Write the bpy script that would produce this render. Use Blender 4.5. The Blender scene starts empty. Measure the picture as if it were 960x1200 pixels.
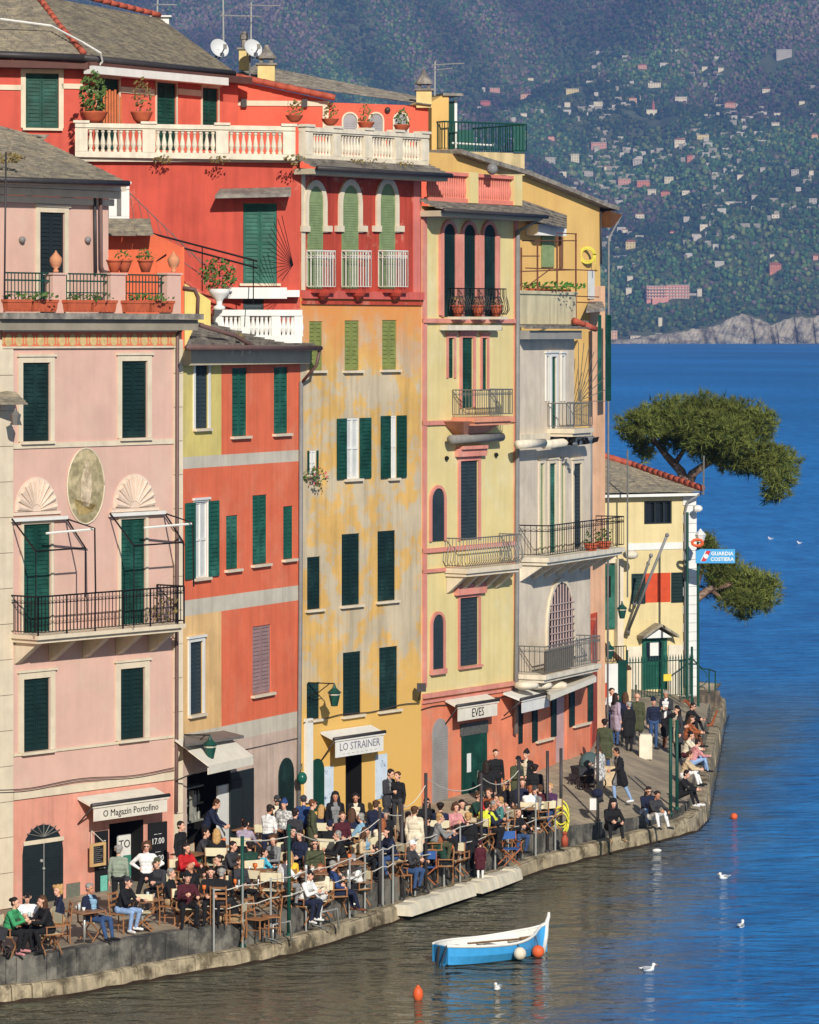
import bpy, math, random
import numpy as np
from mathutils import Vector, Matrix
from mathutils.bvhtree import BVHTree
random.seed(7)
R = math.radians
F = 4570.0; CX = 480.0; HY = 390.0; CZ = 15.06        # focal length (pixels), horizon, camera height over the water
S = bpy.context.scene
COL = S.collection

def P(x, y, Y):
    return Vector(((x-CX)*Y/F, Y, CZ-(y-HY)*Y/F))

# ------------------------------------------------------------------ materials
def lin(c):
    return tuple((v/255/12.92 if v/255 <= .04045 else ((v/255+.055)/1.055)**2.4) for v in c)
MATS = {}
def desat(c, a=.04):
    l = .25*c[0]+.65*c[1]+.1*c[2]
    return [v+(l-v)*a for v in c]
def nodes_of(m):
    m.use_nodes = True
    nt = m.node_tree
    return nt, nt.nodes, nt.links, nt.nodes['Principled BSDF']
def mat(name, rgb, rough=.7, var=.12, scale=2.0, bump=.0, metal=0.0, spec=.3, streak=0.0, rgb2=None, mix2=(.5, .62), scale2=.6, bscale=25, k=1.0):
    """plain surface colour given as sRGB 0-255, mottled by two noises; optional second colour in patches"""
    if name in MATS: return MATS[name]
    m = bpy.data.materials.new(name); MATS[name] = m
    nt, N, L, b = nodes_of(m)
    c = desat([v*k for v in lin(rgb)])
    b.inputs['Roughness'].default_value = rough
    b.inputs['Metallic'].default_value = metal
    b.inputs['Specular IOR Level'].default_value = spec
    if var <= 0 and not rgb2:
        b.inputs['Base Color'].default_value = (*c, 1); return m
    g = N.new('ShaderNodeNewGeometry')
    def noise(sc, det=4, vec=None, ro=.6):
        n = N.new('ShaderNodeTexNoise'); n.inputs['Scale'].default_value = sc
        n.inputs['Detail'].default_value = det; n.inputs['Roughness'].default_value = ro
        L.new(vec if vec is not None else g.outputs['Position'], n.inputs['Vector']); return n
    def ramp(src, p0, p1, c0, c1):
        r = N.new('ShaderNodeValToRGB'); e = r.color_ramp.elements
        e[0].position = p0; e[1].position = p1; e[0].color = (*c0, 1); e[1].color = (*c1, 1)
        L.new(src, r.inputs['Fac']); return r
    def mixc(fac, a, bb, mode='MIX'):
        x = N.new('ShaderNodeMix'); x.data_type = 'RGBA'; x.blend_type = mode
        if isinstance(fac, float): x.inputs[0].default_value = fac
        else: L.new(fac, x.inputs[0])
        for s, v in ((6, a), (7, bb)):
            if isinstance(v, tuple): x.inputs[s].default_value = (*v, 1)
            else: L.new(v, x.inputs[s])
        return x.outputs[2]
    col = tuple(c)
    if rgb2:
        r2 = ramp(noise(scale2, 6, None, .7).outputs['Fac'], mix2[0], mix2[1], (0, 0, 0), (1, 1, 1))
        col = mixc(r2.outputs['Color'], tuple(c), tuple(desat([v*k for v in lin(rgb2)])))
    lo, hi = 1-var, 1+var
    r1 = ramp(noise(scale).outputs['Fac'], .3, .7, (lo,)*3, (hi,)*3)
    col = mixc(1.0, col, r1.outputs['Color'], 'MULTIPLY')
    if streak:
        mp = N.new('ShaderNodeMapping'); mp.inputs['Scale'].default_value = (3.2, 3.2, .22)
        L.new(g.outputs['Position'], mp.inputs['Vector'])
        rs = ramp(noise(1.4, 5, mp.outputs['Vector']).outputs['Fac'], .45, .75, (1, 1, 1), (1-streak,)*3)
        col = mixc(1.0, col, rs.outputs['Color'], 'MULTIPLY')
    L.new(col, b.inputs['Base Color'])
    if bump:
        bn = N.new('ShaderNodeBump'); bn.inputs['Strength'].default_value = bump; bn.inputs['Distance'].default_value = .02
        L.new(noise(bscale, 5).outputs['Fac'], bn.inputs['Height']); L.new(bn.outputs['Normal'], b.inputs['Normal'])
    return m

# ------------------------------------------------------------------ mesh building
ORG = {}
class Frame:                                # plain world axes
    def w(s, a, b, c): return Vector((a, b, c))
WORLD = Frame()
class MB:
    def __init__(s): s.v = []; s.f = []; s.m = []
    def add(s, vs, fs, mi=0):
        n = len(s.v); s.v += [Vector(v) for v in vs]
        for f in fs: s.f.append(tuple(i+n for i in f)); s.m.append(mi)
    def quad(s, a, b, c, d, mi=0): s.add([a, b, c, d], [(0, 1, 2, 3)], mi)
    def hexa(s, q, mi=0):                   # eight corners: bottom four, top four
        s.add(q, [(3, 2, 1, 0), (4, 5, 6, 7), (0, 1, 5, 4), (1, 2, 6, 5), (2, 3, 7, 6), (3, 0, 4, 7)], mi)
    def box(s, T, a0, a1, b0, b1, c0, c1, mi=0):
        s.hexa([T.w(a0, b0, c0), T.w(a1, b0, c0), T.w(a1, b0, c1), T.w(a0, b0, c1),
                T.w(a0, b1, c0), T.w(a1, b1, c0), T.w(a1, b1, c1), T.w(a0, b1, c1)], mi)
    def prism(s, pts, d, mi=0):             # planar polygon pushed along vector d
        n = len(pts); vs = [Vector(p) for p in pts]; vs += [p+d for p in vs]
        fs = [tuple(range(n)), tuple(range(2*n-1, n-1, -1))]
        fs += [(i+n, (i+1) % n+n, (i+1) % n, i) for i in range(n)]
        s.add(vs, fs, mi)
    def tube(s, pts, r, seg=6, mi=0, cap=True):
        pts = [Vector(p) for p in pts]
        rs = r if isinstance(r, (list, tuple)) else [r]*len(pts)
        vs = []; up = None
        for i, p in enumerate(pts):
            d = (pts[min(i+1, len(pts)-1)]-pts[max(i-1, 0)])
            if d.length < 1e-9: d = Vector((0, 0, 1))
            d.normalize()
            if up is None:
                up = Vector((0, 0, 1)) if abs(d.z) < .9 else Vector((1, 0, 0))
            a = d.cross(up)
            if a.length < 1e-6: a = d.orthogonal()
            a.normalize(); b = a.cross(d); up = b
            for k in range(seg):
                t = 2*math.pi*k/seg
                vs.append(p+a*(math.cos(t)*rs[i])+b*(math.sin(t)*rs[i]))
        fs = []
        for i in range(len(pts)-1):
            for k in range(seg):
                k2 = (k+1) % seg
                fs.append((i*seg+k, i*seg+k2, (i+1)*seg+k2, (i+1)*seg+k))
        if cap:
            fs.append(tuple(range(seg-1, -1, -1))); q = (len(pts)-1)*seg; fs.append(tuple(range(q, q+seg)))
        s.add(vs, fs, mi)
    def lathe(s, c, prof, seg=12, mi=0):    # profile of (radius, z) round the vertical through c
        c = Vector(c); vs = []; fs = []
        for r, z in prof:
            for k in range(seg):
                t = 2*math.pi*k/seg; vs.append(c+Vector((math.cos(t)*r, math.sin(t)*r, z)))
        for i in range(len(prof)-1):
            for k in range(seg):
                k2 = (k+1) % seg; fs.append((i*seg+k, i*seg+k2, (i+1)*seg+k2, (i+1)*seg+k))
        fs.append(tuple(range(seg-1, -1, -1))); q = (len(prof)-1)*seg; fs.append(tuple(range(q, q+seg)))
        s.add(vs, fs, mi)
    def ball(s, c, r, seg=10, rings=6, mi=0, sx=1, sy=1, sz=1):
        c = Vector(c); vs = []; fs = []
        for i in range(rings+1):
            a = math.pi*i/rings
            for k in range(seg):
                t = 2*math.pi*k/seg
                vs.append(c+Vector((math.sin(a)*math.cos(t)*r*sx, math.sin(a)*math.sin(t)*r*sy, -math.cos(a)*r*sz)))
        for i in range(rings):
            for k in range(seg):
                k2 = (k+1) % seg; fs.append((i*seg+k, i*seg+k2, (i+1)*seg+k2, (i+1)*seg+k))
        s.add(vs, fs, mi)
    def build(s, name, mats, parent=None, smooth=False, local=False):
        if not isinstance(mats, (list, tuple)): mats = [mats]
        me = bpy.data.meshes.new(name)
        o = Vector((0, 0, 0)) if local or parent is None else ORG.get(parent.name, Vector((0, 0, 0)))
        me.from_pydata([tuple(v-o) for v in s.v], [], s.f)
        for mm in mats: me.materials.append(mm)
        if len(mats) > 1: me.polygons.foreach_set('material_index', s.m)
        if smooth: me.polygons.foreach_set('use_smooth', [True]*len(s.f))
        me.update()
        ob = bpy.data.objects.new(name, me); COL.objects.link(ob)
        if parent is not None:
            ob.parent = parent; ORG[ob.name] = o
        return ob
def tag(o, label=None, cat=None, group=None, kind=None):
    if label: o['label'] = label
    if cat: o['category'] = cat
    if group: o['group'] = group
    if kind: o['kind'] = kind
    return o
def empty(name, loc, label=None, cat=None, group=None, rz=0):
    o = bpy.data.objects.new(name, None); COL.objects.link(o); o.location = loc; o.rotation_euler.z = rz
    o.empty_display_size = .2
    ORG[o.name] = Vector(loc)
    return tag(o, label, cat, group)
def copy_tree(o, parent=None):
    c = o.copy(); COL.objects.link(c)
    if parent is not None: c.parent = parent
    for ch in o.children: copy_tree(ch, c)
    return c

class Fac:
    """a vertical wall plane: u along it, z up, n out of it"""
    def __init__(s, a, b):
        s.o = Vector((a[0], a[1], 0)); e = Vector((b[0], b[1], 0)); s.W = (e-s.o).length
        s.t = (e-s.o)/s.W; s.n = Vector((s.t.y, -s.t.x, 0))
    def w(s, u, z, n=0.0):
        p = s.o+s.t*u+s.n*n; p.z = z; return p
    def uz(s, x, y, off=0.0):
        d = Vector(((x-CX)/F, 1, 0)); k = (s.o+s.n*off).dot(s.n)/d.dot(s.n)
        return (d*k-s.o).dot(s.t), CZ-(y-HY)*k/F
    def u(s, x, off=0.0): return s.uz(x, 0, off)[0]
    def z(s, x, y, off=0.0): return s.uz(x, y, off)[1]
def XY(x, Y): return ((x-CX)*Y/F, Y)

def text_mesh(txt, name, m, T, u, z, n, size, parent, slant=0.0, squeeze=1.0, bold=0.0, fit=None):
    """lettering as flat raised glyphs on frame T, centred on (u, z)"""
    cu = bpy.data.curves.new(name, 'FONT'); cu.body = txt; cu.size = size; cu.extrude = .006
    cu.align_x = 'CENTER'; cu.align_y = 'CENTER'; cu.resolution_u = 2; cu.offset = bold; cu.shear = slant
    tmp = bpy.data.objects.new(name+'_curve', cu); COL.objects.link(tmp)
    dg = bpy.context.evaluated_depsgraph_get()
    me = bpy.data.meshes.new_from_object(tmp.evaluated_get(dg))
    bpy.data.objects.remove(tmp); bpy.data.curves.remove(cu)
    o = ORG.get(parent.name, Vector()) if parent else Vector()
    if fit: squeeze = fit/max(1e-3, max(v.co.x for v in me.vertices)-min(v.co.x for v in me.vertices))
    for v in me.vertices: v.co = T.w(u+v.co.x*squeeze, z+v.co.y, n+v.co.z)-o
    me.materials.clear(); me.materials.append(m)
    ob = bpy.data.objects.new(name, me); COL.objects.link(ob)
    if parent: ob.parent = parent; ORG[ob.name] = o
    return ob

# ------------------------------------------------------------------ shared materials
M = {}
M['shutter_dark'] = mat('shutter_green_dark', (13, 40, 38), .6, .25, 2, rgb2=(34, 62, 58), mix2=(.5, .7), scale2=.5)
M['shutter_green'] = mat('shutter_green', (11, 62, 50), .6, .25, 2, rgb2=(32, 84, 72), mix2=(.5, .7), scale2=.5)
M['shutter_teal'] = mat('shutter_teal_green', (24, 86, 70), .6, .25, 2, rgb2=(54, 112, 96), mix2=(.5, .7), scale2=.5)
M['shutter_olive'] = mat('shutter_olive_green', (126, 134, 70), .7, .2, 4)
M['shutter_sage'] = mat('shutter_sage_green', (128, 146, 100), .7, .15, 4)
M['shutter_grey'] = mat('shutter_blue_grey', (44, 58, 64), .6, .15, 3)
M['shutter_mauve'] = mat('shutter_mauve_grey', (150, 120, 118), .7, .12, 3)
M['shutter_black'] = mat('shutter_near_black', (30, 40, 44), .6, .15, 3)
M['cream'] = mat('cream_trim', (222, 206, 178), .75, .08, 2.5, .15, streak=.12)
M['white'] = mat('white_paint', (228, 226, 218), .6, .06, 2, streak=.08)
M['stone_white'] = mat('balustrade_stone', (226, 214, 190), .8, .12, 3, .2, streak=.2)
M['iron'] = mat('wrought_iron', (30, 28, 30), .5, .1, 5, metal=.3)
M['iron_green'] = mat('green_iron', (20, 72, 60), .5, .15, 5)
M['iron_grey'] = mat('grey_iron', (120, 118, 112), .5, .12, 5, metal=.2)
M['iron_white'] = mat('white_iron', (222, 218, 206), .5, .08, 5)
M['steel'] = mat('pale_steel', (196, 196, 190), .35, .08, 5, metal=.5)
M['pipe_brown'] = mat('brown_pipe', (110, 84, 78), .5, .12, 4)
M['pipe_grey'] = mat('grey_pipe', (130, 128, 126), .5, .12, 4)
M['dark'] = mat('unlit_interior', (16, 15, 15), .9, .1, 2)
M['glass'] = mat('window_glass', (26, 32, 38), .08, .05, 2, spec=.6)
M['terracotta'] = mat('terracotta', (190, 92, 58), .8, .15, 5, .15)
M['roof_tile'] = mat('red_ridge_tile', (178, 86, 64), .85, .22, 6, .2)
M['slate'] = mat('slate_roof', (164, 152, 128), .85, .25, 5, .25, rgb2=(128, 120, 108), mix2=(.4, .6), scale2=3)
M['slate_grey'] = mat('slate_grey_edge', (150, 142, 130), .85, .25, 4, .25, rgb2=(112, 106, 100), mix2=(.4, .6), scale2=3)
M['lead'] = mat('dark_gutter', (70, 66, 66), .5, .15, 4, metal=.3)
M['leaf'] = mat('pot_leaves', (84, 108, 50), .7, .35, 14)
M['leaf_dry'] = mat('dry_leaves', (128, 110, 62), .8, .35, 14)
M['blossom'] = mat('blossom', (206, 90, 100), .7, .25, 14)
M['soffit'] = mat('eave_soffit', (190, 178, 150), .8, .1, 2)
M['rope'] = mat('pale_rope', (214, 208, 192), .8, .08, 6)
M['awning'] = mat('awning_canvas', (222, 214, 196), .85, .08, 4)
M['sign_ink'] = mat('sign_ink', (58, 52, 50), .7, 0)
M['chalk_white'] = mat('chalk_white', (226, 226, 222), .8, 0)
M['black_board'] = mat('black_board', (28, 28, 30), .7, .1, 3)
# ------------------------------------------------------------------ camera, light, world
cam = bpy.data.cameras.new('camera'); cam_ob = bpy.data.objects.new('camera', cam); COL.objects.link(cam_ob)
cam_ob.location = (0, 0, CZ); cam_ob.rotation_euler = (R(90), 0, 0)
cam.sensor_fit = 'HORIZONTAL'; cam.sensor_width = 36; cam.lens = 36*F/960
cam.shift_y = -(600-HY)/960; cam.clip_start = 1; cam.clip_end = 30000
S.camera = cam_ob
SUN_EL, SUN_AZ = R(27), R(14)
sd = Vector((math.sin(SUN_AZ)*math.cos(SUN_EL), -math.cos(SUN_AZ)*math.cos(SUN_EL), math.sin(SUN_EL)))
sl = bpy.data.lights.new('sun', 'SUN'); sl.energy = 4.9; sl.angle = R(.5); sl.color = (1, .95, .87)
so = bpy.data.objects.new('sun', sl); COL.objects.link(so); so.rotation_euler = sd.to_track_quat('Z', 'Y').to_euler()
so.location = (40, -60, 80)
w = bpy.data.worlds.new('World'); S.world = w; w.use_nodes = True
wn = w.node_tree.nodes; wl = w.node_tree.links
sky = wn.new('ShaderNodeTexSky'); sky.sky_type = 'NISHITA'; sky.sun_disc = False
sky.sun_elevation = SUN_EL; sky.sun_rotation = R(180)-SUN_AZ; sky.air_density = 1.0; sky.dust_density = .4; sky.ozone_density = 2.0
bg = wn['Background']; bg.inputs['Strength'].default_value = .07
wl.new(sky.outputs['Color'], bg.inputs['Color'])
S.view_settings.view_transform = 'Standard'; S.view_settings.look = 'None'
S.view_settings.exposure = -0.18; S.view_settings.gamma = 1; S.view_settings.use_curve_mapping = False
S.render.engine = 'CYCLES'
cy = S.cycles
cy.use_denoising = True; cy.max_bounces = 6; cy.diffuse_bounces = 2; cy.glossy_bounces = 3; cy.volume_bounces = 0
cy.sample_clamp_indirect = 6; cy.caustics_reflective = False; cy.caustics_refractive = False
cy.use_adaptive_sampling = True; cy.adaptive_threshold = .01

# ------------------------------------------------------------------ sea
def make_sea():
    mb = MB(); mb.quad((-2600, 40, 0), (2600, 40, 0), (2600, 5600, 0), (-2600, 5600, 0))
    m = bpy.data.materials.new('sea_water'); nt, N, L, b = nodes_of(m)
    b.inputs['Base Color'].default_value = (.004, .072, .22, 1)
    b.inputs['Roughness'].default_value = .04; b.inputs['IOR'].default_value = 1.33
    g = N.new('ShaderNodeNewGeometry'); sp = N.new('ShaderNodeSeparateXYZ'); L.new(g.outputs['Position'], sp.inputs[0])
    # murky green-brown by the quay, blue beyond; the split paints in house and sky reflections
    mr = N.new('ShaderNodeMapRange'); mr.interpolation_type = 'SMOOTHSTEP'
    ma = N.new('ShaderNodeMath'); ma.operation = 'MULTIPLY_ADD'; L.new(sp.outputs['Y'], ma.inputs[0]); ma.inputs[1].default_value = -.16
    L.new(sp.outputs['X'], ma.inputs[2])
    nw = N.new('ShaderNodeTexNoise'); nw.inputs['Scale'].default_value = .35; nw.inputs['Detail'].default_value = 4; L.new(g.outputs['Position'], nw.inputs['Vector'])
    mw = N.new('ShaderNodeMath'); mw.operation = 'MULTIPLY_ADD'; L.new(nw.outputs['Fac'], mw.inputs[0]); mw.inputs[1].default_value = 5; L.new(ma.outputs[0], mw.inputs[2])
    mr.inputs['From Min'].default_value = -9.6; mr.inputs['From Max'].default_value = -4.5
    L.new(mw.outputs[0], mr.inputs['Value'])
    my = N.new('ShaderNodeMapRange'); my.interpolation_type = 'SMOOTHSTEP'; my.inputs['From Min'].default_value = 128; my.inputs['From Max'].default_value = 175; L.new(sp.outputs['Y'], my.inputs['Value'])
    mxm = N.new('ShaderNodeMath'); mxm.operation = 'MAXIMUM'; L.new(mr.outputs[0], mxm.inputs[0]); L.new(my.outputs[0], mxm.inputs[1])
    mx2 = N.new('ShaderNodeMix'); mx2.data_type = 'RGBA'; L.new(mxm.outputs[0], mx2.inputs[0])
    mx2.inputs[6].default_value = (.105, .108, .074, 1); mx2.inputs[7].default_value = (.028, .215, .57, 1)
    # slow bands of wind on the sea
    mpb = N.new('ShaderNodeMapping'); mpb.inputs['Scale'].default_value = (.004, .0018, 1); L.new(g.outputs['Position'], mpb.inputs['Vector'])
    nb = N.new('ShaderNodeTexNoise'); nb.inputs['Scale'].default_value = 1.5; nb.inputs['Detail'].default_value = 5
    L.new(mpb.outputs['Vector'], nb.inputs['Vector'])
    rb = N.new('ShaderNodeValToRGB'); rb.color_ramp.elements[0].position = .35; rb.color_ramp.elements[1].position = .65
    rb.color_ramp.elements[0].color = (.8, .8, .8, 1); rb.color_ramp.elements[1].color = (1.15, 1.15, 1.15, 1)
    L.new(nb.outputs['Fac'], rb.inputs['Fac'])
    mpc = N.new('ShaderNodeMapping'); mpc.inputs['Scale'].default_value = (.30, .08, 1); L.new(g.outputs['Position'], mpc.inputs['Vector'])  # light and dark of ripples painted into the colour, as bumps vanish far off
    nc = N.new('ShaderNodeTexNoise'); nc.inputs['Scale'].default_value = 1.6; nc.inputs['Detail'].default_value = 7; nc.inputs['Roughness'].default_value = .75; L.new(mpc.outputs['Vector'], nc.inputs['Vector'])
    rc = N.new('ShaderNodeValToRGB'); rc.color_ramp.elements[0].position = .3; rc.color_ramp.elements[1].position = .7
    rc.color_ramp.elements[0].color = (.60, .68, .76, 1); rc.color_ramp.elements[1].color = (1.42, 1.32, 1.22, 1); L.new(nc.outputs['Fac'], rc.inputs['Fac'])
    mc = N.new('ShaderNodeMix'); mc.data_type = 'RGBA'; mc.blend_type = 'MULTIPLY'; mc.inputs[0].default_value = 1; L.new(mx2.outputs[2], mc.inputs[6]); L.new(rc.outputs['Color'], mc.inputs[7])
    mm = N.new('ShaderNodeMix'); mm.data_type = 'RGBA'; mm.blend_type = 'MULTIPLY'; mm.inputs[0].default_value = 1
    L.new(mc.outputs[2], mm.inputs[6]); L.new(rb.outputs['Color'], mm.inputs[7]); L.new(mm.outputs[2], b.inputs['Base Color'])
    prev = None
    for sc, det, st, dist, sy in ((.55, 3, .6, .40, .6), (1.5, 3, .9, .24, .6), (5.0, 2, .7, .05, .65)):
        mp = N.new('ShaderNodeMapping'); mp.inputs['Scale'].default_value = (sy, 1, 1); mp.inputs['Rotation'].default_value = (0, 0, .25)
        L.new(g.outputs['Position'], mp.inputs['Vector'])
        n = N.new('ShaderNodeTexNoise'); n.inputs['Scale'].default_value = sc; n.inputs['Detail'].default_value = det
        n.inputs['Distortion'].default_value = .4
        L.new(mp.outputs['Vector'], n.inputs['Vector'])
        bn = N.new('ShaderNodeBump'); bn.inputs['Strength'].default_value = st; bn.inputs['Distance'].default_value = dist
        L.new(n.outputs['Fac'], bn.inputs['Height'])
        if prev: L.new(prev.outputs['Normal'], bn.inputs['Normal'])
        prev = bn
    L.new(prev.outputs['Normal'], b.inputs['Normal'])
    # open water: many small wave faces too far to resolve, so rougher, and the light coming up out of the deep shows more
    rr = N.new('ShaderNodeMapRange'); rr.inputs['From Min'].default_value = 95; rr.inputs['From Max'].default_value = 420; rr.inputs['To Min'].default_value = .05; rr.inputs['To Max'].default_value = .34
    L.new(sp.outputs['Y'], rr.inputs['Value']); L.new(rr.outputs[0], b.inputs['Roughness'])
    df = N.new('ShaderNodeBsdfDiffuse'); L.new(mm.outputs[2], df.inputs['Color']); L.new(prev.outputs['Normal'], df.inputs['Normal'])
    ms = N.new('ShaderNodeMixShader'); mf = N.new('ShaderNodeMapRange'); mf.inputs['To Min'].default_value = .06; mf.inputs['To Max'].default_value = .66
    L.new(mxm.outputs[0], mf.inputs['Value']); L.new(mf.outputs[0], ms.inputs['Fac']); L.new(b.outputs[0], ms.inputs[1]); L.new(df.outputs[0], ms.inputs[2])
    L.new(ms.outputs[0], N['Material Output'].inputs['Surface'])
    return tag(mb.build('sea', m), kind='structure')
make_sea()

# ------------------------------------------------------------------ far hillside
SHORE = 5400.0
_rs = np.random.RandomState(4)
_W = [(_rs.uniform(-1, 1)*f, _rs.uniform(-1, 1)*f*.6, _rs.uniform(0, 6.28), a)
      for f, a, n in ((.007, 26, 5), (.018, 11, 6), (.045, 3.0, 8)) for _ in range(n)]
def cliff_top(X):
    x = CX+X*F/SHORE                                  # picture column at the shore
    pts = [(600, 3), (700, 4), (735, 5), (752, 9), (780, 12), (800, 17), (830, 19), (848, 30), (868, 38), (890, 34), (903, 25), (916, 27), (930, 36), (960, 35), (1100, 30)]
    return np.interp(x, [p[0] for p in pts], [p[1] for p in pts])
def hill_z(X, Y):
    X = np.asarray(X, float); Y = np.asarray(Y, float); t = Y-SHORE
    z = cliff_top(X)*np.clip(t/26, 0, 1)+.335*np.clip(t-20, 0, None)
    b = np.zeros_like(z)
    for kx, ky, ph, a in _W: b = b+a*np.sin(kx*X+ky*Y+ph)
    return z+b*np.clip((t-30)/400, 0, 1)
def hill_point(x, y):
    Y = SHORE
    for k in range(6000):
        Y += 1.0
        X = (x-CX)*Y/F; zr = CZ-(y-HY)*Y/F
        if hill_z(X, Y) >= zr: break
    return Vector((X, Y, float(hill_z(X, Y))))
def make_hill():
    nx, ny = 300, 260
    xs = np.linspace(-1500, 1700, nx); ys = SHORE+np.concatenate([np.linspace(0, 60, 16), np.linspace(70, 2700, ny-16)])
    XX, YY = np.meshgrid(xs, ys); ZZ = hill_z(XX, YY); ZZ[0, :] = -3
    me = bpy.data.meshes.new('hillside')
    v = np.stack([XX, YY, ZZ], -1).reshape(-1, 3)
    i = np.arange(nx*(ny)).reshape(ny, nx)
    f = np.stack([i[:-1, :-1], i[:-1, 1:], i[1:, 1:], i[1:, :-1]], -1).reshape(-1, 4)
    me.from_pydata(v.tolist(), [], f.tolist())
    m = mat('hill_ground', (98, 102, 70), .95, .5, .06, rgb2=(60, 74, 48), mix2=(.42, .58), scale2=.03)
    me.materials.append(m)
    o = bpy.data.objects.new('hillside', me); COL.objects.link(o); tag(o, kind='structure')
make_hill()
def make_cliff():
    """pale rock face along the water, ribbed and broken"""
    X0, X1, nx, nz = 250*1.0, 760.0, 420, 26
    xs = np.linspace(X0, X1, nx); rs = np.random.RandomState(9)
    def nz1(x, f, s): return np.sin(x*f+s)+.6*np.sin(x*f*2.3+s*2.1)+.4*np.sin(x*f*4.9+s*3.3)
    v = []; 
    for j in range(nz):
        t = j/(nz-1)
        for i, x in enumerate(xs):
            h = float(cliff_top(x))*1.02+1.0+1.6*nz1(x, .11, 1.3)*min(1, float(cliff_top(x))/20)
            z = -2+(h+2)*t
            ck = max(0, 1-abs(math.sin(x*.031+z*.006+.7+.8*math.sin(x*.011)))*7)+.7*max(0, 1-abs(math.sin(x*.083+z*.012+1.9*math.sin(x*.023)))*6)
            rib = 4.0*nz1(x+z*.25, .06, 2.0)+2.0*nz1(x-z*.5, .23, .4)+1.0*math.sin(z*.5+x*.12)+rs.uniform(-.9, .9)+14*ck
            y = SHORE-18+17*t**2.2+rib*(1-.5*t)*min(1, h/16)
            v.append((x, y, z))
    f = [(j*nx+i, j*nx+i+1, (j+1)*nx+i+1, (j+1)*nx+i) for j in range(nz-1) for i in range(nx-1)]
    # back rim dips into the hillside
    n0 = len(v)
    for i, x in enumerate(xs): v.append((x, SHORE+40, float(cliff_top(x))-6))
    f += [((nz-1)*nx+i, (nz-1)*nx+i+1, n0+i+1, n0+i) for i in range(nx-1)]
    me = bpy.data.meshes.new('sea_cliff'); me.from_pydata(v, [], f)
    me.materials.append(mat('cliff_rock', (186, 172, 148), .95, .3, .08, rgb2=(104, 92, 78), mix2=(.46, .62), scale2=.06))
    o = bpy.data.objects.new('sea_cliff', me); COL.objects.link(o); tag(o, kind='structure')
make_cliff()

# ------------------------------------------------------------------ houses on the hillside
HILL_HOUSES = [  # picture x, y (middle), width, height in pixels, wall, roof
 (753, 77, 14, 8, 'pink', 1), (767, 99, 20, 7, 'white', 0), (671, 106, 20, 7, 'yellow', 0), (617, 111, 18, 8, 'peach', 1),
 (569, 120, 16, 9, 'red', 1), (665, 122, 9, 7, 'white', 0), (701, 121, 14, 6, 'cream', 0), (742, 116, 12, 7, 'peach', 1),
 (798, 116, 18, 9, 'white', 0), (856, 122, 16, 10, 'pink', 1), (898, 105, 12, 6, 'white', 1), (919, 62, 24, 13, 'stone', 0),
 (911, 134, 10, 6, 'white', 0), (909, 146, 12, 6, 'white', 0), (955, 159, 10, 9, 'peach', 1), (824, 160, 19, 7, 'yellow', 0),
 (797, 165, 17, 11, 'white', 1), (810, 184, 12, 9, 'salmon', 1), (702, 170, 24, 11, 'pink', 0), (674, 184, 13, 12, 'cream', 0),
 (645, 187, 16, 9, 'stone', 0), (747, 189, 14, 8, 'stone', 0), (732, 212, 20, 9, 'pink', 0), (754, 214, 20, 9, 'salmon', 0),
 (784, 210, 14, 10, 'cream', 0), (764, 224, 13, 8, 'white', 0), (780, 226, 14, 8, 'salmon', 1), (804, 225, 12, 6, 'white', 0),
 (750, 252, 14, 8, 'white', 1), (720, 255, 14, 10, 'white', 0), (825, 265, 12, 7, 'white', 0), (788, 272, 7, 6, 'pink', 1),
 (816, 276, 13, 6, 'white', 0), (739, 285, 15, 13, 'yellow', 1), (739, 325, 10, 6, 'white', 0), (737, 340, 9, 9, 'white', 0),
 (909, 312, 18, 15, 'salmon', 1), (909, 253, 12, 6, 'white', 0), (953, 235, 12, 9, 'stone', 0), (932, 201, 12, 8, 'stone', 0),
 (951, 202, 7, 7, 'white', 0), (646, 161, 10, 6, 'pink', 1), (614, 134, 10, 5, 'white', 0), (580, 105, 16, 7, 'pink', 0),
 (826, 80, 9, 6, 'cream', 0), (845, 81, 9, 6, 'cream', 0), (690, 203, 14, 7, 'stone', 0), (712, 196, 10, 8, 'white', 1),
 (660, 203, 11, 7, 'white', 0), (718, 392, 15, 15, 'peach', 0), (774, 376, 6, 13, 'cream', 0), (820, 342, 7, 12, 'white', 0),
 (851, 238, 9, 5, 'cream', 0), (905, 299, 7, 4, 'white', 0), (956, 301, 8, 8, 'pink', 1), (733, 270, 8, 6, 'white', 1),
 (697, 78, 9, 5, 'stone', 0), (940, 120, 9, 5, 'cream', 0), (622, 92, 9, 5, 'cream', 1), (733, 66, 10, 4, 'stone', 0),
 (868, 206, 10, 5, 'white', 0), (894, 198, 8, 6, 'stone', 0), (745, 395, 16, 5, 'white', 0), (772, 393, 9, 8, 'white', 0)]
HC = {'pink': (224, 160, 136), 'white': (238, 220, 188), 'yellow': (232, 206, 140), 'peach': (234, 180, 140), 'red': (206, 110, 96),
      'cream': (232, 218, 180), 'stone': (196, 184, 168), 'salmon': (220, 134, 104)}
HW = {'pink': 'pink', 'white': 'white', 'yellow': 'pale yellow', 'peach': 'peach coloured', 'red': 'dusky red', 'cream': 'cream', 'stone': 'grey stone', 'salmon': 'salmon'}
HP = []
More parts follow.
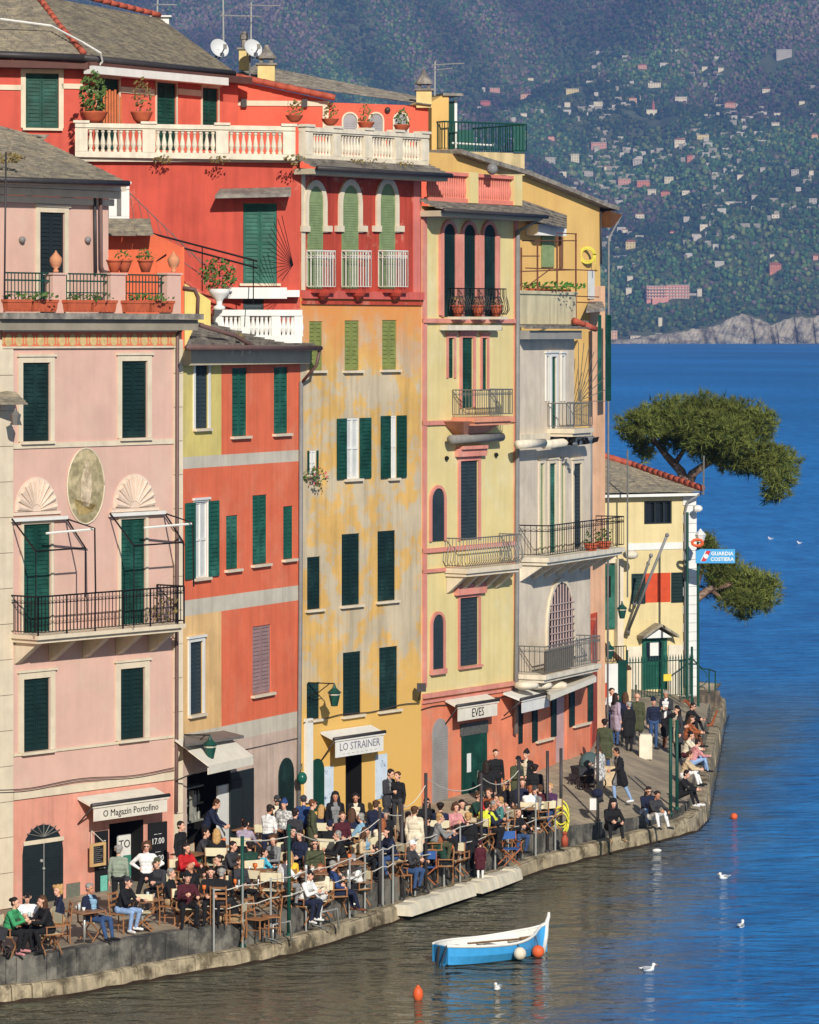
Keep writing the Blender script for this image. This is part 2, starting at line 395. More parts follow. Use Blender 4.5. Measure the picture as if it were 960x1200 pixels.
def hill_house(x, y, wpx, hpx, c, rf):
    g = hill_point(x, y+hpx*.5)
    k = g.y/F; W = wpx*k*.74; H = hpx*k*.82; D = max(8, min(14, W*.7)); a = random.uniform(-.3, .3)
    Tt = Fac((g.x-W/2, g.y), (g.x+W/2, g.y+a*W*.5))
    base = g.z-4
    nm = 'villa' if H > 11 else 'hill_house'
    e = empty(nm, (g.x, g.y, base))
    rise = H*.22 if rf else .8
    z1 = g.z+H-rise
    mb = MB(); mb.box(Tt, 0, Tt.W, base, z1, -D, 0)
    mb.build('wall', mat('hill_wall_'+c, HC[c], .85, .1, .08), e)
    mr = MB(); q = Tt.W
    if rf:
        o = .9
        vs = [Tt.w(-o, z1+.02, o), Tt.w(q+o, z1+.02, o), Tt.w(q+o, z1+.02, -D-o), Tt.w(-o, z1+.02, -D-o), Tt.w(q*.25, z1+rise, -D/2), Tt.w(q*.75, z1+rise, -D/2)]
        mr.add(vs, [(0, 1, 5, 4), (1, 2, 5), (2, 3, 4, 5), (3, 0, 4), (3, 2, 1, 0)])
    else:
        mr.box(Tt, -.5, q+.5, z1, z1+.8, -D-.5, .5)
    mr.build('roof', mat('hill_roof_red', (178, 104, 84), .9, .15, .1) if rf else mat('hill_roof_pale', (190, 176, 158), .9, .15, .1), e)
    if wpx >= 12:
        nc = max(2, int(W/3.8)); nr = max(1, int((z1-g.z)/3.6))
        for r in range(nr):
            for q2 in range(nc):
                u = (q2+.5)*Tt.W/nc; z = g.z+.9+(z1-g.z)*(r+.15)/nr
                ww = MB(); ww.box(Tt, u-.6, u+.6, z, z+1.6, -.05, .06); ww.build('window', mat('hill_window', (86, 84, 86), .6, 0), e)
    HP.append((x, y, g, W, D, e, c, wpx))
    return e
for hh in HILL_HOUSES: hill_house(*hh)
# the long pink hotel
def hotel():
    g = hill_point(783, 352); k = g.y/F; W = 50*k; H = 17*k
    e = empty('hotel', (g.x, g.y, g.z-6), 'long pink hotel with rows of balconies above the far shore', 'hotel')
    T0 = Fac((g.x-W/2, g.y), (g.x+W/2, g.y+4))
    mb = MB(); mb.box(T0, 0, T0.W*.46, g.z-6, g.z+H*.95, -16, 0); mb.box(T0, T0.W*.46, T0.W, g.z-6, g.z+H*1.02, -18, 1.5); mb.box(T0, T0.W*.12, T0.W*.5, g.z-8, g.z+H*.14, 0, 7)
    mb.build('wall', mat('hill_wall_hotel', (232, 158, 140), .85, .08, .08), e)
    bb = MB()
    for r in range(4):
        z = g.z+H*(.14+r*.21)
        for q in range(14):
            u = (q+.5)*T0.W/14; n = 1.5 if q >= 6.5 else 0
            ww = MB(); ww.box(T0, u-.9, u+.9, z+.3, z+2.5, n-.05, n+.06); ww.build('window', mat('hill_window', (86, 84, 86), .6, 0), e)
        bb.box(T0, .5, T0.W-.5, z-.4, z+.5, 1.6, 2.8)
    bb.build('balcony', mat('hill_wall_white', HC['white']), e)
    rr = MB(); rr.box(T0, -.6, T0.W*.46, g.z+H*.95+.02, g.z+H*1.0, -16.5, .6); rr.box(T0, T0.W*.46+.05, T0.W+.6, g.z+H*1.02+.02, g.z+H*1.07, -18.5, 2.2)
    rr.build('roof', mat('hill_roof_pale', (190, 176, 158)), e)
    HP.append((783, 341, g, W, 20, e, None, 50))
hotel()
def church():
    g = hill_point(764, 135); k = g.y/F
    e = empty('church', (g.x, g.y, g.z-3), 'small cream church with a thin red spire on the far hillside', 'church')
    T0 = Fac((g.x-9, g.y), (g.x+9, g.y+2)); mb = MB(); mb.box(T0, 0, 18, g.z-3, g.z+9, -12, 0); mb.build('wall', mat('hill_wall_cream', HC['cream']), e)
    mb = MB(); mb.lathe((g.x+3, g.y+5, g.z+9), [(2.4, 0), (2.4, 7), (.1, 18)], 4); mb.build('spire', mat('hill_wall_red', HC['red']), e)
    mb = MB(); mb.box(T0, -.6, 18.6, g.z+9.02, g.z+10, -12.5, .6); mb.build('roof', mat('hill_roof_pale', (190, 176, 158)), e)
    HP.append((764, 131, g, 18, 14, e, None, 13))
church()
for (x0, y0, x1, y1, nm, lab) in ((735, 349, 822, 346, 'retaining_wall', 'long pale retaining wall of a road above the pink hotel'),
                                  (836, 208, 872, 202, 'retaining_wall', 'pale terrace wall on the mid hillside left of white houses'),
                                  (833, 231, 856, 224, 'retaining_wall', 'short sloping terrace wall below the mid hillside'),
                                  (925, 246, 952, 234, 'retaining_wall', 'pale zigzag road wall near the right edge of the hillside'),
                                  (690, 62, 800, 60, 'retaining_wall', 'thin terrace wall on the upper hillside meadow'),
                                  (716, 303, 735, 301, 'retaining_wall', 'short pale road wall beside the yellow hillside villa')):
    pts = [hill_point(x0+(x1-x0)*i/8, y0+(y1-y0)*i/8) for i in range(9)]
    mb = MB()
    for a, b in zip(pts[:-1], pts[1:]):
        q = [a+Vector((0, 0, -3)), b+Vector((0, 0, -3)), b+Vector((0, 3, -3)), a+Vector((0, 3, -3))]
        mb.hexa(q+[v+Vector((0, 0, 6)) for v in q])
    tag(mb.build(nm, mat('hill_road_wall', (190, 180, 166), .9, .15, .1)), lab, 'wall')
# labels of the hillside houses from what lies nearest
LM = [(783, 341, 'long pink hotel'), (764, 131, 'church with the red spire'), (909, 312, 'big salmon villa'), (739, 285, 'tall yellow villa'),
      (919, 62, 'grey convent high on the right'), (702, 170, 'broad pink house left of centre'), (856, 122, 'pink house in the upper right'), (824, 160, 'long low yellow house')]
def label_hill():
    from collections import defaultdict
    grp = defaultdict(list)
    for (x, y, g, W, D, e, c, wpx) in HP:
        if c is None: continue
        own = {(909, 312): 'big salmon villa alone in the woods of the far hillside', (739, 285): 'tall yellow villa with a red roof on the lower far hillside',
               (919, 62): 'large grey convent high on the right of the far hillside', (702, 170): 'broad pink house left of centre on the far hillside',
               (856, 122): 'pink house with a red roof in the upper right of the hillside', (824, 160): 'long low yellow house in the middle of the far hillside'}.get((x, y))
        if own:
            tag(e, own, 'house', 'houses on the far hillside'); continue
        k = min(LM, key=lambda q: (q[0]-x)**2+(q[1]-y)**2); dx, dy = x-k[0], y-k[1]
        d = []
        if abs(dy) > .5*abs(dx): d.append('above' if dy < 0 else 'below')
        if abs(dx) > .5*abs(dy): d.append('left of' if dx < 0 else 'right of')
        d = ' and '.join(d)
        sz = 'wide' if wpx >= 16 else ('tiny' if wpx <= 9 else 'small')
        grp[f"{sz} {HW[c]} house {d} the {k[2]}"].append((x, y, e))
    for lab, it in grp.items():
        if len(it) == 1: tag(it[0][2], lab, 'house', 'houses on the far hillside'); continue
        it.sort(); nm = ['leftmost', 'second from left', 'third from left', 'fourth from left', 'fifth from left', 'sixth from left', 'seventh from left']
        for i, (x, y, e) in enumerate(it):
            q = 'rightmost' if i == len(it)-1 else nm[i]
            tag(e, f"{q} {lab}", 'house', 'houses on the far hillside')
label_hill()

# ------------------------------------------------------------------ woods of the hillside: one mass of crowns
def icosa():
    t = (1+5**.5)/2
    v = np.array([(-1, t, 0), (1, t, 0), (-1, -t, 0), (1, -t, 0), (0, -1, t), (0, 1, t), (0, -1, -t), (0, 1, -t), (t, 0, -1), (t, 0, 1), (-t, 0, -1), (-t, 0, 1)], float)
    v /= np.linalg.norm(v[0])
    f = np.array([(0, 11, 5), (0, 5, 1), (0, 1, 7), (0, 7, 10), (0, 10, 11), (1, 5, 9), (5, 11, 4), (11, 10, 2), (10, 7, 6), (7, 1, 8),
                  (3, 9, 4), (3, 4, 2), (3, 2, 6), (3, 6, 8), (3, 8, 9), (4, 9, 5), (2, 4, 11), (6, 2, 10), (8, 6, 7), (9, 8, 1)])
    return v, f
def big_mesh(name, v, f, tint, material):
    me = bpy.data.meshes.new(name); n = len(v)
    me.vertices.add(n); me.vertices.foreach_set('co', v.astype(np.float32).ravel())
    me.loops.add(f.size); me.loops.foreach_set('vertex_index', f.astype(np.int32).ravel())
    me.polygons.add(len(f)); me.polygons.foreach_set('loop_start', (np.arange(len(f))*f.shape[1]).astype(np.int32))
    at = me.color_attributes.new('tint', 'FLOAT_COLOR', 'POINT')
    at.data.foreach_set('color', np.concatenate([tint, np.ones((n, 1))], 1).astype(np.float32).ravel())
    me.materials.append(material); me.update(calc_edges=True)
    o = bpy.data.objects.new(name, me); COL.objects.link(o); return o
def tint_material(name, rough=.9, var=None):
    m = bpy.data.materials.new(name); nt, N, L, b = nodes_of(m)
    a = N.new('ShaderNodeAttribute'); a.attribute_name = 'tint'; L.new(a.outputs['Color'], b.inputs['Base Color'])
    b.inputs['Roughness'].default_value = rough; b.inputs['Specular IOR Level'].default_value = .1
    return m
def make_forest():
    rs = np.random.RandomState(12); n = 76000
    Y = SHORE+26+(2150)*rs.rand(n)**.9; X = (-.088+rs.rand(n)*.208)*Y
    def fld(fx, s): return np.sin(X*fx+s)*np.sin(Y*fx*.8+s*1.7)+.6*np.sin(X*fx*2.1+Y*fx*1.3+s)
    clear = fld(.017, 1.0)+.5*fld(.05, 2.0); t = Y-SHORE
    pxx = CX+X*F/Y; pyy = HY+(CZ-hill_z(X, Y))*F/Y
    mid = np.exp(-((pyy-150)/75)**2)
    keep = (clear < 1.9-.6*mid)
    for (x, y, g, W, D, e, c, wpx) in HP:
        keep &= ~((np.abs(X-g.x) < W*.55+3) & (Y > g.y-15) & (Y < g.y+D+3))
    keep &= ~((t < 34) & (rs.rand(n) < .5))
    X, Y, t, pyy, pxx = X[keep], Y[keep], t[keep], pyy[keep], pxx[keep]; n = len(X)
    Z = hill_z(X, Y); r = 1.9+2.9*rs.rand(n)**1.6
    iv, jf = icosa()
    jit = 1+.35*(rs.rand(n, 12, 1)-.5)
    V = iv[None]*jit*r[:, None, None]*np.array([1, 1, 1.15]); V += np.stack([X, Y, Z+r*.75], -1)[:, None, :]
    Fc = jf[None]+(np.arange(n)*12)[:, None, None]
    up = np.clip((120-pyy)/110+.35*np.sin(X*.012)+.3*np.sin(X*.03+Y*.01), 0, 1)      # bare winter woods higher up
    pat = np.sin(X*.011+1.2*np.sin(Y*.006))+np.sin(Y*.009+X*.004+2)+.7*np.sin(X*.031-Y*.017)
    br = (rs.rand(n) < np.clip(.05+.55*up+.34*(pat > .9)-.2*(pat < -.8), .02, .85))
    gcol = np.array([(.030, .070, .026), (.046, .095, .030), (.020, .050, .026), (.095, .120, .040)])[rs.randint(0, 4, n)]
    bcol = np.array([(.115, .080, .075), (.095, .072, .076), (.125, .092, .066)])[rs.randint(0, 3, n)]
    c = np.where(br[:, None], bcol, gcol)*(.72+.85*rs.rand(n, 1))*(1.1+.5*np.sin(X*.016+Y*.010+np.sin(X*.006)*3))[:, None]
    T = np.repeat(c, 12, 0)
    o = big_mesh('hillside_woods', V.reshape(-1, 3), Fc.reshape(-1, 3), T, tint_material('woods_leaf'))
    tag(o, 'mixed green and bare brown woods covering the far hillside', 'woods', kind='stuff')
make_forest()
def terraces():
    rs = random.Random(8); mb = MB()
    for i in range(620):
        x = rs.gauss(770, 120); y = rs.gauss(190, 62)
        if not (520 < x < 990 and 60 < y < 330): continue
        if math.sin(x*.045+1)+math.sin(y*.06+x*.02) < -.1: continue
        Y = SHORE+100+(330-y)/330*1500
        for _ in range(5):                                   # settle on the slope
            Y = SHORE; break
        g = hill_fast(x, y)
        if g is None: continue
        L_ = rs.uniform(4, 15); sl_ = rs.uniform(-.25, .25); h = rs.uniform(2.0, 5.0)
        q = [g+Vector((-L_/2, -L_*sl_/2, -2)), g+Vector((L_/2, L_*sl_/2, -2)), g+Vector((L_/2, L_*sl_/2+2.5, -2)), g+Vector((-L_/2, -L_*sl_/2+2.5, -2))]
        mb.hexa(q+[p+Vector((0, 0, 2+h+3.0)) for p in q], 0 if rs.random() < .65 else 1)
    tag(mb.build('terraces', [mat('terrace_stone', (168, 158, 140), .9, .2, .1), mat('terrace_plaster', (206, 194, 178), .9, .2, .1)]), kind='structure')
def hill_fast(x, y):
    Ys = np.arange(SHORE, SHORE+2300, 4.0); X = (x-CX)*Ys/F; d = hill_z(X, Ys)-(CZ-(y-HY)*Ys/F); k = np.argmax(d >= 0)
    return Vector((X[k], Ys[k], float(hill_z(X[k], Ys[k])))) if d[k] >= 0 else None
terraces()
# ------------------------------------------------------------------ air over the bay
def make_haze():
    mb = MB(); x0, x1, y0, y1, z0, z1 = -2700, 2700, -40, 8200, -6, 1010
    mb.hexa([(x0, y0, z0), (x1, y0, z0), (x1, y1, z0), (x0, y1, z0), (x0, y0, z1), (x1, y0, z1), (x1, y1, z1), (x0, y1, z1)])
    m = bpy.data.materials.new('haze_air'); m.use_nodes = True; N = m.node_tree.nodes; L = m.node_tree.links
    N.remove(N['Principled BSDF']); pv = N.new('ShaderNodeVolumePrincipled')
    pv.inputs['Color'].default_value = (.26, .46, 1, 1); pv.inputs['Density'].default_value = HAZE_DENSITY
    pv.inputs['Anisotropy'].default_value = 0.0
    L.new(pv.outputs['Volume'], N['Material Output'].inputs['Volume'])
    tag(mb.build('haze', m), 'thin blue haze over the bay', 'haze', kind='stuff')
HAZE_DENSITY = 8.6e-5
make_haze()
# ------------------------------------------------------------------ plan of the row of houses (picture column, depth)
QA = [(-2, 95.75), (213, 100.9), (352, 107.3), (494, 112.1), (606, 116.6), (697, 122.6)]
FA, FB, FC, FD, FE = [Fac(XY(*QA[i]), XY(*QA[i+1])) for i in range(5)]

# ------------------------------------------------------------------ quay
def hray(x, y, h):                         # point seen at (x, y) lying h below the camera
    Y = h*F/(y-HY); return Vector(((x-CX)*Y/F, Y, CZ-h))
WATER_PX = [(-60, 1187), (0, 1176), (73, 1168), (140, 1155), (200, 1144), (282, 1131), (340, 1119), (400, 1101), (463, 1079), (520, 1060), (560, 1048), (627, 1022), (689, 1006), (768, 987), (812, 975), (825, 962), (832, 925), (839, 885), (846, 850), (850, 838)]
water = [hray(x, y, 15.06) for x, y in WATER_PX]
def inward(pts, i):
    a = pts[max(0, i-1)]; b = pts[min(len(pts)-1, i+1)]; d = (b-a); d.z = 0; d.normalize()
    return Vector((-d.y, d.x, 0))
WALK_W = [.2]*5+[.28]+[.38]*7+[.4, .4, .42, .45, .45, .45, .45]
WALK_Z = [.36]*13+[.40, .45, .5, .55, .6, .62, .64]
TERR_Z = [.98]*11+[.98, .92, .72, .66, .68, .72, .76, .8, .82]
edge_w = [Vector((p.x, p.y, 0)) for p in water]
edge_t = [Vector((p.x, p.y, 0))+inward(water, i)*WALK_W[i] for i, p in enumerate(water)]
FAC_STN = [(-60, 94.6, .84), (-2, 95.75, .86), (60, 97.1, .9), (120, 98.6, .95), (170, 99.8, 1.0), (213, 100.9, 1.05), (280, 103.9, 1.15), (352, 107.3, 1.25), (420, 109.6, 1.35), (494, 112.1, 1.45),
           (550, 114.3, 1.6), (606, 116.6, 1.72), (650, 119.6, 1.86), (697, 122.6, 1.95), (704, 132, 1.85), (712, 141, 1.72), (735, 149, 1.65), (770, 151.5, 1.55), (800, 152, 1.4), (846, 153, 1.3)]
back = []
for x, Y, z in FAC_STN:
    p = XY(x, Y); back.append(Vector((p[0], p[1], z)))
PAVE = mat('quay_paving', (150, 138, 118), .9, .18, 1.2, .3, rgb2=(112, 104, 92), mix2=(.42, .62), scale2=.5)
def paving_material():
    m = bpy.data.materials.new('quay_flagstones'); nt, N, L, b = nodes_of(m)
    g = N.new('ShaderNodeNewGeometry'); mp = N.new('ShaderNodeMapping'); mp.inputs['Rotation'].default_value = (0, 0, R(33))
    L.new(g.outputs['Position'], mp.inputs['Vector'])
    br = N.new('ShaderNodeTexBrick'); br.inputs['Scale'].default_value = 1.0; br.inputs['Brick Width'].default_value = .6; br.inputs['Row Height'].default_value = .42
    br.inputs['Mortar Size'].default_value = .012; br.inputs['Mortar Smooth'].default_value = .3
    br.inputs['Color1'].default_value = (*lin((172, 158, 134)), 1); br.inputs['Color2'].default_value = (*lin((154, 142, 122)), 1); br.inputs['Mortar'].default_value = (*lin((112, 104, 92)), 1)
    L.new(mp.outputs['Vector'], br.inputs['Vector'])
    n = N.new('ShaderNodeTexNoise'); n.inputs['Scale'].default_value = .8; n.inputs['Detail'].default_value = 6; L.new(g.outputs['Position'], n.inputs['Vector'])
    r = N.new('ShaderNodeValToRGB'); r.color_ramp.elements[0].position = .3; r.color_ramp.elements[1].position = .7
    r.color_ramp.elements[0].color = (.7, .7, .7, 1); r.color_ramp.elements[1].color = (1.12, 1.1, 1.06, 1); L.new(n.outputs['Fac'], r.inputs['Fac'])
    x = N.new('ShaderNodeMix'); x.data_type = 'RGBA'; x.blend_type = 'MULTIPLY'; x.inputs[0].default_value = 1
    L.new(br.outputs['Color'], x.inputs[6]); L.new(r.outputs['Color'], x.inputs[7]); L.new(x.outputs[2], b.inputs['Base Color'])
    b.inputs['Roughness'].default_value = .85
    bn = N.new('ShaderNodeBump'); bn.inputs['Strength'].default_value = .5; bn.inputs['Distance'].default_value = .02
    L.new(br.outputs['Fac'], bn.inputs['Height']); bn.invert = True; L.new(bn.outputs['Normal'], b.inputs['Normal'])
    return m
STONE_WALL = mat('quay_wall_stone', (122, 118, 108), .9, .35, 3, .8, rgb2=(76, 74, 70), mix2=(.44, .56), scale2=1.2, streak=.4)
KERB = mat('quay_kerb_stone', (178, 162, 132), .85, .3, 3, .8, rgb2=(106, 94, 72), mix2=(.48, .6), scale2=1.3, streak=.45)
def resample(pts, n):
    """n points along a polyline, keeping index parameter"""
    out = []
    for k in range(n):
        t = k/(n-1)*(len(pts)-1); i = min(int(t), len(pts)-2); out.append(pts[i].lerp(pts[i+1], t-i))
    return out
NSTN = 115
r_back = resample(back, NSTN)
r_edge = resample([Vector((p.x, p.y, TERR_Z[i])) for i, p in enumerate(edge_t)], NSTN)
r_foot = resample([Vector((p.x, p.y, WALK_Z[i])) for i, p in enumerate(edge_t)], NSTN)
r_kerb = resample([Vector((p.x, p.y, WALK_Z[i])) for i, p in enumerate(edge_w)], NSTN)
def make_quay():
    mb = MB(); NR = 10
    # the pavement also runs back under the houses
    rows = [[a+Vector((-5, 4, 0)) for a in r_back]]+[[a.lerp(b, j/NR) for a, b in zip(r_back, r_edge)] for j in range(NR+1)]
    vs = [p for r in rows for p in r]; n = NSTN
    mb.add(vs, [(j*n+i, (j+1)*n+i, (j+1)*n+i+1, j*n+i+1) for j in range(len(rows)-1) for i in range(n-1)])
    o = tag(mb.build('quay_pavement', paving_material()), kind='structure')
    # coping slab of the terrace wall and the wall face, in blocks
    rs = random.Random(3); mb = MB()
    i = 0
    while i < n-1:
        j = min(n-1, i+rs.randint(1, 2)); a, b = r_edge[i], r_edge[j]; d = (b-a).normalized(); out = Vector((d.y, -d.x, 0)); out.normalize()
        pr = rs.uniform(.0, .05); a2, b2 = a+d*.008, b-d*.008
        lo = -.35
        z0a = r_foot[i].z+lo; z0b = r_foot[j].z+lo
        q = [Vector((a2.x, a2.y, z0a))-out*.3, Vector((b2.x, b2.y, z0b))-out*.3, Vector((b2.x, b2.y, z0b))+out*pr, Vector((a2.x, a2.y, z0a))+out*pr]
        up = .004+rs.uniform(0, .012)
        mb.hexa(q+[Vector((q[0].x, q[0].y, a.z+up)), Vector((q[1].x, q[1].y, b.z+up)), Vector((q[2].x, q[2].y, b.z+up)), Vector((q[3].x, q[3].y, a.z+up))])
        i = j
    tag(mb.build('quay_wall', STONE_WALL), kind='structure')
    mb = MB(); vs = [p-Vector((0, 0, .0)) for p in r_foot]+[p for p in r_kerb]
    mb.add(vs, [(i, n+i, n+i+1, i+1) for i in range(n-1)])
    tag(mb.build('quay_walkway', mat('quay_walkway_stone', (128, 120, 102), .9, .2, 1.5, .4, rgb2=(94, 88, 76), mix2=(.45, .6), scale2=1.2)), kind='structure')
    # kerb of long stones at the water
    mb = MB(); i = 0
    while i < n-1:
        j = min(n-1, i+rs.randint(1, 2)); a, b = r_kerb[i], r_kerb[j]; d = (b-a).normalized(); out = Vector((d.y, -d.x, 0)); out.normalize()
        a2, b2 = a+d*.012, b-d*.012; pr = rs.uniform(-.02, .03); up = rs.uniform(.01, .035)
        q = []
        for dz, w0, w1 in ((-1.3, -.32, .12+pr), (-.42, -.32, .06+pr), (-.06+up, -.32, .03+pr), (up, -.32, -.04+pr)):
            q.append([a2-Vector((0, 0, -dz))-out*.32*1 if False else Vector((a2.x, a2.y, a.z+dz))-out*.32, Vector((b2.x, b2.y, b.z+dz))-out*.32, Vector((b2.x, b2.y, b.z+dz))+out*w1, Vector((a2.x, a2.y, a.z+dz))+out*w1])
        vs = [p for l in q for p in l]
        fs = [(3, 2, 1, 0), (12, 13, 14, 15)]
        for k in range(3):
            for e in range(4):
                e2 = (e+1) % 4; fs.append((k*4+e, k*4+e2, (k+1)*4+e2, (k+1)*4+e))
        mb.add(vs, fs); i = j
    tag(mb.build('quay_kerb', KERB), kind='structure')
    # dark weed band just above the water
    mb = MB(); vs = []
    for i in range(n):
        a = r_kerb[max(0, i-1)]; b = r_kerb[min(n-1, i+1)]; d = (b-a).normalized(); out = Vector((d.y, -d.x, 0))
        p = Vector((r_kerb[i].x, r_kerb[i].y, 0))+out*.165
        vs += [p+Vector((0, 0, -.6)), p+Vector((0, 0, .07+.015*math.sin(i*1.7)+.01*math.sin(i*4.1)))]
    mb.add(vs, [(2*i, 2*i+2, 2*i+3, 2*i+1) for i in range(n-1)])
    tag(mb.build('quay_waterline', mat('quay_weed', (58, 44, 30), .7, .3, 6, .4)), kind='structure')
    return o
quay = make_quay()
_me = quay.data
BVH = BVHTree.FromPolygons([v.co.copy() for v in _me.vertices], [tuple(p.vertices) for p in _me.polygons])
def ground(x, y):
    h = BVH.ray_cast(Vector((x, y, 30)), Vector((0, 0, -1)))
    return h[0].z if h[0] is not None else .55
def stand(x, y, H=0.0):
    """ground point whose spot H above it is seen at (x, y)"""
    lo, hi = 70.0, 160.0
    for _ in range(40):
        Y = (lo+hi)/2; X = (x-CX)*Y/F; zr = CZ-(y-HY)*Y/F
        if zr-ground(X, Y) > H: lo = Y
        else: hi = Y
    Y = (lo+hi)/2; X = (x-CX)*Y/F
    return Vector((X, Y, ground(X, Y)))

# ------------------------------------------------------------------ house kit
class House:
    def __init__(s, name, fac, label, cat='house', group='houses in the waterfront row', at=None):
        p = fac.w(fac.W/2, 0, 0) if at is None else at
        s.fac = fac; s.op = []; s.root = empty(name, (p.x, p.y, 1.0), label, cat, group); s.open_depth = .16
    def rect(s, x0, x1, y0, y1, off=0.0, fac=None):
        f = fac or s.fac; xm = (x0+x1)/2
        return f.u(x0, off), f.u(x1, off), f.z(xm, y1, off), f.z(xm, y0, off)     # u0,u1,z0,z1
    def wall(s, zones, z0, z1, mats, foot, u0=0, u1=None, op=None, fac=None, cap=True, name='wall', cuts_u=(), cuts_z=()):
        """front wall with real openings; zones(u,z)->material index; foot: rest of the plan after the front, as (X,Y)"""
        f = fac or s.fac; u1 = f.W if u1 is None else u1; op = s.op if op is None else op
        mb = MB(); us = sorted({u0, u1, *[v for o in op for v in o[:2]], *cuts_u}); zs = sorted({z0, z1, *[v for o in op for v in o[2:4]], *cuts_z})
        us = [v for v in us if u0-1e-6 <= v <= u1+1e-6]; zs = [v for v in zs if z0-1e-6 <= v <= z1+1e-6]
        for a, b in zip(us[:-1], us[1:]):
            for c, d in zip(zs[:-1], zs[1:]):
                if b-a < 1e-6 or d-c < 1e-6: continue
                um, zm = (a+b)/2, (c+d)/2
                if any(o[0] < um < o[1] and o[2] < zm < o[3] for o in op): continue
                mb.quad(f.w(a, c), f.w(b, c), f.w(b, d), f.w(a, d), zones(um, zm))
        for o in op:
            a, b, c, d = o[:4]; dp = o[4] if len(o) > 4 else s.open_depth; k = zones((a+b)/2, (c+d)/2) if dp < .3 else len(mats)-1
            mb.quad(f.w(a, c), f.w(a, d), f.w(a, d, -dp), f.w(a, c, -dp), k); mb.quad(f.w(b, c, -dp), f.w(b, d, -dp), f.w(b, d), f.w(b, c), k)
            mb.quad(f.w(a, d), f.w(b, d), f.w(b, d, -dp), f.w(a, d, -dp), k); mb.quad(f.w(a, c, -dp), f.w(b, c, -dp), f.w(b, c), f.w(a, c), k)
            mb.quad(f.w(a, c, -dp), f.w(a, d, -dp), f.w(b, d, -dp), f.w(b, c, -dp), len(mats)-1)
        pl = [f.w(u1, 0)]+[Vector((x, y, 0)) for x, y in foot]+[f.w(u0, 0)]
        for a, b in zip(pl[:-1], pl[1:]):
            m0 = zones(u0 if (b-pl[-1]).length < .01 else u1, (z0+z1)/2)
            mb.quad(Vector((a.x, a.y, z0)), Vector((b.x, b.y, z0)), Vector((b.x, b.y, z1)), Vector((a.x, a.y, z1)), m0)
        if cap:
            n = len(pl); mb.add([Vector((p.x, p.y, z1)) for p in pl], [tuple(range(n))], 0)
        return mb.build(name, mats, s.root)
    def box(s, name, m, x0, x1, y0, y1, n0, n1, off=None, fac=None, parent=None):
        f = fac or s.fac; u0, u1, z0, z1 = s.rect(x0, x1, y0, y1, n1 if off is None else off, f)
        mb = MB(); mb.box(f, u0, u1, z0, z1, n0, n1); return mb.build(name, m, parent or s.root)
    def leaf(s, f, u0, u1, z0, z1, n, m, parent, th=.035, pitch=.1, hinge=None, solid=False):
        """one louvred shutter leaf as its own mesh"""
        mb = MB(); st = min(.06, (u1-u0)*.2); rl = .07
        T = f
        mb.box(T, u0, u0+st, z0, z1, n, n+th); mb.box(T, u1-st, u1, z0, z1, n, n+th)
        zm = z0+(z1-z0)*.5
        spans = [(z0+rl, zm-rl/2), (zm+rl/2, z1-rl)] if z1-z0 > 1.1 else [(z0+rl, z1-rl)]
        mb.box(T, u0+st, u1-st, z0, z0+rl, n+.002, n+th-.002); mb.box(T, u0+st, u1-st, z1-rl, z1, n+.002, n+th-.002)
        if len(spans) == 2: mb.box(T, u0+st, u1-st, zm-rl/2, zm+rl/2, n+.002, n+th-.002)
        if solid:
            for a, b in spans: mb.box(T, u0+st, u1-st, a, b, n+.006, n+th-.014)
        else:
            for a, b in spans:
                k = max(2, int((b-a)/pitch)); p = (b-a)/k
                for i in range(k):
                    z = a+i*p
                    mb.hexa([T.w(u0+st, z, n+th-.006), T.w(u1-st, z, n+th-.006), T.w(u1-st, z+.014, n+th-.004), T.w(u0+st, z+.014, n+th-.004),
                             T.w(u0+st, z+p*.98, n+.003), T.w(u1-st, z+p*.98, n+.003), T.w(u1-st, z+p*.98+.014, n+.006), T.w(u0+st, z+p*.98+.014, n+.006)])
        return mb.build('shutter', m, parent)
    def window(s, x0, x1, y0, y1, m, trim=None, tw=.12, sill=True, leaves=2, solid=False, fac=None, op=None, label=None, mode='closed', xs=None, sillm=None, hood=None):
        """window part > shutter leaves, sill. mode: closed, open (leaves folded against the wall, xs = outer columns)"""
        f = fac or s.fac; u0, u1, z0, z1 = s.rect(x0, x1, y0, y1, 0, f)
        (s.op if op is None else op).append((u0, u1, z0, z1, .18))
        mb = MB(); e = .04; mats = [trim or M['white']]
        fr = .035
        if mode == 'closed':
            mb.box(f, u0, u0+fr*.5, z0, z1, -.12, -.07); mb.box(f, u1-fr*.5, u1, z0, z1, -.12, -.07); mb.box(f, u0, u1, z1-fr*.5, z1, -.12, -.07)
        if trim:
            mb.box(f, u0-tw, u0-.003, z0-.0, z1+tw, .002, e); mb.box(f, u1+.003, u1+tw, z0, z1+tw, .002, e); mb.box(f, u0-.003, u1+.003, z1+.003, z1+tw, .002, e)
            mb.box(f, u0-tw-.05, u1+tw+.05, z1+tw, z1+tw+.06, .002, e+.04)
        if mode == 'open':
            g = .05
            for a, b in ((u0, u0+g), (u1-g, u1), ((u0+u1)/2-g/2, (u0+u1)/2+g/2)): mb.box(f, a, b, z0, z1, -.05, -.005)
            for k in range(3):
                zz = z0+(z1-z0-g)*k/2; mb.box(f, u0+g, u1-g, zz, zz+g, -.048, -.007)
        win = mb.build('window', mats, s.root)
        if label: win['label'] = label
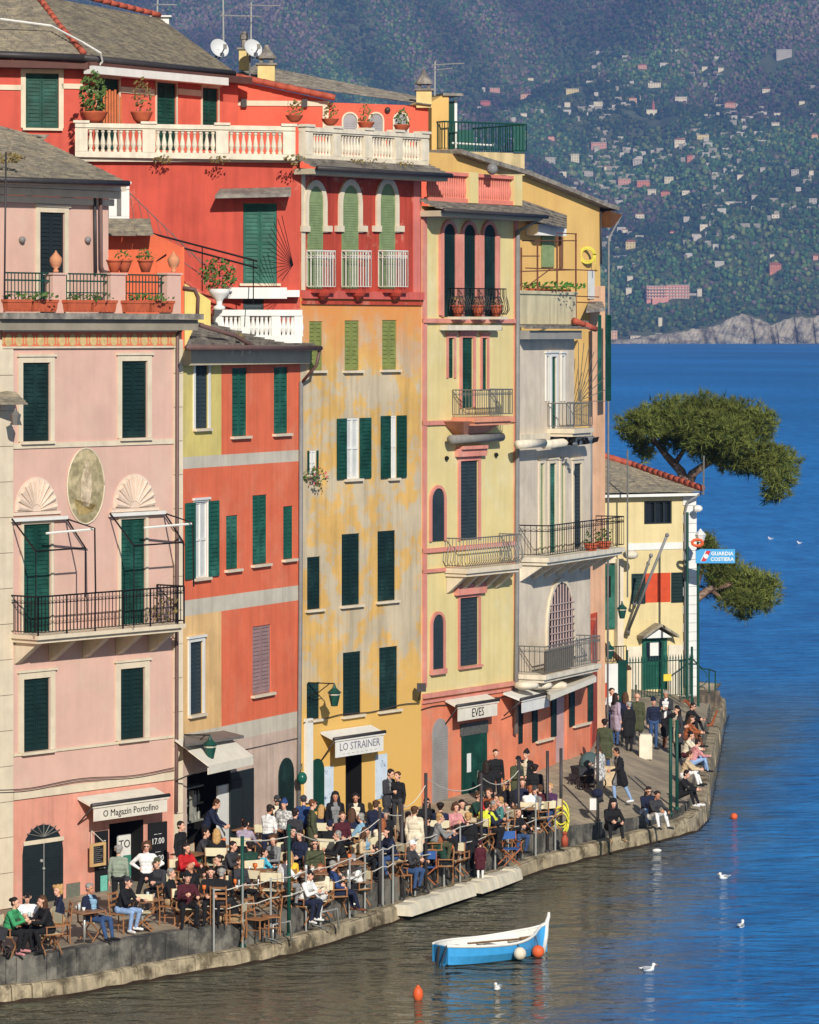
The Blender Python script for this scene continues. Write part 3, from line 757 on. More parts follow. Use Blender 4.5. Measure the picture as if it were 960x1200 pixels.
        if mode == 'open':
            gl = MB(); gl.box(f, u0+.05, u1-.05, z0+.04, z1-.04, -.045, -.035); gl.build('pane', M['curtain'], win)
            a, b = f.u(xs[0]), f.u(xs[1])
            s.leaf(f, a, u0-.01, z0, z1, .025, m, win); s.leaf(f, u1+.01, b, z0, z1, .025, m, win)
        elif leaves == 2:
            um = (u0+u1)/2; s.leaf(f, u0+.01, um-.004, z0+.01, z1-.01, -.06, m, win, solid=solid); s.leaf(f, um+.004, u1-.01, z0+.01, z1-.01, -.06, m, win, solid=solid)
        elif leaves == 1:
            s.leaf(f, u0+.01, u1-.01, z0+.01, z1-.01, -.06, m, win, solid=solid)
        if sill:
            sb = MB(); sb.box(f, u0-.1, u1+.1, z0-.07, z0-.002, -.02, .12); sb.build('sill', sillm or M['cream'], win)
        return win
    def arch(s, x0, x1, y0, y1, m, ring=None, rw=.12, n=.03, pointed=False, name='window', dep=.03, ring_y=None):
        """arched panel (blind shutter) with a ring of trim round it"""
        f = s.fac; u0, u1, z0, z1 = s.rect(x0, x1, y0, y1)
        zr = z0 if ring_y is None else f.z((x0+x1)/2, ring_y)
        def outline(g, z0=z0):
            r = (u1-u0)/2+g; um = (u0+u1)/2; zs = z1-(u1-u0)/2*(1.3 if pointed else 1)
            pts = [(u0-g, z0), (u1+g, z0)]; hgt = (z1-zs)+g
            for k in range(11):
                t = math.pi*k/10; pts.append((um+r*math.cos(t), zs+hgt*math.sin(t)))
            return pts
        inner = outline(0); mb = MB(); mb.prism([f.w(u, z, .004) for u, z in inner], f.n*dep)
        # louvre lines
        st = .07; k = int((z1-(u1-u0)*.6-z0)/st)
        for i in range(k):
            mb.box(f, u0+.05, u1-.05, z0+.06+i*st, z0+.06+i*st+.03, .004+dep-.001, .004+dep+.012)
        p = mb.build(name, m, s.root)
        if ring:
            o2 = outline(rw, zr); inner = outline(0, zr); rb = MB(); n0, n1 = .003, n+.04
            a, b = inner[1:], o2[1:]
            a = a+[inner[0]]; b = b+[o2[0]]
            for i in range(len(a)-1):
                q = [a[i], b[i], b[i+1], a[i+1]]
                rb.hexa([f.w(u, z, n0) for u, z in q]+[f.w(u, z, n1) for u, z in q])
            rb.build('surround', ring, p)
        return p
    def pipe(s, pts, m, r=.05, name='downpipe', off=.1, fac=None):
        f = fac or s.fac; mb = MB(); mb.tube([f.w(*f.uz(x, y, off), off) for x, y in pts], r, 7); return mb.build(name, m, s.root, True)
def rail_mesh(path, h, sp=.11, r=.009, top=.02, belly=False, mid=False, posts=False):
    """iron railing along a 3D base path"""
    mb = MB(); up = Vector((0, 0, h))
    for a, b in zip(path[:-1], path[1:]):
        mb.tube([a+up, b+up], top, 6); mb.tube([a+Vector((0, 0, .08)), b+Vector((0, 0, .08))], .012, 5)
        if mid: mb.tube([a+up*.82, b+up*.82], .012, 5)
        L = (b-a).length; k = max(1, round(L/sp)); d = (b-a).normalized(); out = Vector((d.y, -d.x, 0))
        for i in range(k+1):
            p = a.lerp(b, i/k)
            if belly:
                mb.tube([p+Vector((0, 0, .06)), p+out*.12+Vector((0, 0, h*.25)), p+out*.08+Vector((0, 0, h*.5)), p+Vector((0, 0, h*.75)), p+up], r, 4, cap=False)
            else: mb.tube([p+Vector((0, 0, .0 if posts and i % 8 == 0 else .08)), p+up], r*(2 if posts and i % 8 == 0 else 1), 4, cap=False)
            if mid:
                mb.tube([p+up*.82+Vector((0, 0, 0)), p+d*(L/k/2)+up*.9, p+d*(L/k)+up*.82] if i < k else [p+up*.82, p+up*.85], .007, 4, cap=False)
    return mb
def slate_roof(e0, e1, r1, r0, rows, seed=1, th=.03):
    """courses of slate from the eave e0-e1 up to r0-r1, each lapping the one below"""
    rs = random.Random(seed); mb = MB()
    nrm = (e1-e0).cross(r0-e0)
    if nrm.z < 0: nrm = -nrm
    nrm.normalize()
    for i in range(rows):
        t0, t1 = i/rows, min(1, (i+1.25)/rows)
        a, b = e0.lerp(r0, t0), e1.lerp(r1, t0); c, d = e1.lerp(r1, t1), e0.lerp(r0, t1)
        L = (b-a).length; k = max(1, int(L/.55)); lift = nrm*(th*.9)
        cuts = [0]+sorted(min(.999, max(.001, (j+rs.uniform(-.3, .3))/k)) for j in range(1, k))+[1]
        for f0, f1 in zip(cuts[:-1], cuts[1:]):
            w = nrm*rs.uniform(-.004, .012); g = .006/max(L, .1)
            q = [a.lerp(b, f0+g)+lift+w, a.lerp(b, f1-g)+lift+w, d.lerp(c, f1-g)+w*.3, d.lerp(c, f0+g)+w*.3]
            mb.hexa([p-nrm*th for p in q]+q)
    return mb
def ridge_tiles(pts, m, name, parent, r=.085, seg=.35):
    mb = MB()
    for a, b in zip(pts[:-1], pts[1:]):
        L = (b-a).length; k = max(1, int(L/seg))
        for i in range(k):
            p, q = a.lerp(b, i/k), a.lerp(b, (i+1.12)/k); mb.tube([p, q], [r*1.05, r*.9], 8)
    return mb.build(name, m, parent, True)
def balustrade(path, h, m, name, parent, sp=.24, pier=1.9, br=.075):
    """stone balustrade: plinth, rail, piers and turned balusters along a base path"""
    mb = MB()
    for a, b in zip(path[:-1], path[1:]):
        d = (b-a); L = d.length; T = Fac((a.x, a.y), (b.x, b.y)); z = a.z; dz = b.z-a.z
        def bx(u0, u1, za, zb, n0, n1):
            q = [T.w(u0, z+za+dz*u0/L, n0), T.w(u1, z+za+dz*u1/L, n0), T.w(u1, z+za+dz*u1/L, n1), T.w(u0, z+za+dz*u0/L, n1)]
            mb.hexa(q+[p+Vector((0, 0, zb-za)) for p in q])
        bx(0, L, 0, h*.17, -.11, .11); bx(0, L, h*.87, h, -.13, .13); bx(0, L, h*.82, h*.868, -.09, .09)
        k = max(1, round(L/pier)); pw = .17
        for i in range(k+1):
            u = L*i/k; u = min(max(u, pw), L-pw); bx(u-pw, u+pw, h*.172, h*.818, -.12, .12); bx(u-pw-.05, u+pw+.05, h+.002, h+.07, -.17, .17)
        for i in range(k):
            ua, ub = L*i/k+pw*(2 if i == 0 else 1), L*(i+1)/k-pw*(2 if i == k-1 else 1); q = max(1, round((ub-ua)/sp))
            for j in range(q):
                u = ua+(j+.5)*(ub-ua)/q; c = T.w(u, z+dz*u/L+h*.172, 0); H = h*.648
                mb.lathe(c, [(br*.8, 0), (br*.8, H*.08), (br*.5, H*.12), (br*1.0, H*.34), (br*.85, H*.48), (br*.45, H*.74), (br*.42, H*.84), (br*.75, H*.9), (br*.75, H)], 8)
    return mb.build(name, m, parent)
def foliage(name, c, rx, ry, rz, n, size, m, parent=None, seed=0, mats2=None):
    """loose clump of small leaf faces"""
    rs = random.Random(seed); mb = MB()
    for i in range(n):
        while True:
            p = Vector((rs.uniform(-1, 1), rs.uniform(-1, 1), rs.uniform(-1, 1)))
            if p.length <= 1 and p.length > .25: break
        p = Vector((p.x*rx, p.y*ry, p.z*rz))+Vector(c); a = Vector((rs.uniform(-1, 1), rs.uniform(-1, 1), rs.uniform(-.3, 1))).normalized(); b = a.orthogonal().normalized(); k = a.cross(b)
        s = size*rs.uniform(.6, 1.3); mb.quad(p-b*s*.5, p+k*s*.3, p+b*s*.5+a*s*.15, p-k*s*.3, 1 if mats2 and rs.random() < .18 else 0)
    return mb.build(name, [m]+([mats2] if mats2 else []), parent)
def flower_pot(name, c, r, h, label, n=60, m=None, bowl=False, leaf=None, spread=1.3, grow=1.0, group=None, flower=None):
    e = empty(name, c, label, 'plant pot', group)
    mb = MB(); pr = [(r*.55, 0), (r*.95, h*.7), (r, h*.85), (r*1.12, h*.86), (r*1.12, h), (r*.95, h)] if not bowl else [(r*.4, 0), (r*.75, h*.35), (r, h*.9), (r*1.06, h), (r*.9, h)]
    mb.lathe(c, pr, 12); mb.build('pot', m or M['terracotta'], e, True)
    if n: foliage('leaves', Vector(c)+Vector((0, 0, h+r*.55*grow)), r*spread, r*spread, r*.9*grow, n, r*.45, leaf or M['leaf'], e, sum(map(ord, label)) % 999, flower)
    return e
M['curtain'] = mat('pale_curtain_glass', (206, 206, 200), .3, .1, 3, spec=.5)
def plaster(name, rgb, rgb2=None, streak=.18, var=.11, mix2=(.5, .68), scale2=.7, bump=.25):
    return mat(name, rgb, .85, var*1.2, 1.1, bump, streak=streak*1.35, rgb2=rgb2, mix2=mix2, scale2=scale2, bscale=9)
# =================================================================== pink house (nearest)
PINK = plaster('plaster_pink', (218, 176, 158), (214, 180, 160), .05, .06)
SALMON = plaster('plaster_salmon', (222, 152, 130), (216, 162, 142), .14)
A = House('pink_house', FA, 'pink house with cream corner stones, long iron balcony and plant terrace')
A0, A1 = Vector(XY(*QA[0])), Vector(XY(*QA[1]))
zA = FA.z(107, 385, .0); zAb = FA.z(107, 920)
for x0, x1, y0, y1 in ((26, 58, 425, 517), (142, 172, 423, 513)):
    A.window(x0, x1, y0, y1, M['shutter_dark'], M['cream'], .15)
for x0, x1, y0, y1 in ((27, 59, 614, 743), (141, 170, 608, 735)):
    A.window(x0, x1, y0, y1, M['shutter_green'], M['cream'], .09, sill=False)
for x0, x1, y0, y1 in ((27, 58, 795, 880), (140.5, 169, 783, 866)):
    A.window(x0, x1, y0, y1, M['shutter_dark'], M['cream'], .17)
uS = A.rect(128, 168, 962, 1070); A.op.append((uS[0], uS[1], .3, FA.z(148, 963), 1.4))
A.wall(lambda u, z: 1 if z < zAb else 0, .2, zA, [PINK, SALMON, M['dark']], [A1+Vector((-5, 8)), A0+Vector((-9, 5))], cuts_z=(zAb,))
# bands, quoins, frieze
def band(h, x0, x1, y, hp, m, n=.04, name='string_course', fac=None, off=0):
    f = fac or h.fac; u0, u1 = f.u(x0, off), f.u(x1, off); xm = (x0+x1)/2; z0 = f.z(xm, y+hp/2, off); z1 = f.z(xm, y-hp/2, off)
    mb = MB(); mb.box(f, u0, u1, z0, z1, off+.002, off+n); return mb.build(name, m, h.root)
band(A, 15, 204, 520, 6, M['cream']); band(A, 15, 204, 921, 9, M['cream'], .05); band(A, 15, 204, 874, 3, M['cream'])
for i, (xa, xb) in enumerate(((-2, 14), (203, 213))):
    mb = MB(); z = .9
    while z < zA-.75:
        u0, u1 = FA.u(xa), FA.u(xb)
        mb.box(FA, u0, u1, z, z+.86, .003, .045 if int(z*7) % 2 else .05); z += .875
    mb.build('quoin', M['cream'], A.root)
zf0, zf1 = FA.z(107, 405.5), FA.z(107, 389); uq0, uq1 = FA.u(1), FA.u(208)
mb = MB(); mb.box(FA, uq0, uq1, zf0, zf1, .052, .066); fr = mb.build('frieze', mat('frieze_orange', (222, 120, 84), .85, .1, 4), A.root)
mb = MB(); k = 17
for i in range(k):
    u = uq0+(i+.5)*(uq1-uq0)/k; zc = (zf0+zf1)/2; w_ = (uq1-uq0)/k
    for (ra, rb_, nn) in ((.36, .44, .072),):
        pts = [FA.w(u+w_*ra*math.cos(t*.524)*(1 if math.sin(t*.524) < 0 else .8), zc+(zf1-zf0)*rb_*math.sin(t*.524)-.02, .067) for t in range(12)]
        mb.prism(pts, FA.n*.008)
    mb.box(FA, u-w_*.5-.02, u-w_*.5+.02, zf0+.05, zf1-.1, .067, .074)
mb.build('frieze_ornament', mat('frieze_ochre', (206, 178, 120), .85, .2, 9), A.root)
mb = MB(); mb.box(FA, uq0, uq1, zf1+.002, zf1+.05, .05, .09); mb.box(FA, uq0, uq1, zf0-.05, zf0-.002, .05, .08); mb.build('moulding', M['cream'], A.root)
# cornice and terrace floor
u0, u1 = FA.u(-4, .0)-.3, FA.W+.28
z_c0, z_c1 = FA.z(107, 387, .3), FA.z(107, 374, .5)
zt = FA.z(107, 367, .5)
mb = MB(); mb.box(FA, u0, u1-.05, z_c0, z_c1-.004, -.4, .36); mb.build('cornice', mat('cornice_grey_stone', (150, 140, 122), .85, .15, 2, .2), A.root)  # plain grey stone under the terrace slab
mb = MB(); mb.box(FA, u0, u1, z_c1, zt, -3.2, .52); mb.build('terrace_slab', M['slate_grey'], A.root)
# parapet piers, railing, planters
def pier(x0, x1, y0):
    a, b, c, d = A.rect(x0, x1, y0, 366, .3); mb = MB(); mb.box(FA, a, b, zt, d, .02, .3); mb.box(FA, a-.04, b+.04, d+.002, d+.05, -.02, .34); return mb.build('parapet_pier', PINK, A.root)
for x0, x1 in ((62, 77), (130, 147), (196, 212)): pier(x0, x1, 322)
for x0, x1 in ((5, 62), (78, 130), (148, 197)):
    a, b = FA.u(x0, .18), FA.u(x1, .18); z1 = FA.z(100, 321, .18)
    rail_mesh([FA.w(a, zt, .18), FA.w(b, zt, .18)], z1-zt, .12, .013, .022, mid=False).build('terrace_railing', M['iron_green'], A.root)
    mb = MB(); mb.box(FA, a, b, z1-.2, z1-.16, .165, .195); mb.box(FA, a, b, zt+.5, zt+.53, .165, .195); mb.build('terrace_railing', M['iron_green'], A.root)
for i, (x0, x1, lab) in enumerate(((7, 68, 'long terracotta planter at the left end of the pink house terrace'), (78, 137, 'long terracotta planter in the middle of the pink house terrace'), (147, 204, 'long terracotta planter at the right end of the pink house terrace'))):
    a, b = FA.u(x0, .48), FA.u(x1, .48); z1 = zt+.33
    e = empty('planter', FA.w((a+b)/2, zt, .4), lab, 'planter', 'planters on the pink house terrace')
    mb = MB(); n_ = 2
    for q in range(n_):
        c0, c1 = a+(b-a)*q/n_+.02, a+(b-a)*(q+1)/n_-.02
        mb.hexa([FA.w(c0+.05, zt+.03, .33), FA.w(c1-.05, zt+.03, .33), FA.w(c1-.05, zt+.03, .49), FA.w(c0+.05, zt+.03, .49), FA.w(c0, z1, .31), FA.w(c1, z1, .31), FA.w(c1, z1, .52), FA.w(c0, z1, .52)])
        mb.box(FA, c0-.01, c1+.01, z1-.07, z1, .30, .53)
        for j in range(5): mb.box(FA, c0+.1+j*(c1-c0-.2)/4-.012, c0+.1+j*(c1-c0-.2)/4+.012, zt+.06, z1-.08, .5, .515)
    mb.build('trough', M['terracotta'], e)
    foliage('leaves', FA.w((a+b)/2, z1+.08, .41), (b-a)*.4, .35, .1, 70, .12, M['leaf'], e, i)
for x, lab in ((65.5, 'terracotta urn finial on the left parapet pier of the pink house'), (203.5, 'terracotta urn finial on the right parapet pier of the pink house')):
    c = FA.w(*FA.uz(x, 319, .16), .16); mb = MB()
    mb.lathe(c, [(.07, 0), (.07, .05), (.04, .08), (.12, .16), (.16, .28), (.15, .36), (.08, .44), (.03, .5), (.0, .56)], 12)
    tag(mb.build('urn_finial', mat('pale_terracotta', (206, 140, 100), .8, .12, 5, .1), None, True), lab, 'urn', 'urn finials on the pink house')
for x, lab, fl in ((134, 'pale clay pot left of the grassy pots on the pink terrace', 0), (145.5, 'small terracotta trough of green plants on the pink terrace wall', 40), (170.5, 'round terracotta pot of bright green plants on the pink terrace wall', 90)):
    c = FA.w(*FA.uz(x, 319, .0), .0); flower_pot('flower_pot', c, .19, .32, lab, fl, group='pots on the pink house terrace wall')
# upper storey set back
FA2 = Fac(tuple(FA.w(0, 0, -1.6).xy), tuple(FA.w(FA.W, 0, -1.6).xy))
op2 = []
ux1 = FA2.u(127); zu1 = FA2.z(64, 232)
A.window(46, 75, 249, 368, M['shutter_black'], M['cream'], .14, sill=False, fac=FA2, op=op2)
A.wall(lambda u, z: 0, zt-.05, zu1, [PINK, M['dark']], [FA2.w(ux1, 0, -5).xy, FA2.w(0, 0, -5).xy], u1=ux1, op=op2, fac=FA2)
mb = MB(); mb.box(FA2, -.4, ux1+.12, FA2.z(64, 239), FA2.z(64, 231), .003, .1); mb.box(FA2, -.4, ux1+.2, FA2.z(64, 230.5), FA2.z(64, 222), .003, .22); mb.box(FA2, -.4, ux1+.3, FA2.z(64, 221.5), FA2.z(64, 213), .003, .36)
mb.build('cornice', M['cream'], A.root)
for x in (24, 101):
    c = FA2.w(*FA2.uz(x, 281), .06); mb = MB(); mb.ball(c, .09, 10, 6); mb.tube([c, c-FA2.n*.06], .03); lamp = mb.build('wall_lamp', M['pipe_grey'], A.root, True)
e0 = FA.w(*FA.uz(-14, 209, -.75), -.75); e1 = FA.w(*FA.uz(149, 214, -.75), -.75)
r0 = P(-14, 143, 105.2); r1 = P(34, 157, 105.2)
rf = slate_roof(e0, e1, r1, r0, 26, 5).build('roof', M['slate'], A.root)
sb = slate_roof(e1, FA.w(FA.u(149, -.75), e1.z, -5.6), r1+Vector((.5, .4, 0)), r1, 18, 6); sb.build('roof', M['slate'], A.root)
mb = MB(); mb.tube([e0-Vector((0, 0, .02))+FA.n*.05, e1-Vector((0, 0, .02))+FA.n*.05], .075, 8); mb.build('gutter', M['lead'], A.root, True)
mb = MB(); mb.hexa([e0+Vector((0, 0, -.1)), e1+Vector((0, 0, -.1)), FA.w(FA.u(149, -.75), e1.z-.1, -3), FA.w(FA.u(-14, -.75), e0.z-.1, -3)]+[e0+Vector((0, 0, -.035)), e1+Vector((0, 0, -.035)), FA.w(FA.u(149, -.75), e1.z-.035, -3), FA.w(FA.u(-14, -.75), e0.z-.035, -3)]); mb.build('soffit', M['soffit'], A.root)
for q in (FA.w(*FA.uz(3, 200, -.75), -.75),): foliage('roof_moss', q+Vector((0, .9, .35)), .5, .3, .12, 60, .14, M['leaf_dry'], A.root, 3)
A.pipe([(134, 218), (131, 226), (118, 232), (118.5, 312), (121, 318), (128, 320)], M['pipe_brown'], .05, off=-1.45)
A.pipe([(111, 228), (112, 320)], M['lead'], .045, off=-1.5)
A.pipe([(218, 378), (213, 386), (208, 392), (207.5, 690), (207, 893), (206.5, 952)], M['pipe_brown'], .05, off=.1)
mb = MB(); mb.tube([FA.w(*FA.uz(7, 178, .3), .3), FA.w(*FA.uz(5, 366, .3), .3)], .025, 6); tag(mb.build('mast', M['lead'], None, True), 'thin dark mast at the left edge before the pink terrace', 'mast')
# shells and oval panel
def shell(x, y0, y1, hw):
    u, zb = FA.uz(x, y1); zt_ = FA.z(x, y0); w_ = FA.u(x+hw)-u; h_ = zt_-zb; mb = MB()
    mb.prism([FA.w(u-w_*1.02, zb, .003)]+[FA.w(u-w_*math.cos(math.pi*k/14), zb+h_*math.sin(math.pi*k/14), .003) for k in range(15)]+[FA.w(u+w_*1.02, zb, .003)], FA.n*.02)
    for k in range(11):
        a = math.pi*(k+.5)/11; c = FA.w(u+w_*.2*math.cos(a), zb+h_*.2*math.sin(a), .03); d = FA.w(u+w_*.9*math.cos(a), zb+h_*.9*math.sin(a), .035)
        mb.tube([c, d], [.02, .075], 6)
    mb.box(FA, u-w_*1.1, u+w_*1.1, zb-.09, zb-.01, .003, .06)
    return mb.build('shell_relief', mat('shell_plaster', (226, 202, 180), .85, .1, 4), A.root)
shell(42, 559, 599, 25); shell(157, 555, 595, 25)
u, zc = FA.uz(100, 569.5); ru = FA.u(121)-u; rz = FA.z(100, 526)-zc; mb = MB()
mb.prism([FA.w(u+ru*math.cos(t*math.pi/16), zc+rz*math.sin(t*math.pi/16), .003) for t in range(32)], FA.n*.02)
A_ov = mb.build('painted_oval', mat('faded_oval_painting', (196, 178, 138), .9, .25, 5, rgb2=(150, 138, 102), mix2=(.42, .55), scale2=1.8), A.root)
mb = MB()
for q, k_ in (([(-.25, -.55), (.2, -.6), (.35, -.1), (.3, .35), (.12, .5), (-.1, .5), (-.28, .2), (-.3, -.2)], 0), ([(.05+.13*math.cos(t*.63), .62+.09*math.sin(t*.63)) for t in range(10)], 0), ([(-.3, .2), (-.12, .4), (-.2, .3), (-.5, -.02), (-.55, -.1)], 0), ([(-.75, -.35), (-.3, -.5), (.4, -.75), (.6, -.55), (.1, -.8), (-.4, -.8)], 1)):
    mb.prism([FA.w(u+ru*a_*.95, zc+rz*b_*.95, .023) for a_, b_ in q], FA.n*.003, k_)
mb.build('painted_figure', [mat('faded_figure', (212, 192, 160), .9, .25, 7, rgb2=(170, 150, 120), mix2=(.45, .6), scale2=4), mat('faded_ground', (170, 146, 92), .9, .25, 6)], A_ov)
mb = MB(); pts = [FA.w(u+ru*1.03*math.cos(t*math.pi/16), zc+rz*1.02*math.sin(t*math.pi/16), .02) for t in range(33)]; mb.tube(pts, .022, 6); mb.build('rim', M['cream'], A_ov, True)
# awning frames over the balcony doors
for x in (0, 115):
    L_ = lambda px, py, off: FA.w(*FA.uz(px+x, py-(.03*x if x else 0)-(3 if x else 0), off), off)
    mb = MB(); mb.box(FA, FA.u(14+x, .1), FA.u(78+x, .1), FA.z(45+x, 610-(6 if x else 0), .1), FA.z(45+x, 606-(6 if x else 0), .1), .05, .16); bar = mb.build('awning_bar', M['white'], A.root)
    mb = MB(); r_ = .022
    a, b = L_(14, 608, .1), L_(78, 608, .1); c, d = L_(42, 646, 1.1), L_(100, 642, 1.1)
    mb.tube([a, c], r_, 6); mb.tube([b, d], r_, 6); mb.tube([c, d], r_, 6); mb.tube([d, L_(100, 700, 1.1)], r_*.9, 6); mb.tube([c, L_(42, 742, 1.1)], r_*.7, 6)
    mb.tube([b, L_(111, 619, 1.05), L_(112, 694, 1.05)], r_, 6)
    mb.build('awning_frame', M['iron'], A.root)
    mb = MB(); mb.tube([L_(54, 625, .5), L_(111, 620, .9)], .03, 6); mb.build('awning_bar', M['white'], A.root)
# long balcony
nb = 1.0; ub0, ub1 = FA.u(11, 0), FA.u(218, nb); zb = FA.z(110, 740, nb)
mb = MB(); mb.box(FA, ub0, ub1, zb-.1, zb, .01, nb); mb.box(FA, ub0+.06, ub1-.06, zb-.2, zb-.102, .01, nb-.1)
bal = mb.build('balcony', M['cream'], A.root)
mb = MB()
for i in range(5):
    u = ub0+.25+(ub1-ub0-.5)*i/4; mb = MB()
    mb.hexa([FA.w(u-.09, zb-.75, .01), FA.w(u+.09, zb-.75, .01), FA.w(u+.09, zb-.7, .12), FA.w(u-.09, zb-.7, .12), FA.w(u-.09, zb-.202, .01), FA.w(u+.09, zb-.202, .01), FA.w(u+.09, zb-.202, .82), FA.w(u-.09, zb-.202, .82)])
    mb.build('bracket', M['cream'], bal)
rail_mesh([FA.w(ub0+.03, zb, .02), FA.w(ub0+.03, zb, nb-.04), FA.w(ub1-.03, zb, nb-.04), FA.w(ub1-.03, zb, .02)], FA.z(110, 695, nb)-zb, .125, .011, .022, mid=True, posts=True).build('railing', M['iron'], bal)
foliage('balcony_plants', FA.w(FA.u(190, .7), zb+.45, .7), .4, .3, .4, 60, .13, M['leaf_dry'], bal, 5)
# ground floor: arched door, shop door, boards, vent, awning sign
dr = A.arch(26, 73, 966, 1072, M['shutter_black'], None, .1, name='door'); 
mb = MB(); a, b, c, d = A.rect(26, 73, 983, 988); mb.box(FA, a, b, c, d, .045, .06); mb.build('transom', M['cream'], dr)
mb = MB(); um = (a+b)/2
for k in range(1, 8):
    t = math.pi*k/8; mb.tube([FA.w(um, d+.05, .05), FA.w(um+(b-a)*.44*math.cos(t), d+.05+.34*math.sin(t), .05)], .014, 5)
mb.build('fanlight', M['iron_grey'], dr); mb = MB(); mb.box(FA, um-.012, um+.012, .95, c, .05, .058); mb.ball(FA.w(um-.1, 1.95, .07), .045, 8, 5); mb.ball(FA.w(um-.02, 1.75, .07), .04, 8, 5); mb.build('handle', M['steel'], dr)
A.box('vent', mat('vent_grille', (110, 112, 98), .7, .2, 20), 78.5, 94, 1035, 1068, .003, .03)
sh = A.box('shop_door', M['white'], 139, 166, 977, 1066, -.5, -.44, off=-.44)
a, b, c, d = A.rect(141, 158, 1002, 1028, -.44); mb = MB(); mb.box(FA, a+.1, b+.1, c, d, -.438, -.43); mb.build('poster', mat('teal_poster', (60, 130, 110), .6, .15, 4), sh)
text_mesh('TO!T', 'lettering', M['sign_ink'], FA, FA.u(150, -.44), FA.z(150, 989, -.44), -.436, .3, sh)
for x0, x1, y0, y1, lines in ((112.5, 127, 974, 1064, 'left'), (174.5, 196, 964, 1066, 'right')):
    p = A.box('menu_board', M['black_board'], x0, x1, y0, y1, .003, .05)
    xm = (x0+x1)/2
    rows = ((988, '- - 7', .16), (997, '-----', .12), (1003, '----', .12), (1009, '-----', .12), (1017, '------', .12)) if lines == 'left' else ((977, '--- ---', .13), (986, '17.00', .22), (998, '-----', .12), (1006, '20.20', .2))
    for y, t_, s_ in rows: text_mesh(t_, 'lettering', M['chalk_white'], FA, FA.u(xm, .06), FA.z(xm, y, .06), .052, s_, p)
    if lines == 'left':
        a, b, c, d = A.rect(118, 126, 1026, 1048, .06); mb = MB(); mb.box(FA, a, b, c, d, .051, .06); mb.build('panel', mat('mint_panel', (110, 190, 170), .6, .2, 20), p)
fb = empty('chalkboard', FA.w(FA.u(115.5, .3), 2, .3), 'small framed chalkboard menu hanging beside the shop door of the pink house', 'chalkboard')
a, b, c, d = A.rect(107, 124, 988, 1015, .3); mb = MB(); w_ = .07
for q in ((a, b, c, c+w_), (a, b, d-w_, d), (a, a+w_, c+w_, d-w_), (b-w_, b, c+w_, d-w_)): mb.box(FA, *q, .24, .31)
mb.build('frame', mat('pale_wood', (206, 168, 112), .6, .15, 6), fb); mb = MB(); mb.box(FA, a+w_, b-w_, c+w_, d-w_, .25, .28); bd = mb.build('board', M['black_board'], fb)
mb = MB()
for i in range(8): mb.tube([FA.w(a+.1+(b-a-.2)*k/14, d-.12-i*.05+.008*math.sin(k*2.3+i*1.7), .283) for k in range(15 if i % 3 else 11)], .006, 4)
mb.build('chalk_writing', M['pipe_grey'], fb)
mb = MB(); mb.tube([FA.w(a+.05, d, .27), FA.w((a+b)/2, d+.3, .05)], .008, 4); mb.tube([FA.w(b-.05, d, .27), FA.w((a+b)/2, d+.3, .05)], .008, 4); mb.build('cord', M['rope'], fb)
def awning_sign(h, x0, x1, yt0, yb0, off, txt, label, size, m=None, ink=None, slope=.09, squeeze=1.0, txt2=None, frac=.75):
    """cassette awning with a straight valance carrying lettering"""
    f = h.fac; e = empty('awning', f.w(f.u((x0+x1)/2, off), f.z((x0+x1)/2, yb0, off), off), label, 'awning', 'awnings over the shop doors')
    u0, u1, z0, z1 = h.rect(x0, x1, yt0, yb0, off); m = m or M['awning']
    mb = MB(); mb.box(f, u0, u1, z0, z1-.12, off-.02, off); mb.build('valance', m, e)
    mb = MB(); mb.hexa([f.w(u0-.05, z1-.10, off+.03), f.w(u1+.05, z1-.10, off+.03), f.w(u1+.05, z1+slope, .02), f.w(u0-.05, z1+slope, .02), f.w(u0-.05, z1-.04, off+.03), f.w(u1+.05, z1-.04, off+.03), f.w(u1+.05, z1+slope+.06, .02), f.w(u0-.05, z1+slope+.06, .02)]); mb.build('canopy', m, e)
    mb = MB(); mb.tube([f.w(u0-.08, z1-.02, off), f.w(u1+.08, z1-.02, off)], .05, 8); mb.tube([f.w(u0-.03, z1-.05, off), f.w(u0-.03, z0-.1, .03)], .02, 6); mb.tube([f.w(u1+.03, z1-.05, off), f.w(u1+.03, z0-.1, .03)], .02, 6); mb.build('frame', M['lead'], e, True)
    zt_ = z0+(z1-.12-z0)*(.5 if not txt2 else .62)
    text_mesh(txt, 'lettering', ink or M['sign_ink'], f, (u0+u1)/2, zt_, off+.002, size, e, fit=(u1-u0)*frac) if txt else None
    if txt2: text_mesh(txt2, 'lettering', ink or M['sign_ink'], f, (u0+u1)/2, z0+(z1-.12-z0)*.2, off+.002, size*.32, e, fit=(u1-u0)*.7)
    return e
awning_sign(A, 110, 196, 937, 957, .55, 'O Magazin Portofino', 'cream shop awning lettered O Magazin over the pink house shop door', .24)
# wires along the lower band
mb = MB()
for dy in (0, 3): mb.tube([FA.w(*FA.uz(x, 926-(x/213)*26+dy+2*math.sin(x*.05), .06), .06) for x in range(0, 214, 12)], .011, 4)
mb.build('cable', M['lead'], A.root)
# statue hood and lantern at the left corner
mb = slate_roof(P(-8, 474, 95.0), P(33, 474, 95.3), P(18, 459, 95.9), P(-8, 456, 95.9), 5, 8); hd = mb.build('porch_hood', M['slate'], A.root)
mb = MB(); c = P(18, 486, 95.3); mb.lathe(c, [(.09, -.25), (.14, .0), (.03, .1), (.02, .16)], 6); mb.build('lantern', M['iron_grey'], A.root)
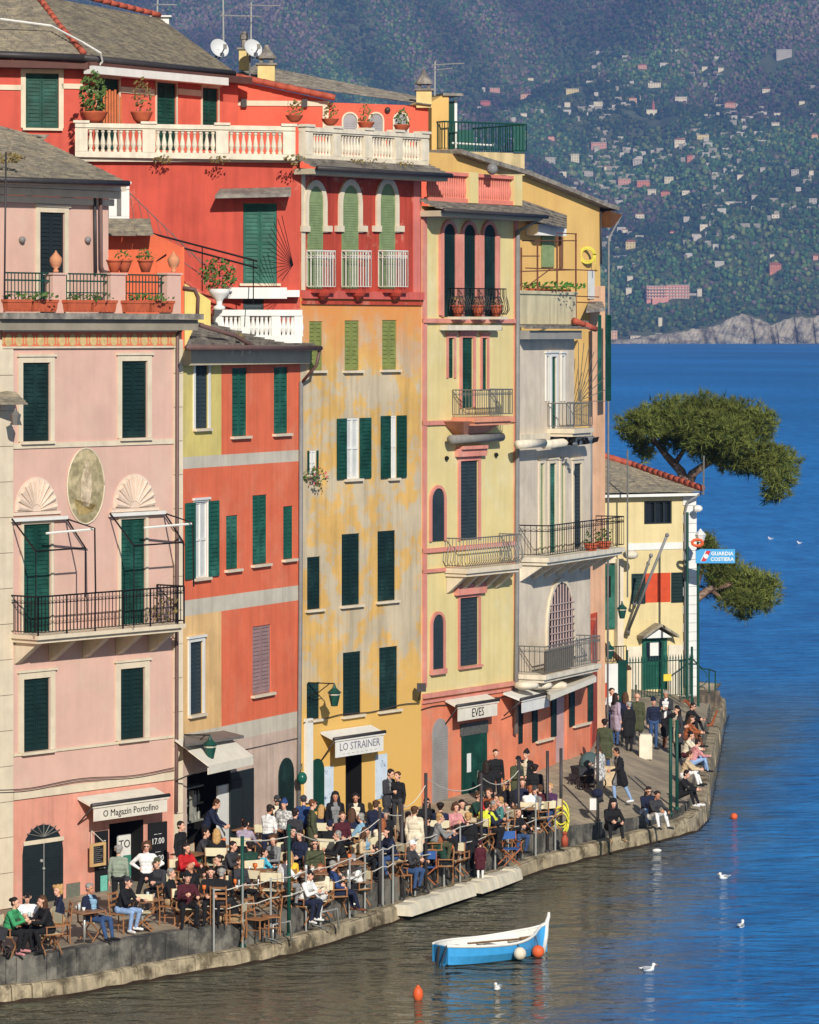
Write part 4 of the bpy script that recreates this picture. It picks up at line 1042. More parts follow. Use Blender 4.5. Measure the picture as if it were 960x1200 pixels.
# neighbour at the very edge of the picture
_nb = Fac(XY(-70, 94.2), XY(-2.6, 95.7)); NB = House('salmon_house', _nb, 'sliver of a salmon house at the left edge beside the pink house')
NB.wall(lambda u, z: 0, .2, FA.z(0, 470), [SALMON, M['dark']], [Vector(XY(-2.6, 95.7))+Vector((-6, 6)), Vector(XY(-70, 94.2))+Vector((-6, 6))])

# =================================================================== orange and yellow house
ORANGE = plaster('plaster_orange', (232, 112, 74), (234, 128, 92), .12, .07)
YEL = plaster('plaster_mustard', (220, 200, 114), (212, 196, 128), .12)
TAN = plaster('plaster_tan', (234, 190, 128), (228, 180, 116), .15)
BEIGE = plaster('plaster_beige_pink', (208, 182, 164), (196, 172, 152), .2)
B = House('orange_house', FB, 'narrow orange house with a yellow strip and pale bands, green shutters')
B0, B1 = Vector(XY(*QA[1])), Vector(XY(*QA[2]))
wn_ = [(228, 243.5, 418, 502, 'shutter_grey', 1), (272, 289.5, 431, 511, 'shutter_teal', 0), (321, 337.5, 430, 508, 'shutter_teal', 0),
       (265, 279, 604, 667, 'shutter_teal', 0), (296, 313, 580, 661, 'shutter_teal', 0), (332, 343.5, 593, 655, 'shutter_teal', 0),
       (222, 237, 752, 837, 'shutter_grey', 1), (296, 317.5, 733, 813, 'shutter_mauve', 0)]
for x0, x1, y0, y1, mm, tr in wn_: B.window(x0, x1, y0, y1, M[mm], M['white'] if tr else None, .1)
B.window(227.5, 242.5, 588, 677, M['shutter_teal'], M['white'], .05, mode='open', xs=(216, 255), label='open window with green shutters folded back')
zB = FB.z(280, 408); uc = FB.u(259.5)
zb1, zb2 = FB.z(282, 545), FB.z(282, 531.5); zb3, zb4 = FB.z(282, 713), FB.z(282, 695); zb5 = FB.z(282, 847); zb6 = FB.z(282, 866)
uD0, uD1 = FB.u(219), FB.u(270); zD = FB.z(250, 902); B.op.append((uD0, uD1, .5, zD, 2.4))
def zoneB(u, z):
    if zb1 < z < zb2 or zb3 < z < zb4: return 3
    if z > zb2: return 1 if u < uc else 0
    if z > zb4: return 0
    if z > zb5: return 2 if u < uc else 0
    return 3 if z > zb6 else 4
PALEBAND = plaster('plaster_pale_band', (206, 196, 176), None, .15)
B.wall(zoneB, .3, zB, [ORANGE, YEL, TAN, PALEBAND, BEIGE, M['dark']], [Vector((-9.0, 106.66))], cuts_u=(uc,), cuts_z=(zb1, zb2, zb3, zb4, zb5, zb6))
mb = MB(); mb.box(FB, -.05, FB.W+.02, FB.z(282, 427), FB.z(282, 410), .004, .3); mb.build('cornice', M['soffit'], B.root)
e0 = FB.w(*FB.uz(217, 407, .65), .65); e1 = FB.w(*FB.uz(374, 408, .65), .65); r0 = FB.w(FB.u(232, -1.7), FB.z(232, 374, -1.7), -1.7); r1 = FB.w(FB.u(352, -.9), FB.z(352, 398, -.9), -.9)
slate_roof(e0, e1, r1, r0, 10, 11, .07).build('roof', M['slate_grey'], B.root)
mb = MB(); mb.tube([e0+FB.n*.05, e1+FB.n*.05], .07, 8); mb.tube([e1+FB.n*.03, FB.w(*FB.uz(371, 428, .6), .6), FB.w(*FB.uz(355, 447, .15), .15)], .045, 7); mb.build('gutter', M['pipe_brown'], B.root, True)
mb = MB(); mb.tube([FB.w(*FB.uz(235, 381, .2), .2), FB.w(*FB.uz(275, 393, .3), .3), FB.w(*FB.uz(302, 409, .7), .7)], .06, 7); mb.build('roof_pipe', M['pipe_brown'], B.root, True)
B.pipe([(353, 447), (352.3, 700), (351, 842), (350, 945)], M['pipe_grey'], .06, off=.08)
zr = zB+.05
# roof terrace with white balustrade
FBT = Fac(XY(250, 105.6), XY(353, 106.3)); zz0 = FBT.z(300, 403)
mb = MB(); mb.box(FBT, 0, FBT.W, FBT.z(300, 402), FBT.z(300, 394), -.1, .1); mb.box(FBT, 0, FBT.W, FBT.z(300, 370), FBT.z(300, 363), -.13, .13)
k = 20
for i in range(k+1):
    if i % 7 == 0: continue
    c = FBT.w(FBT.W*i/k, FBT.z(300, 394), 0); H_ = FBT.z(300, 370)-FBT.z(300, 394); mb.lathe(c, [(.07, 0), (.045, .06), (.075, H_*.4), (.04, H_*.8), (.06, H_)], 8)
for u in (0.1, FBT.W*.35, FBT.W*.7, FBT.W-.1): mb.box(FBT, u-.12, u+.12, FBT.z(300, 394)+.002, FBT.z(300, 370)-.002, -.1, .1)
mb.build('balustrade', M['white'], B.root)
B.arch(326, 343.5, 888, 962, M['shutter_dark'], None, .06, name='door')
# bar front
FBi = Fac(tuple(FB.w(0, 0, -.5).xy), tuple(FB.w(FB.W, 0, -.5).xy))
a, b, c, d = B.rect(256, 269, 920, 992, -.04); mb = MB(); mb.box(FB, a, b, .8, d, -.1, -.04); mb.build('door', M['white'], B.root)
a, b, c, d = B.rect(270, 297, 903, 985, .03); mb = MB(); mb.box(FB, a, b, .9, d, .004, .05)
for i in range(2): mb.box(FB, a+.05+i*(b-a)/2, a+(b-a)/2*(i+1)-.05, 1.3, d-.2, .05, .065)
mb.build('door_leaf', M['shutter_black'], B.root)
a, b, c, d = B.rect(226, 242, 925, 960, -.3); mb = MB(); mb.box(FB, a, a+.05, c, d, -.4, -.3); mb.box(FB, a+.05, a+.32, c+.1, d-.12, -.4, -.36)
for k in range(3): mb.box(FB, a-.1, a+1.0, c-.1+k*.45, c-.06+k*.45, -.9, -.5)
for k in range(12): mb.lathe(FB.w(a+(k % 6)*.18, c-.06+(k//6)*.45, -.6), [(.04, 0), (.04, .18), (.015, .24), (.015, .3)], 6)
mb.build('bar_window', mat('bar_mirror', (150, 150, 140), .3, .3, 6), B.root)
aw = empty('awning', FB.w(FB.u(256, 1.0), FB.z(256, 900, 1.0), 1.0), 'big cream canvas awning over the dark bar front of the orange house', 'awning', 'awnings over the shop doors')
n1 = 1.0; u0, u1 = FB.u(216, .3), FB.u(297, n1); z1, z0 = FB.z(257, 896, n1), FB.z(257, 905, n1)
mb = MB(); mb.box(FB, u0, u1, z0, z1, n1-.03, n1); mb.build('valance', M['awning'], aw)
mb = MB(); mb.hexa([FB.w(u0, z1, n1), FB.w(u1, z1, n1), FB.w(u1, z1+.62, .03), FB.w(u0, z1+.62, .03), FB.w(u0, z1+.03, n1), FB.w(u1, z1+.03, n1), FB.w(u1, z1+.66, .03), FB.w(u0, z1+.66, .03)]); mb.build('canopy', M['awning'], aw)
mb = MB(); mb.tube([FB.w(u0, z1, n1), FB.w(u0, z1-.4, .05)], .02, 5); mb.tube([FB.w(u1, z1, n1), FB.w(u1, z1-.4, .05)], .02, 5); mb.build('frame', M['lead'], aw)
hx = [FB.w(FB.u(x, n), FB.z(x, y, n), n) for x, y, n in ((217, 872, .6), (286, 862, .6), (262, 856, .05), (216, 862, .05))]
mb = MB(); mb.hexa([p-Vector((0, 0, .07)) for p in hx]+hx); mb.build('porch_roof', mat('porch_lead', (120, 112, 106), .6, .2, 3), B.root)
mb = MB(); mb.box(FB, FB.u(272), FB.u(348), FB.z(310, 873)-.015, FB.z(310, 873)+.0, .01, .03); mb.build('cable', M['lead'], B.root)
def lantern(name, base, f, out, label, drop=.1, m=None, glass=None):
    """wall lantern on a scrolled iron bracket; base on the wall plane f"""
    u, z = base; e = empty(name, f.w(u, z, 0), label, 'lantern', 'wall lanterns on the waterfront'); m = m or M['iron_green']
    mb = MB(); mb.tube([f.w(u, z, .0), f.w(u, z+.02, out)], .018, 6); mb.tube([f.w(u, z-.4, .0), f.w(u, z-.25, out*.4), f.w(u, z, out*.8)], .014, 6); mb.build('bracket', M['iron'], e)
    c = f.w(u, z-drop-.5, out); mb = MB(); mb.lathe(c, [(.09, 0), (.17, .36), (.2, .37), (.06, .5), (.03, .58), (.015, .62)], 6); mb.build('lamp_cap', m, e)
    mb = MB(); mb.lathe(c, [(.085, .02), (.16, .34)], 6); g = mb.build('lamp_glass', mat('lantern_glass', (196, 190, 170), .2, .05, 3), e); g.scale = (1.04, 1.04, 1); g.location = (-.04*(c.x-e.location.x), -.04*(c.y-e.location.y), 0)
    return e
lantern('wall_lantern', FB.uz(216, 861), FB, .75, 'green lantern on an iron bracket above the bar awning of the orange house')
# red gable clutter behind: annex with stair rails
AN = House('annex_house', Fac(XY(126, 104.0), XY(246, 104.6)), 'small orange annex with lean-to slate roof behind the pink terrace')
fa = AN.fac; DEEP = plaster('plaster_deep_orange', (226, 106, 66), None, .15)
AN.wall(lambda u, z: 0, 13, fa.z(180, 289), [DEEP, M['dark']], [fa.w(fa.u(216), 0, -1.2).xy, fa.w(0, 0, -1.5).xy], u1=fa.u(216))
mb = MB(); mb.prism([fa.w(fa.u(216)+.01, 13, -.01), fa.w(fa.u(247), 13, -.01), fa.w(fa.u(247), fa.z(240, 352), -.01), fa.w(fa.u(232), fa.z(230, 342), -.01), fa.w(fa.u(216)+.01, fa.z(216, 332), -.01)], -fa.n*.9); mb.build('wall', YEL, AN.root)
mb = MB(); mb.tube([fa.w(fa.u(214), fa.z(214, 337), .05), fa.w(fa.u(228), fa.z(228, 339), .05), fa.w(fa.u(232), fa.z(232, 348), .05), fa.w(fa.u(231), fa.z(231, 372), .05)], .05, 7); mb.build('drainpipe', M['pipe_brown'], AN.root, True)
slate_roof(fa.w(fa.u(124, .7), fa.z(150, 276, .7), .7), fa.w(fa.u(180, .7), fa.z(150, 276, .7), .7), fa.w(fa.u(176, -.6), fa.z(150, 256, -.6), -.6), fa.w(fa.u(124, -.6), fa.z(150, 256, -.6), -.6), 7, 15).build('roof', M['slate'], AN.root)
mb = MB(); mb.add([fa.w(fa.u(126), fa.z(150, 289)), fa.w(fa.u(213), fa.z(150, 289)), fa.w(fa.u(180), fa.z(150, 274)), fa.w(fa.u(126), fa.z(150, 274))], [(0, 1, 2, 3)]); mb.build('wall', DEEP, AN.root)
FRB = Fac(XY(127, 105.2), XY(151, 105.3)); balustrade([FRB.w(0, FRB.z(139, 261)), FRB.w(FRB.W, FRB.z(139, 261))], FRB.z(139, 216)-FRB.z(139, 261), M['white'], 'balustrade', AN.root, sp=.16)
mb = MB()
for y0, y1 in ((272, 306), (279, 314)): mb.tube([P(172, y0, 104.6), P(302, y1, 104.9)], .03, 6)
for x in (172, 237, 297): mb.tube([P(x, 272+(x-172)*.262, 104.6+(x-172)*.0023), P(x, 272+(x-172)*.262+52, 104.6)], .016, 5)
mb.tube([P(178, 310, 104.3), P(195, 298, 104.3)], .02, 5)
tag(mb.build('stair_rail', M['iron'], None), 'black double stair handrail sloping across the red wall', 'handrail')
mb = MB()
for i in range(9): mb.tube([P(152+i*10, 225+i*9.5, 105.6), P(158+i*11, 262+i*6.6, 105.6)], .009, 4)
mb.tube([P(148, 222, 105.6), P(240, 312, 105.6)], .012, 4); mb.tube([P(150, 262, 105.6), P(236, 322, 105.6)], .012, 4)
tag(mb.build('stair_rail', M['iron_grey'], None), 'thin grey rail with slanting bars climbing the red wall', 'handrail')
mb = MB()
for i in range(13):
    t = -1.2+i*.2; c = P(350, 306, 105.4); mb.tube([c+Vector((-.15, 0, -.1)), c+Vector((-.1-.75*math.cos(t*.9), 0, .25+.95*math.sin(t)+.1))], .009, 4)
tag(mb.build('iron_fan', M['iron'], None), 'black iron fan guard at the right end of the red wall', 'iron fan')
ep = empty('urn_planter', P(257, 345, 104.6), 'white stone urn planted with a flowering bush beside the white balustrade', 'plant pot'); mb = MB(); mb.lathe(P(257, 363, 104.6), [(.16, 0), (.16, .08), (.07, .14), (.1, .26), (.26, .42), (.3, .56), (.26, .56)], 12); mb.build('urn', M['white'], ep, True)
foliage('bush', P(256, 322, 104.6), .52, .45, .48, 420, .12, M['leaf'], ep, 4, M['blossom'])
mb = MB(); c = P(283, 346, 105.8); TT = Fac(XY(262, 105.8), XY(352, 106)); mb.box(TT, TT.u(264), TT.u(335), TT.z(300, 350), TT.z(300, 337), 0, .5); mb.build('terrace_shelf', M['white'], B.root)
A_ = None
foliage('roof_plants', P(262, 395, 104.2), .6, .3, .12, 60, .13, M['leaf_dry'], B.root, 6)

# =================================================================== tall weathered house with the red loggia
def weathered():
    m = mat('plaster_weathered', (222, 176, 98), .88, .14, .8, .3, rgb2=(202, 184, 152), mix2=(.46, .53), scale2=.75, streak=.3, bscale=9)
    nt = m.node_tree; N, L = nt.nodes, nt.links; b = N['Principled BSDF']; src = b.inputs['Base Color'].links[0].from_socket
    g = N.new('ShaderNodeNewGeometry'); sp = N.new('ShaderNodeSeparateXYZ'); L.new(g.outputs['Position'], sp.inputs[0])
    n = N.new('ShaderNodeTexNoise'); n.inputs['Scale'].default_value = 1.1; n.inputs['Detail'].default_value = 6; n.inputs['Roughness'].default_value = .7; L.new(g.outputs['Position'], n.inputs['Vector'])
    a = N.new('ShaderNodeMath'); a.operation = 'MULTIPLY_ADD'; L.new(n.outputs['Fac'], a.inputs[0]); a.inputs[1].default_value = 4.2; L.new(sp.outputs['Z'], a.inputs[2])
    z_hi = FC.z(420, 400)+2.1; z_lo = FC.z(420, 775)+2.1
    def rng(lo, hi):
        r = N.new('ShaderNodeMapRange'); r.inputs['From Min'].default_value = lo; r.inputs['From Max'].default_value = hi; L.new(a.outputs[0], r.inputs['Value']); return r.outputs[0]
    def mixc(f, c1, c2):
        x = N.new('ShaderNodeMix'); x.data_type = 'RGBA'; L.new(f, x.inputs[0])
        for s_, v in ((6, c1), (7, c2)):
            if isinstance(v, tuple): x.inputs[s_].default_value = (*lin(v), 1)
            else: L.new(v, x.inputs[s_])
        return x.outputs[2]
    c1 = mixc(rng(z_hi-.9, z_hi+1.0), src, (224, 150, 84))            # the paint run down from the loggia
    c2 = mixc(rng(z_hi+2.2, z_hi+3.2), c1, (216, 120, 80))
    c3 = mixc(rng(z_lo+.2, z_lo-1.2), c2, (222, 178, 98))             # newer yellow coat at the foot
    L.new(c3, b.inputs['Base Color']); return m
WEATH = weathered(); RED = plaster('plaster_red', (188, 70, 52), (206, 118, 94), .3, .12, mix2=(.57, .61), scale2=1.0); 
REDW = plaster('plaster_red_wall', (198, 80, 62), (214, 122, 102), .18, .1, mix2=(.6, .66), scale2=.5)
C = House('tall_weathered_house', FC, 'tall peeling yellow house with a red arched loggia and roof terrace')
C0, C1 = Vector(XY(*QA[2])), Vector(XY(*QA[3]))
for x0, x1, y0, y1 in ((362.5, 378, 376.5, 434), (404, 421, 375.5, 434), (448, 465, 375, 433)): C.window(x0, x1, y0, y1, M['shutter_olive'], None, sill=True)
C.window(405, 420.5, 490, 561, M['shutter_green'], None, mode='open', xs=(394, 433.5), label='open white window with green shutters folded back')
C.window(456.5, 464, 487, 560, M['shutter_green'], None, mode='open', xs=(445.5, 475), label='narrow open window with green shutters')
C.window(361, 370, 528, 556, M['shutter_green'], None, mode='open', xs=(359.5, 371.5), label='small white window with a plant below')
for x0, x1, y0, y1 in ((360, 375.5, 652.5, 714), (400.5, 421.5, 625.5, 709), (442.5, 463.5, 622, 704)): C.window(x0, x1, y0, y1, M['shutter_dark'], None)
for x0, x1, y0, y1 in ((359.5, 374.5, 800, 843), (402, 423, 764, 838), (444.5, 466, 758, 832)): C.window(x0, x1, y0, y1, M['shutter_dark'], None)
a, b, c, d = C.rect(405, 424, 878, 960); C.op.append((a, b, c, d, .5))
zC = FC.z(424, 201); zred = FC.z(424, 349)
C.wall(lambda u, z: 1 if z > zred else 0, .4, zC, [WEATH, RED, M['dark']], [C1+Vector((-4, 6)), Vector((-12.5, 115)), ], cuts_z=(zred,))
# the red flank over the neighbour's roof
FCL = Fac(XY(86, 106.62), (C0.x, C0.y-.004)); opl = []
C.window(285, 324.5, 238, 332, M['shutter_teal'], None, fac=FCL, op=opl)
C.window(285, 309, 350, 364, M['shutter_grey'], None, leaves=1, sill=False, fac=FCL, op=opl)
C.wall(lambda u, z: 0, 13.5, FCL.z(220, 187), [REDW, M['dark']], [Vector((C0.x-.2, C0.y+1)), Vector((FCL.o.x+.2, FCL.o.y+1))], op=opl, fac=FCL, u1=FCL.W-.01)
mb = MB(); mb.box(FCL, FCL.u(258), FCL.u(350), FCL.z(300, 348), FCL.z(300, 340), .003, .35); mb.build('ledge', M['white'], C.root)
q = [FCL.w(FCL.u(x, n), FCL.z(x, y, n), n) for x, y, n in ((252, 229, .7), (341, 227, .7), (341, 219, .02), (258, 221, .02))]
mb = MB(); mb.hexa([p-Vector((0, 0, .08)) for p in q]+q); mb.build('door_hood', M['slate_grey'], C.root)
# loggia arches, balconies
for x0, x1, yt in ((360, 377.5, 218), (400, 419, 217), (444, 462, 215)):
    C.arch(x0, x1, yt, 338, M['shutter_sage'], M['cream'], .17, pointed=True, ring_y=272)
    band(C, x0-8, x0+.5, 268, 7, M['cream'], .1, 'impost'); band(C, x1-.5, x1+9, 268, 7, M['cream'], .1, 'impost')
for x0, x1 in ((359, 394), (400, 436), (443, 479)):
    o_ = .3; a, b = FC.u(x0, 0), FC.u(x1-1, o_); zb = FC.z((x0+x1)/2, 339, o_); zt_ = FC.z((x0+x1)/2, 294, o_)
    bl = rail_mesh([FC.w(a, zb, .02), FC.w(a, zb, o_), FC.w(b, zb, o_), FC.w(b, zb, .02)], zt_-zb, .12, .016, .025, mid=True).build('balcony_rail', M['iron_white'], C.root)
    mb = MB(); mb.box(FC, a, b, zb-.1, zb, .005, o_); mb.lathe(FC.w((a+b)/2, zb-.3, .2), [(.03, 0), (.2, .12), (.25, .2)], 10); mb.build('balcony_slab', RED, bl)
band(C, 353, 493, 346, 9, plaster('plaster_red_band', (206, 96, 84), None, .2), .14, 'cornice'); band(C, 353, 493, 355, 4, RED, .07, 'cornice')
band(C, 484, 492, 270, 145, plaster('plaster_pale_red', (214, 120, 108), None, .3), .03, 'pilaster')
band(C, 353, 357, 270, 140, M['cream'], .03, 'pilaster')
# loggia eave
oe = .75; ze = FC.z(424, 199, oe); ua, ub = -.3, FC.W+.35
mb = slate_roof(FC.w(ua, ze, oe), FC.w(ub, ze, oe), FC.w(ub, ze+.36, -.1), FC.w(ua, ze+.36, -.1), 5, 21, .05); mb.build('loggia_roof', M['slate_grey'], C.root)
mb = MB(); mb.box(FC, ua, ub, ze-.18, ze-.03, .005, oe-.08); mb.build('soffit', M['soffit'], C.root)
mb = MB(); mb.tube([FC.w(ua, ze-.02, oe+.06), FC.w(ub, ze-.02, oe+.06)], .07, 8); mb.build('gutter', M['lead'], C.root, True)
# roof terrace balustrade
pc = P(346, 188, 107.0); pl_ = P(88, 184, 106.45); pr_ = FC.w(FC.u(499), FC.z(499, 195), .0); pc2 = FC.w(.02, FC.z(352, 188), .05)
balustrade([pl_, pc], .93, M['stone_white'], 'balustrade', C.root, sp=.16, pier=2.0)
balustrade([pc2, pr_], .93, M['stone_white'], 'balustrade', C.root, sp=.145, pier=1.5, br=.062)
mb = MB(); mb.box(FCL, 0, FCL.W, FCL.z(220, 190), FCL.z(220, 184), .003, .18); mb.build('ledge', PALEBAND, C.root)
for i, (x, r_) in enumerate(((257, .22), (190, .2), (345, .25), (418, .2), (440, .3), (474, .2))):
    p_ = (P(x, 187+(0 if x < 346 else (x-346)*.05), 106.4+(0 if x < 346 else (x-346)*.035))); foliage('ledge_weeds', p_, r_*1.4, r_, r_*.6, 45, .1, M['leaf_dry'], C.root, i+30)
# ground floor
awning_sign(C, 393.5, 449.5, 861, 884, .5, 'LO STRAINER', 'white awning board with a line of lettering over the yellow house bar', .3, M['white'], mat('sign_grey_ink', (126, 124, 136), .7, 0), txt2='- - - - - - - -', frac=.84)
C.arch(363, 379, 889, 950, M['shutter_green'], None, name='door'); C.window(471, 490.5, 881, 945, M['shutter_dark'], None, sill=False)
for x0, x1, y0, y1, lab in ((381, 391, 898, 945, 0), (440.5, 454, 884, 936, 1)):
    p_ = C.box('poster', mat('pale_blue_poster', (200, 214, 226), .5, .12, 3, rgb2=(70, 110, 150), mix2=(.56, .6), scale2=2.2), x0, x1, y0, y1, .003, .03)
lantern('wall_lantern', FC.uz(361, 800), FC, .9, 'green lantern on a bracket beside the small window of the yellow house', m=M['iron_green'])
mb = MB(); mb.ball(FC.w(*FC.uz(354, 912, .45), .45), .14, 12, 8, sz=1.25); mb.tube([FC.w(*FC.uz(354, 903, .45), .45), FC.w(*FC.uz(354, 895, .05), .05)], .015, 5); tag(mb.build('lamp_globe', mat('green_globe', (22, 92, 76), .25, .1, 3), None, True), 'round green glass lamp hanging at the corner of the yellow house', 'lamp')
mb = MB()
mb.tube([FC.w(*FC.uz(x, 846-(x-356)*.165+1.5*math.sin(x*.09), .06), .06) for x in range(356, 494, 8)], .014, 4)
mb.build('cable', M['lead'], C.root)
mb = MB(); mb.box(FC, FC.u(356), FC.u(363), FC.z(359, 940), FC.z(359, 842), .01, .12); mb.build('conduit', M['white'], C.root)
foliage('window_plant', FC.w(*FC.uz(370, 558, .25), .25), .4, .25, .28, 120, .1, M['leaf'], C.root, 9, M['blossom'])

# =================================================================== red house on top with slate roof
FH1 = Fac(XY(-44, 107.9), XY(97, 108.9)); FH2 = Fac(XY(97, 108.9), XY(279, 115.3))
Hh = House('red_house', FH1, 'red house with big slate hip roof and a dark green shuttered window, upper left', at=FH1.w(FH1.W, 0))
oh = []
REDH = plaster('plaster_coral_red', (206, 88, 70), (222, 104, 84), .12, .06)
Hh.window(30, 68.5, 86, 150, M['shutter_green'], M['cream'], .14, fac=FH1, op=oh)
z1 = FH1.z(97, 70)
Hh.wall(lambda u, z: 0, 15, z1, [REDH, M['dark']], [Vector((-9, 114)), Vector((-16, 114))], op=oh, fac=FH1)
oh2 = []
for x0, x1, y0 in ((114, 139, 92), (183, 206, 97), (236.5, 255, 103)): Hh.window(x0, x1, y0, 176, M['shutter_green'], M['cream'], .05, sill=False, fac=FH2, op=oh2)
Hh.wall(lambda u, z: 1 if z < FH2.z(180, 112) else 0, 18, FH2.z(190, 80), [REDH, plaster('plaster_coral', (228, 104, 80), None, .1), M['dark']], [FH2.w(FH2.W, 0, -3).xy, FH2.w(0, 0, -3).xy], op=oh2, fac=FH2, cuts_z=(FH2.z(180, 112),))
band(Hh, -40, 27, 102, 6, M['cream'], .04, fac=FH1); band(Hh, 72, 97, 101, 6, M['cream'], .04, fac=FH1)
for x0, x1 in ((100, 112), (141, 180), (208, 235)): band(Hh, x0, x1, 102+(x0+x1)/2*.028, 7, M['cream'], .04, fac=FH2)
E0 = P(98, 65, 108.3); E1 = P(274, 84, 115.0); EL = P(-60, 59, 107.3); R0 = P(41, -6, 112.4); R1 = P(186, 21, 117.6); RM = P(90, -3, 114.6); RL = P(-60, -10, 112.4)
slate_roof(EL, E0, R0, RL, 34, 31).build('roof', M['slate'], Hh.root)
# right slope in two pieces: ridge and falling hip
slate_roof(E0, E1, R1, R0+(R1-R0)*.0, 36, 32).build('roof', M['slate'], Hh.root)
ridge_tiles([E0+Vector((0, 0, .08)), E0.lerp(R0, .5)+Vector((0, 0, .0)), R0+Vector((0, 0, .1))], M['roof_tile'], 'ridge_tiles', Hh.root)
ridge_tiles([R0+Vector((0, 0, .1)), RM.lerp(R0, 0)+Vector((0, 0, .1)), R1+Vector((0, 0, .1))], M['roof_tile'], 'ridge_tiles', Hh.root)
mb = MB()
for a_, b_ in ((EL, E0), (E0, E1)): mb.tube([a_-Vector((0, 0, .06)), b_-Vector((0, 0, .06))], .1, 8)
mb.build('gutter', M['lead'], Hh.root, True)
mb = MB()
for f, a_, b_ in ((FH1, -2, FH1.W+.3), (FH2, -.3, FH2.W+.1)):
    zz = (E0.z if f is FH1 else (E0.z+E1.z)/2); mb.box(f, a_, b_, zz-.36, zz-.16, .004, .5 if f is FH1 else .45)
mb.build('soffit', mat('dark_eave_board', (96, 62, 54), .7, .15, 3), Hh.root)
mb = MB(); ua = FH2.u(110, .6); ub = FH2.u(268, .6); q = [FH2.w(ua, FH2.z(110, 86, .6), .6), FH2.w(ub, FH2.z(268, 100, .6), .6)]
mb.hexa([q[0]+FH2.n*-.35, q[1]+FH2.n*-.35, q[1], q[0]]+[p+Vector((0, 0, .22)) for p in (q[0]+FH2.n*-.35, q[1]+FH2.n*-.35, q[1], q[0])]); mb.build('awning_box', M['white'], Hh.root)
mb = MB(); mb.box(FH2, FH2.u(240), FH2.u(246), 20.5, 20.8, .01, .12); mb.build('wall_lamp', M['lead'], Hh.root)
mb = MB(); mb.tube([P(0, 22, 109), P(60, 30, 109.5), P(98, 50, 108.4), P(118, 62, 108.6), P(120, 72, 108.8), P(112, 82, 108.9)], .03, 5); mb.build('roof_cable', M['white'], Hh.root)
# coral penthouse with arches
FP = Fac(XY(262, 115.8), XY(386, 116.1)); FP2 = Fac(XY(386, 116.1), XY(502, 116.6))
PH = House('penthouse', FP2, 'coral rooftop penthouse with arched grey windows behind the potted plants', at=FP2.w(0, 0))
CORAL = plaster('plaster_penthouse', (228, 100, 74), (222, 88, 66), .1, .05)
mb = MB(); pts = [FP.w(FP.u(262), 17.5), FP.w(FP.u(386), 17.5), FP.w(FP.u(386), FP.z(386, 118)), FP.w(FP.u(268), FP.z(268, 92))]; mb.prism(pts, -FP.n*.3)
pts = [FP2.w(0, 17.5), FP2.w(FP2.W, 17.5), FP2.w(FP2.W, FP2.z(500, 124)), FP2.w(0, FP2.z(386, 120))]; mb.prism(pts, -FP2.n*3); mb.build('wall', CORAL, PH.root)
band(PH, 264, 378, 121, 6, M['cream'], .04, fac=FP); band(PH, 378, 385, 137, 38, M['cream'], .05, fac=FP, name='pilaster')
PH.fac = FP2
for x0, x1 in ((402, 418), (433, 448), (462, 477)): PH.arch(x0, x1, 133, 175, mat('arch_grey', (150, 148, 150), .5, .15, 2), M['cream'], .05, name='window')
for x in (286, 357): mb = MB(); c = FP.w(*FP.uz(x, 121), .05); mb.box(WORLD, c.x-.08, c.x+.08, c.y-.1, c.y+.05, c.z-.12, c.z+.12); mb.build('wall_lamp', M['lead'], PH.root)
mb = MB(); c = FP2.w(*FP2.uz(454, 129), .05); mb.ball(c, .09); mb.build('wall_lamp', M['lead'], PH.root)
ridge_tiles([P(266, 87, 115.6), P(391, 114, 115.8)], M['roof_tile'], 'verge_tiles', PH.root, .1)
slate_roof(P(270, 90, 116.2), P(506, 123, 116.3), P(500, 116, 122), P(300, 76, 122), 16, 41).build('roof', M['slate_grey'], PH.root)
def chimney(x0, x1, y0, y1, Y, label, m=None, cap='cone'):
    f = Fac(XY(x0, Y), XY(x1, Y)); e = empty('chimney', f.w(f.W/2, f.z(x0, y1)), label, 'chimney', 'rooftop chimneys'); z0, z1 = f.z(x0, y1), f.z(x0, y0)
    mb = MB(); mb.box(f, 0, f.W, z0, z1, -f.W, 0); mb.build('stack', m or mat('chimney_cream', (222, 196, 130), .85, .12, 3, .2), e)
    mb = MB(); c = f.w(f.W/2, z1, -f.W/2)
    mb.box(f, -.06, f.W+.06, z1+.0, z1+.06, -f.W-.06, .06)
    if cap == 'cone':
        for sx in (-.3, .3): mb.box(f, f.W/2+sx*f.W-.05, f.W/2+sx*f.W+.05, z1+.06, z1+.2, -f.W*.8, -f.W*.2)
        mb.lathe(c+Vector((0, 0, .2)), [(f.W*.62, 0), (f.W*.6, .05), (f.W*.2, .3), (.05, .42)], 8)
    else: mb.lathe(c+Vector((0, 0, .06)), [(f.W*.3, 0), (f.W*.3, .25), (f.W*.42, .26), (f.W*.42, .4), (.05, .5)], 8)
    mb.build('chimney_cap', M['slate_grey'], e); return e
chimney(302, 322, 76, 96, 116.6, 'cream chimney with a pointed stone cap on the penthouse roof')
chimney(280, 292, 58, 82, 117.5, 'narrow cream chimney with dark cowl behind the satellite dish', cap='pot')
chimney(488, 506, 106, 126, 116.4, 'cream chimney with a slatted stone cap beside the yellow house')
f_ = None
mb = MB(); T_ = Fac(XY(179, 117.8), XY(198, 117.8)); mb.box(T_, 0, T_.W, T_.z(180, 34), T_.z(180, 20), -.4, 0); mb.box(T_, -.08, T_.W+.08, T_.z(180, 20)+.002, T_.z(180, 18), -.5, .1); tag(mb.build('chimney', M['white']), 'low white chimney block on the slate ridge of the red house', 'chimney', 'rooftop chimneys')
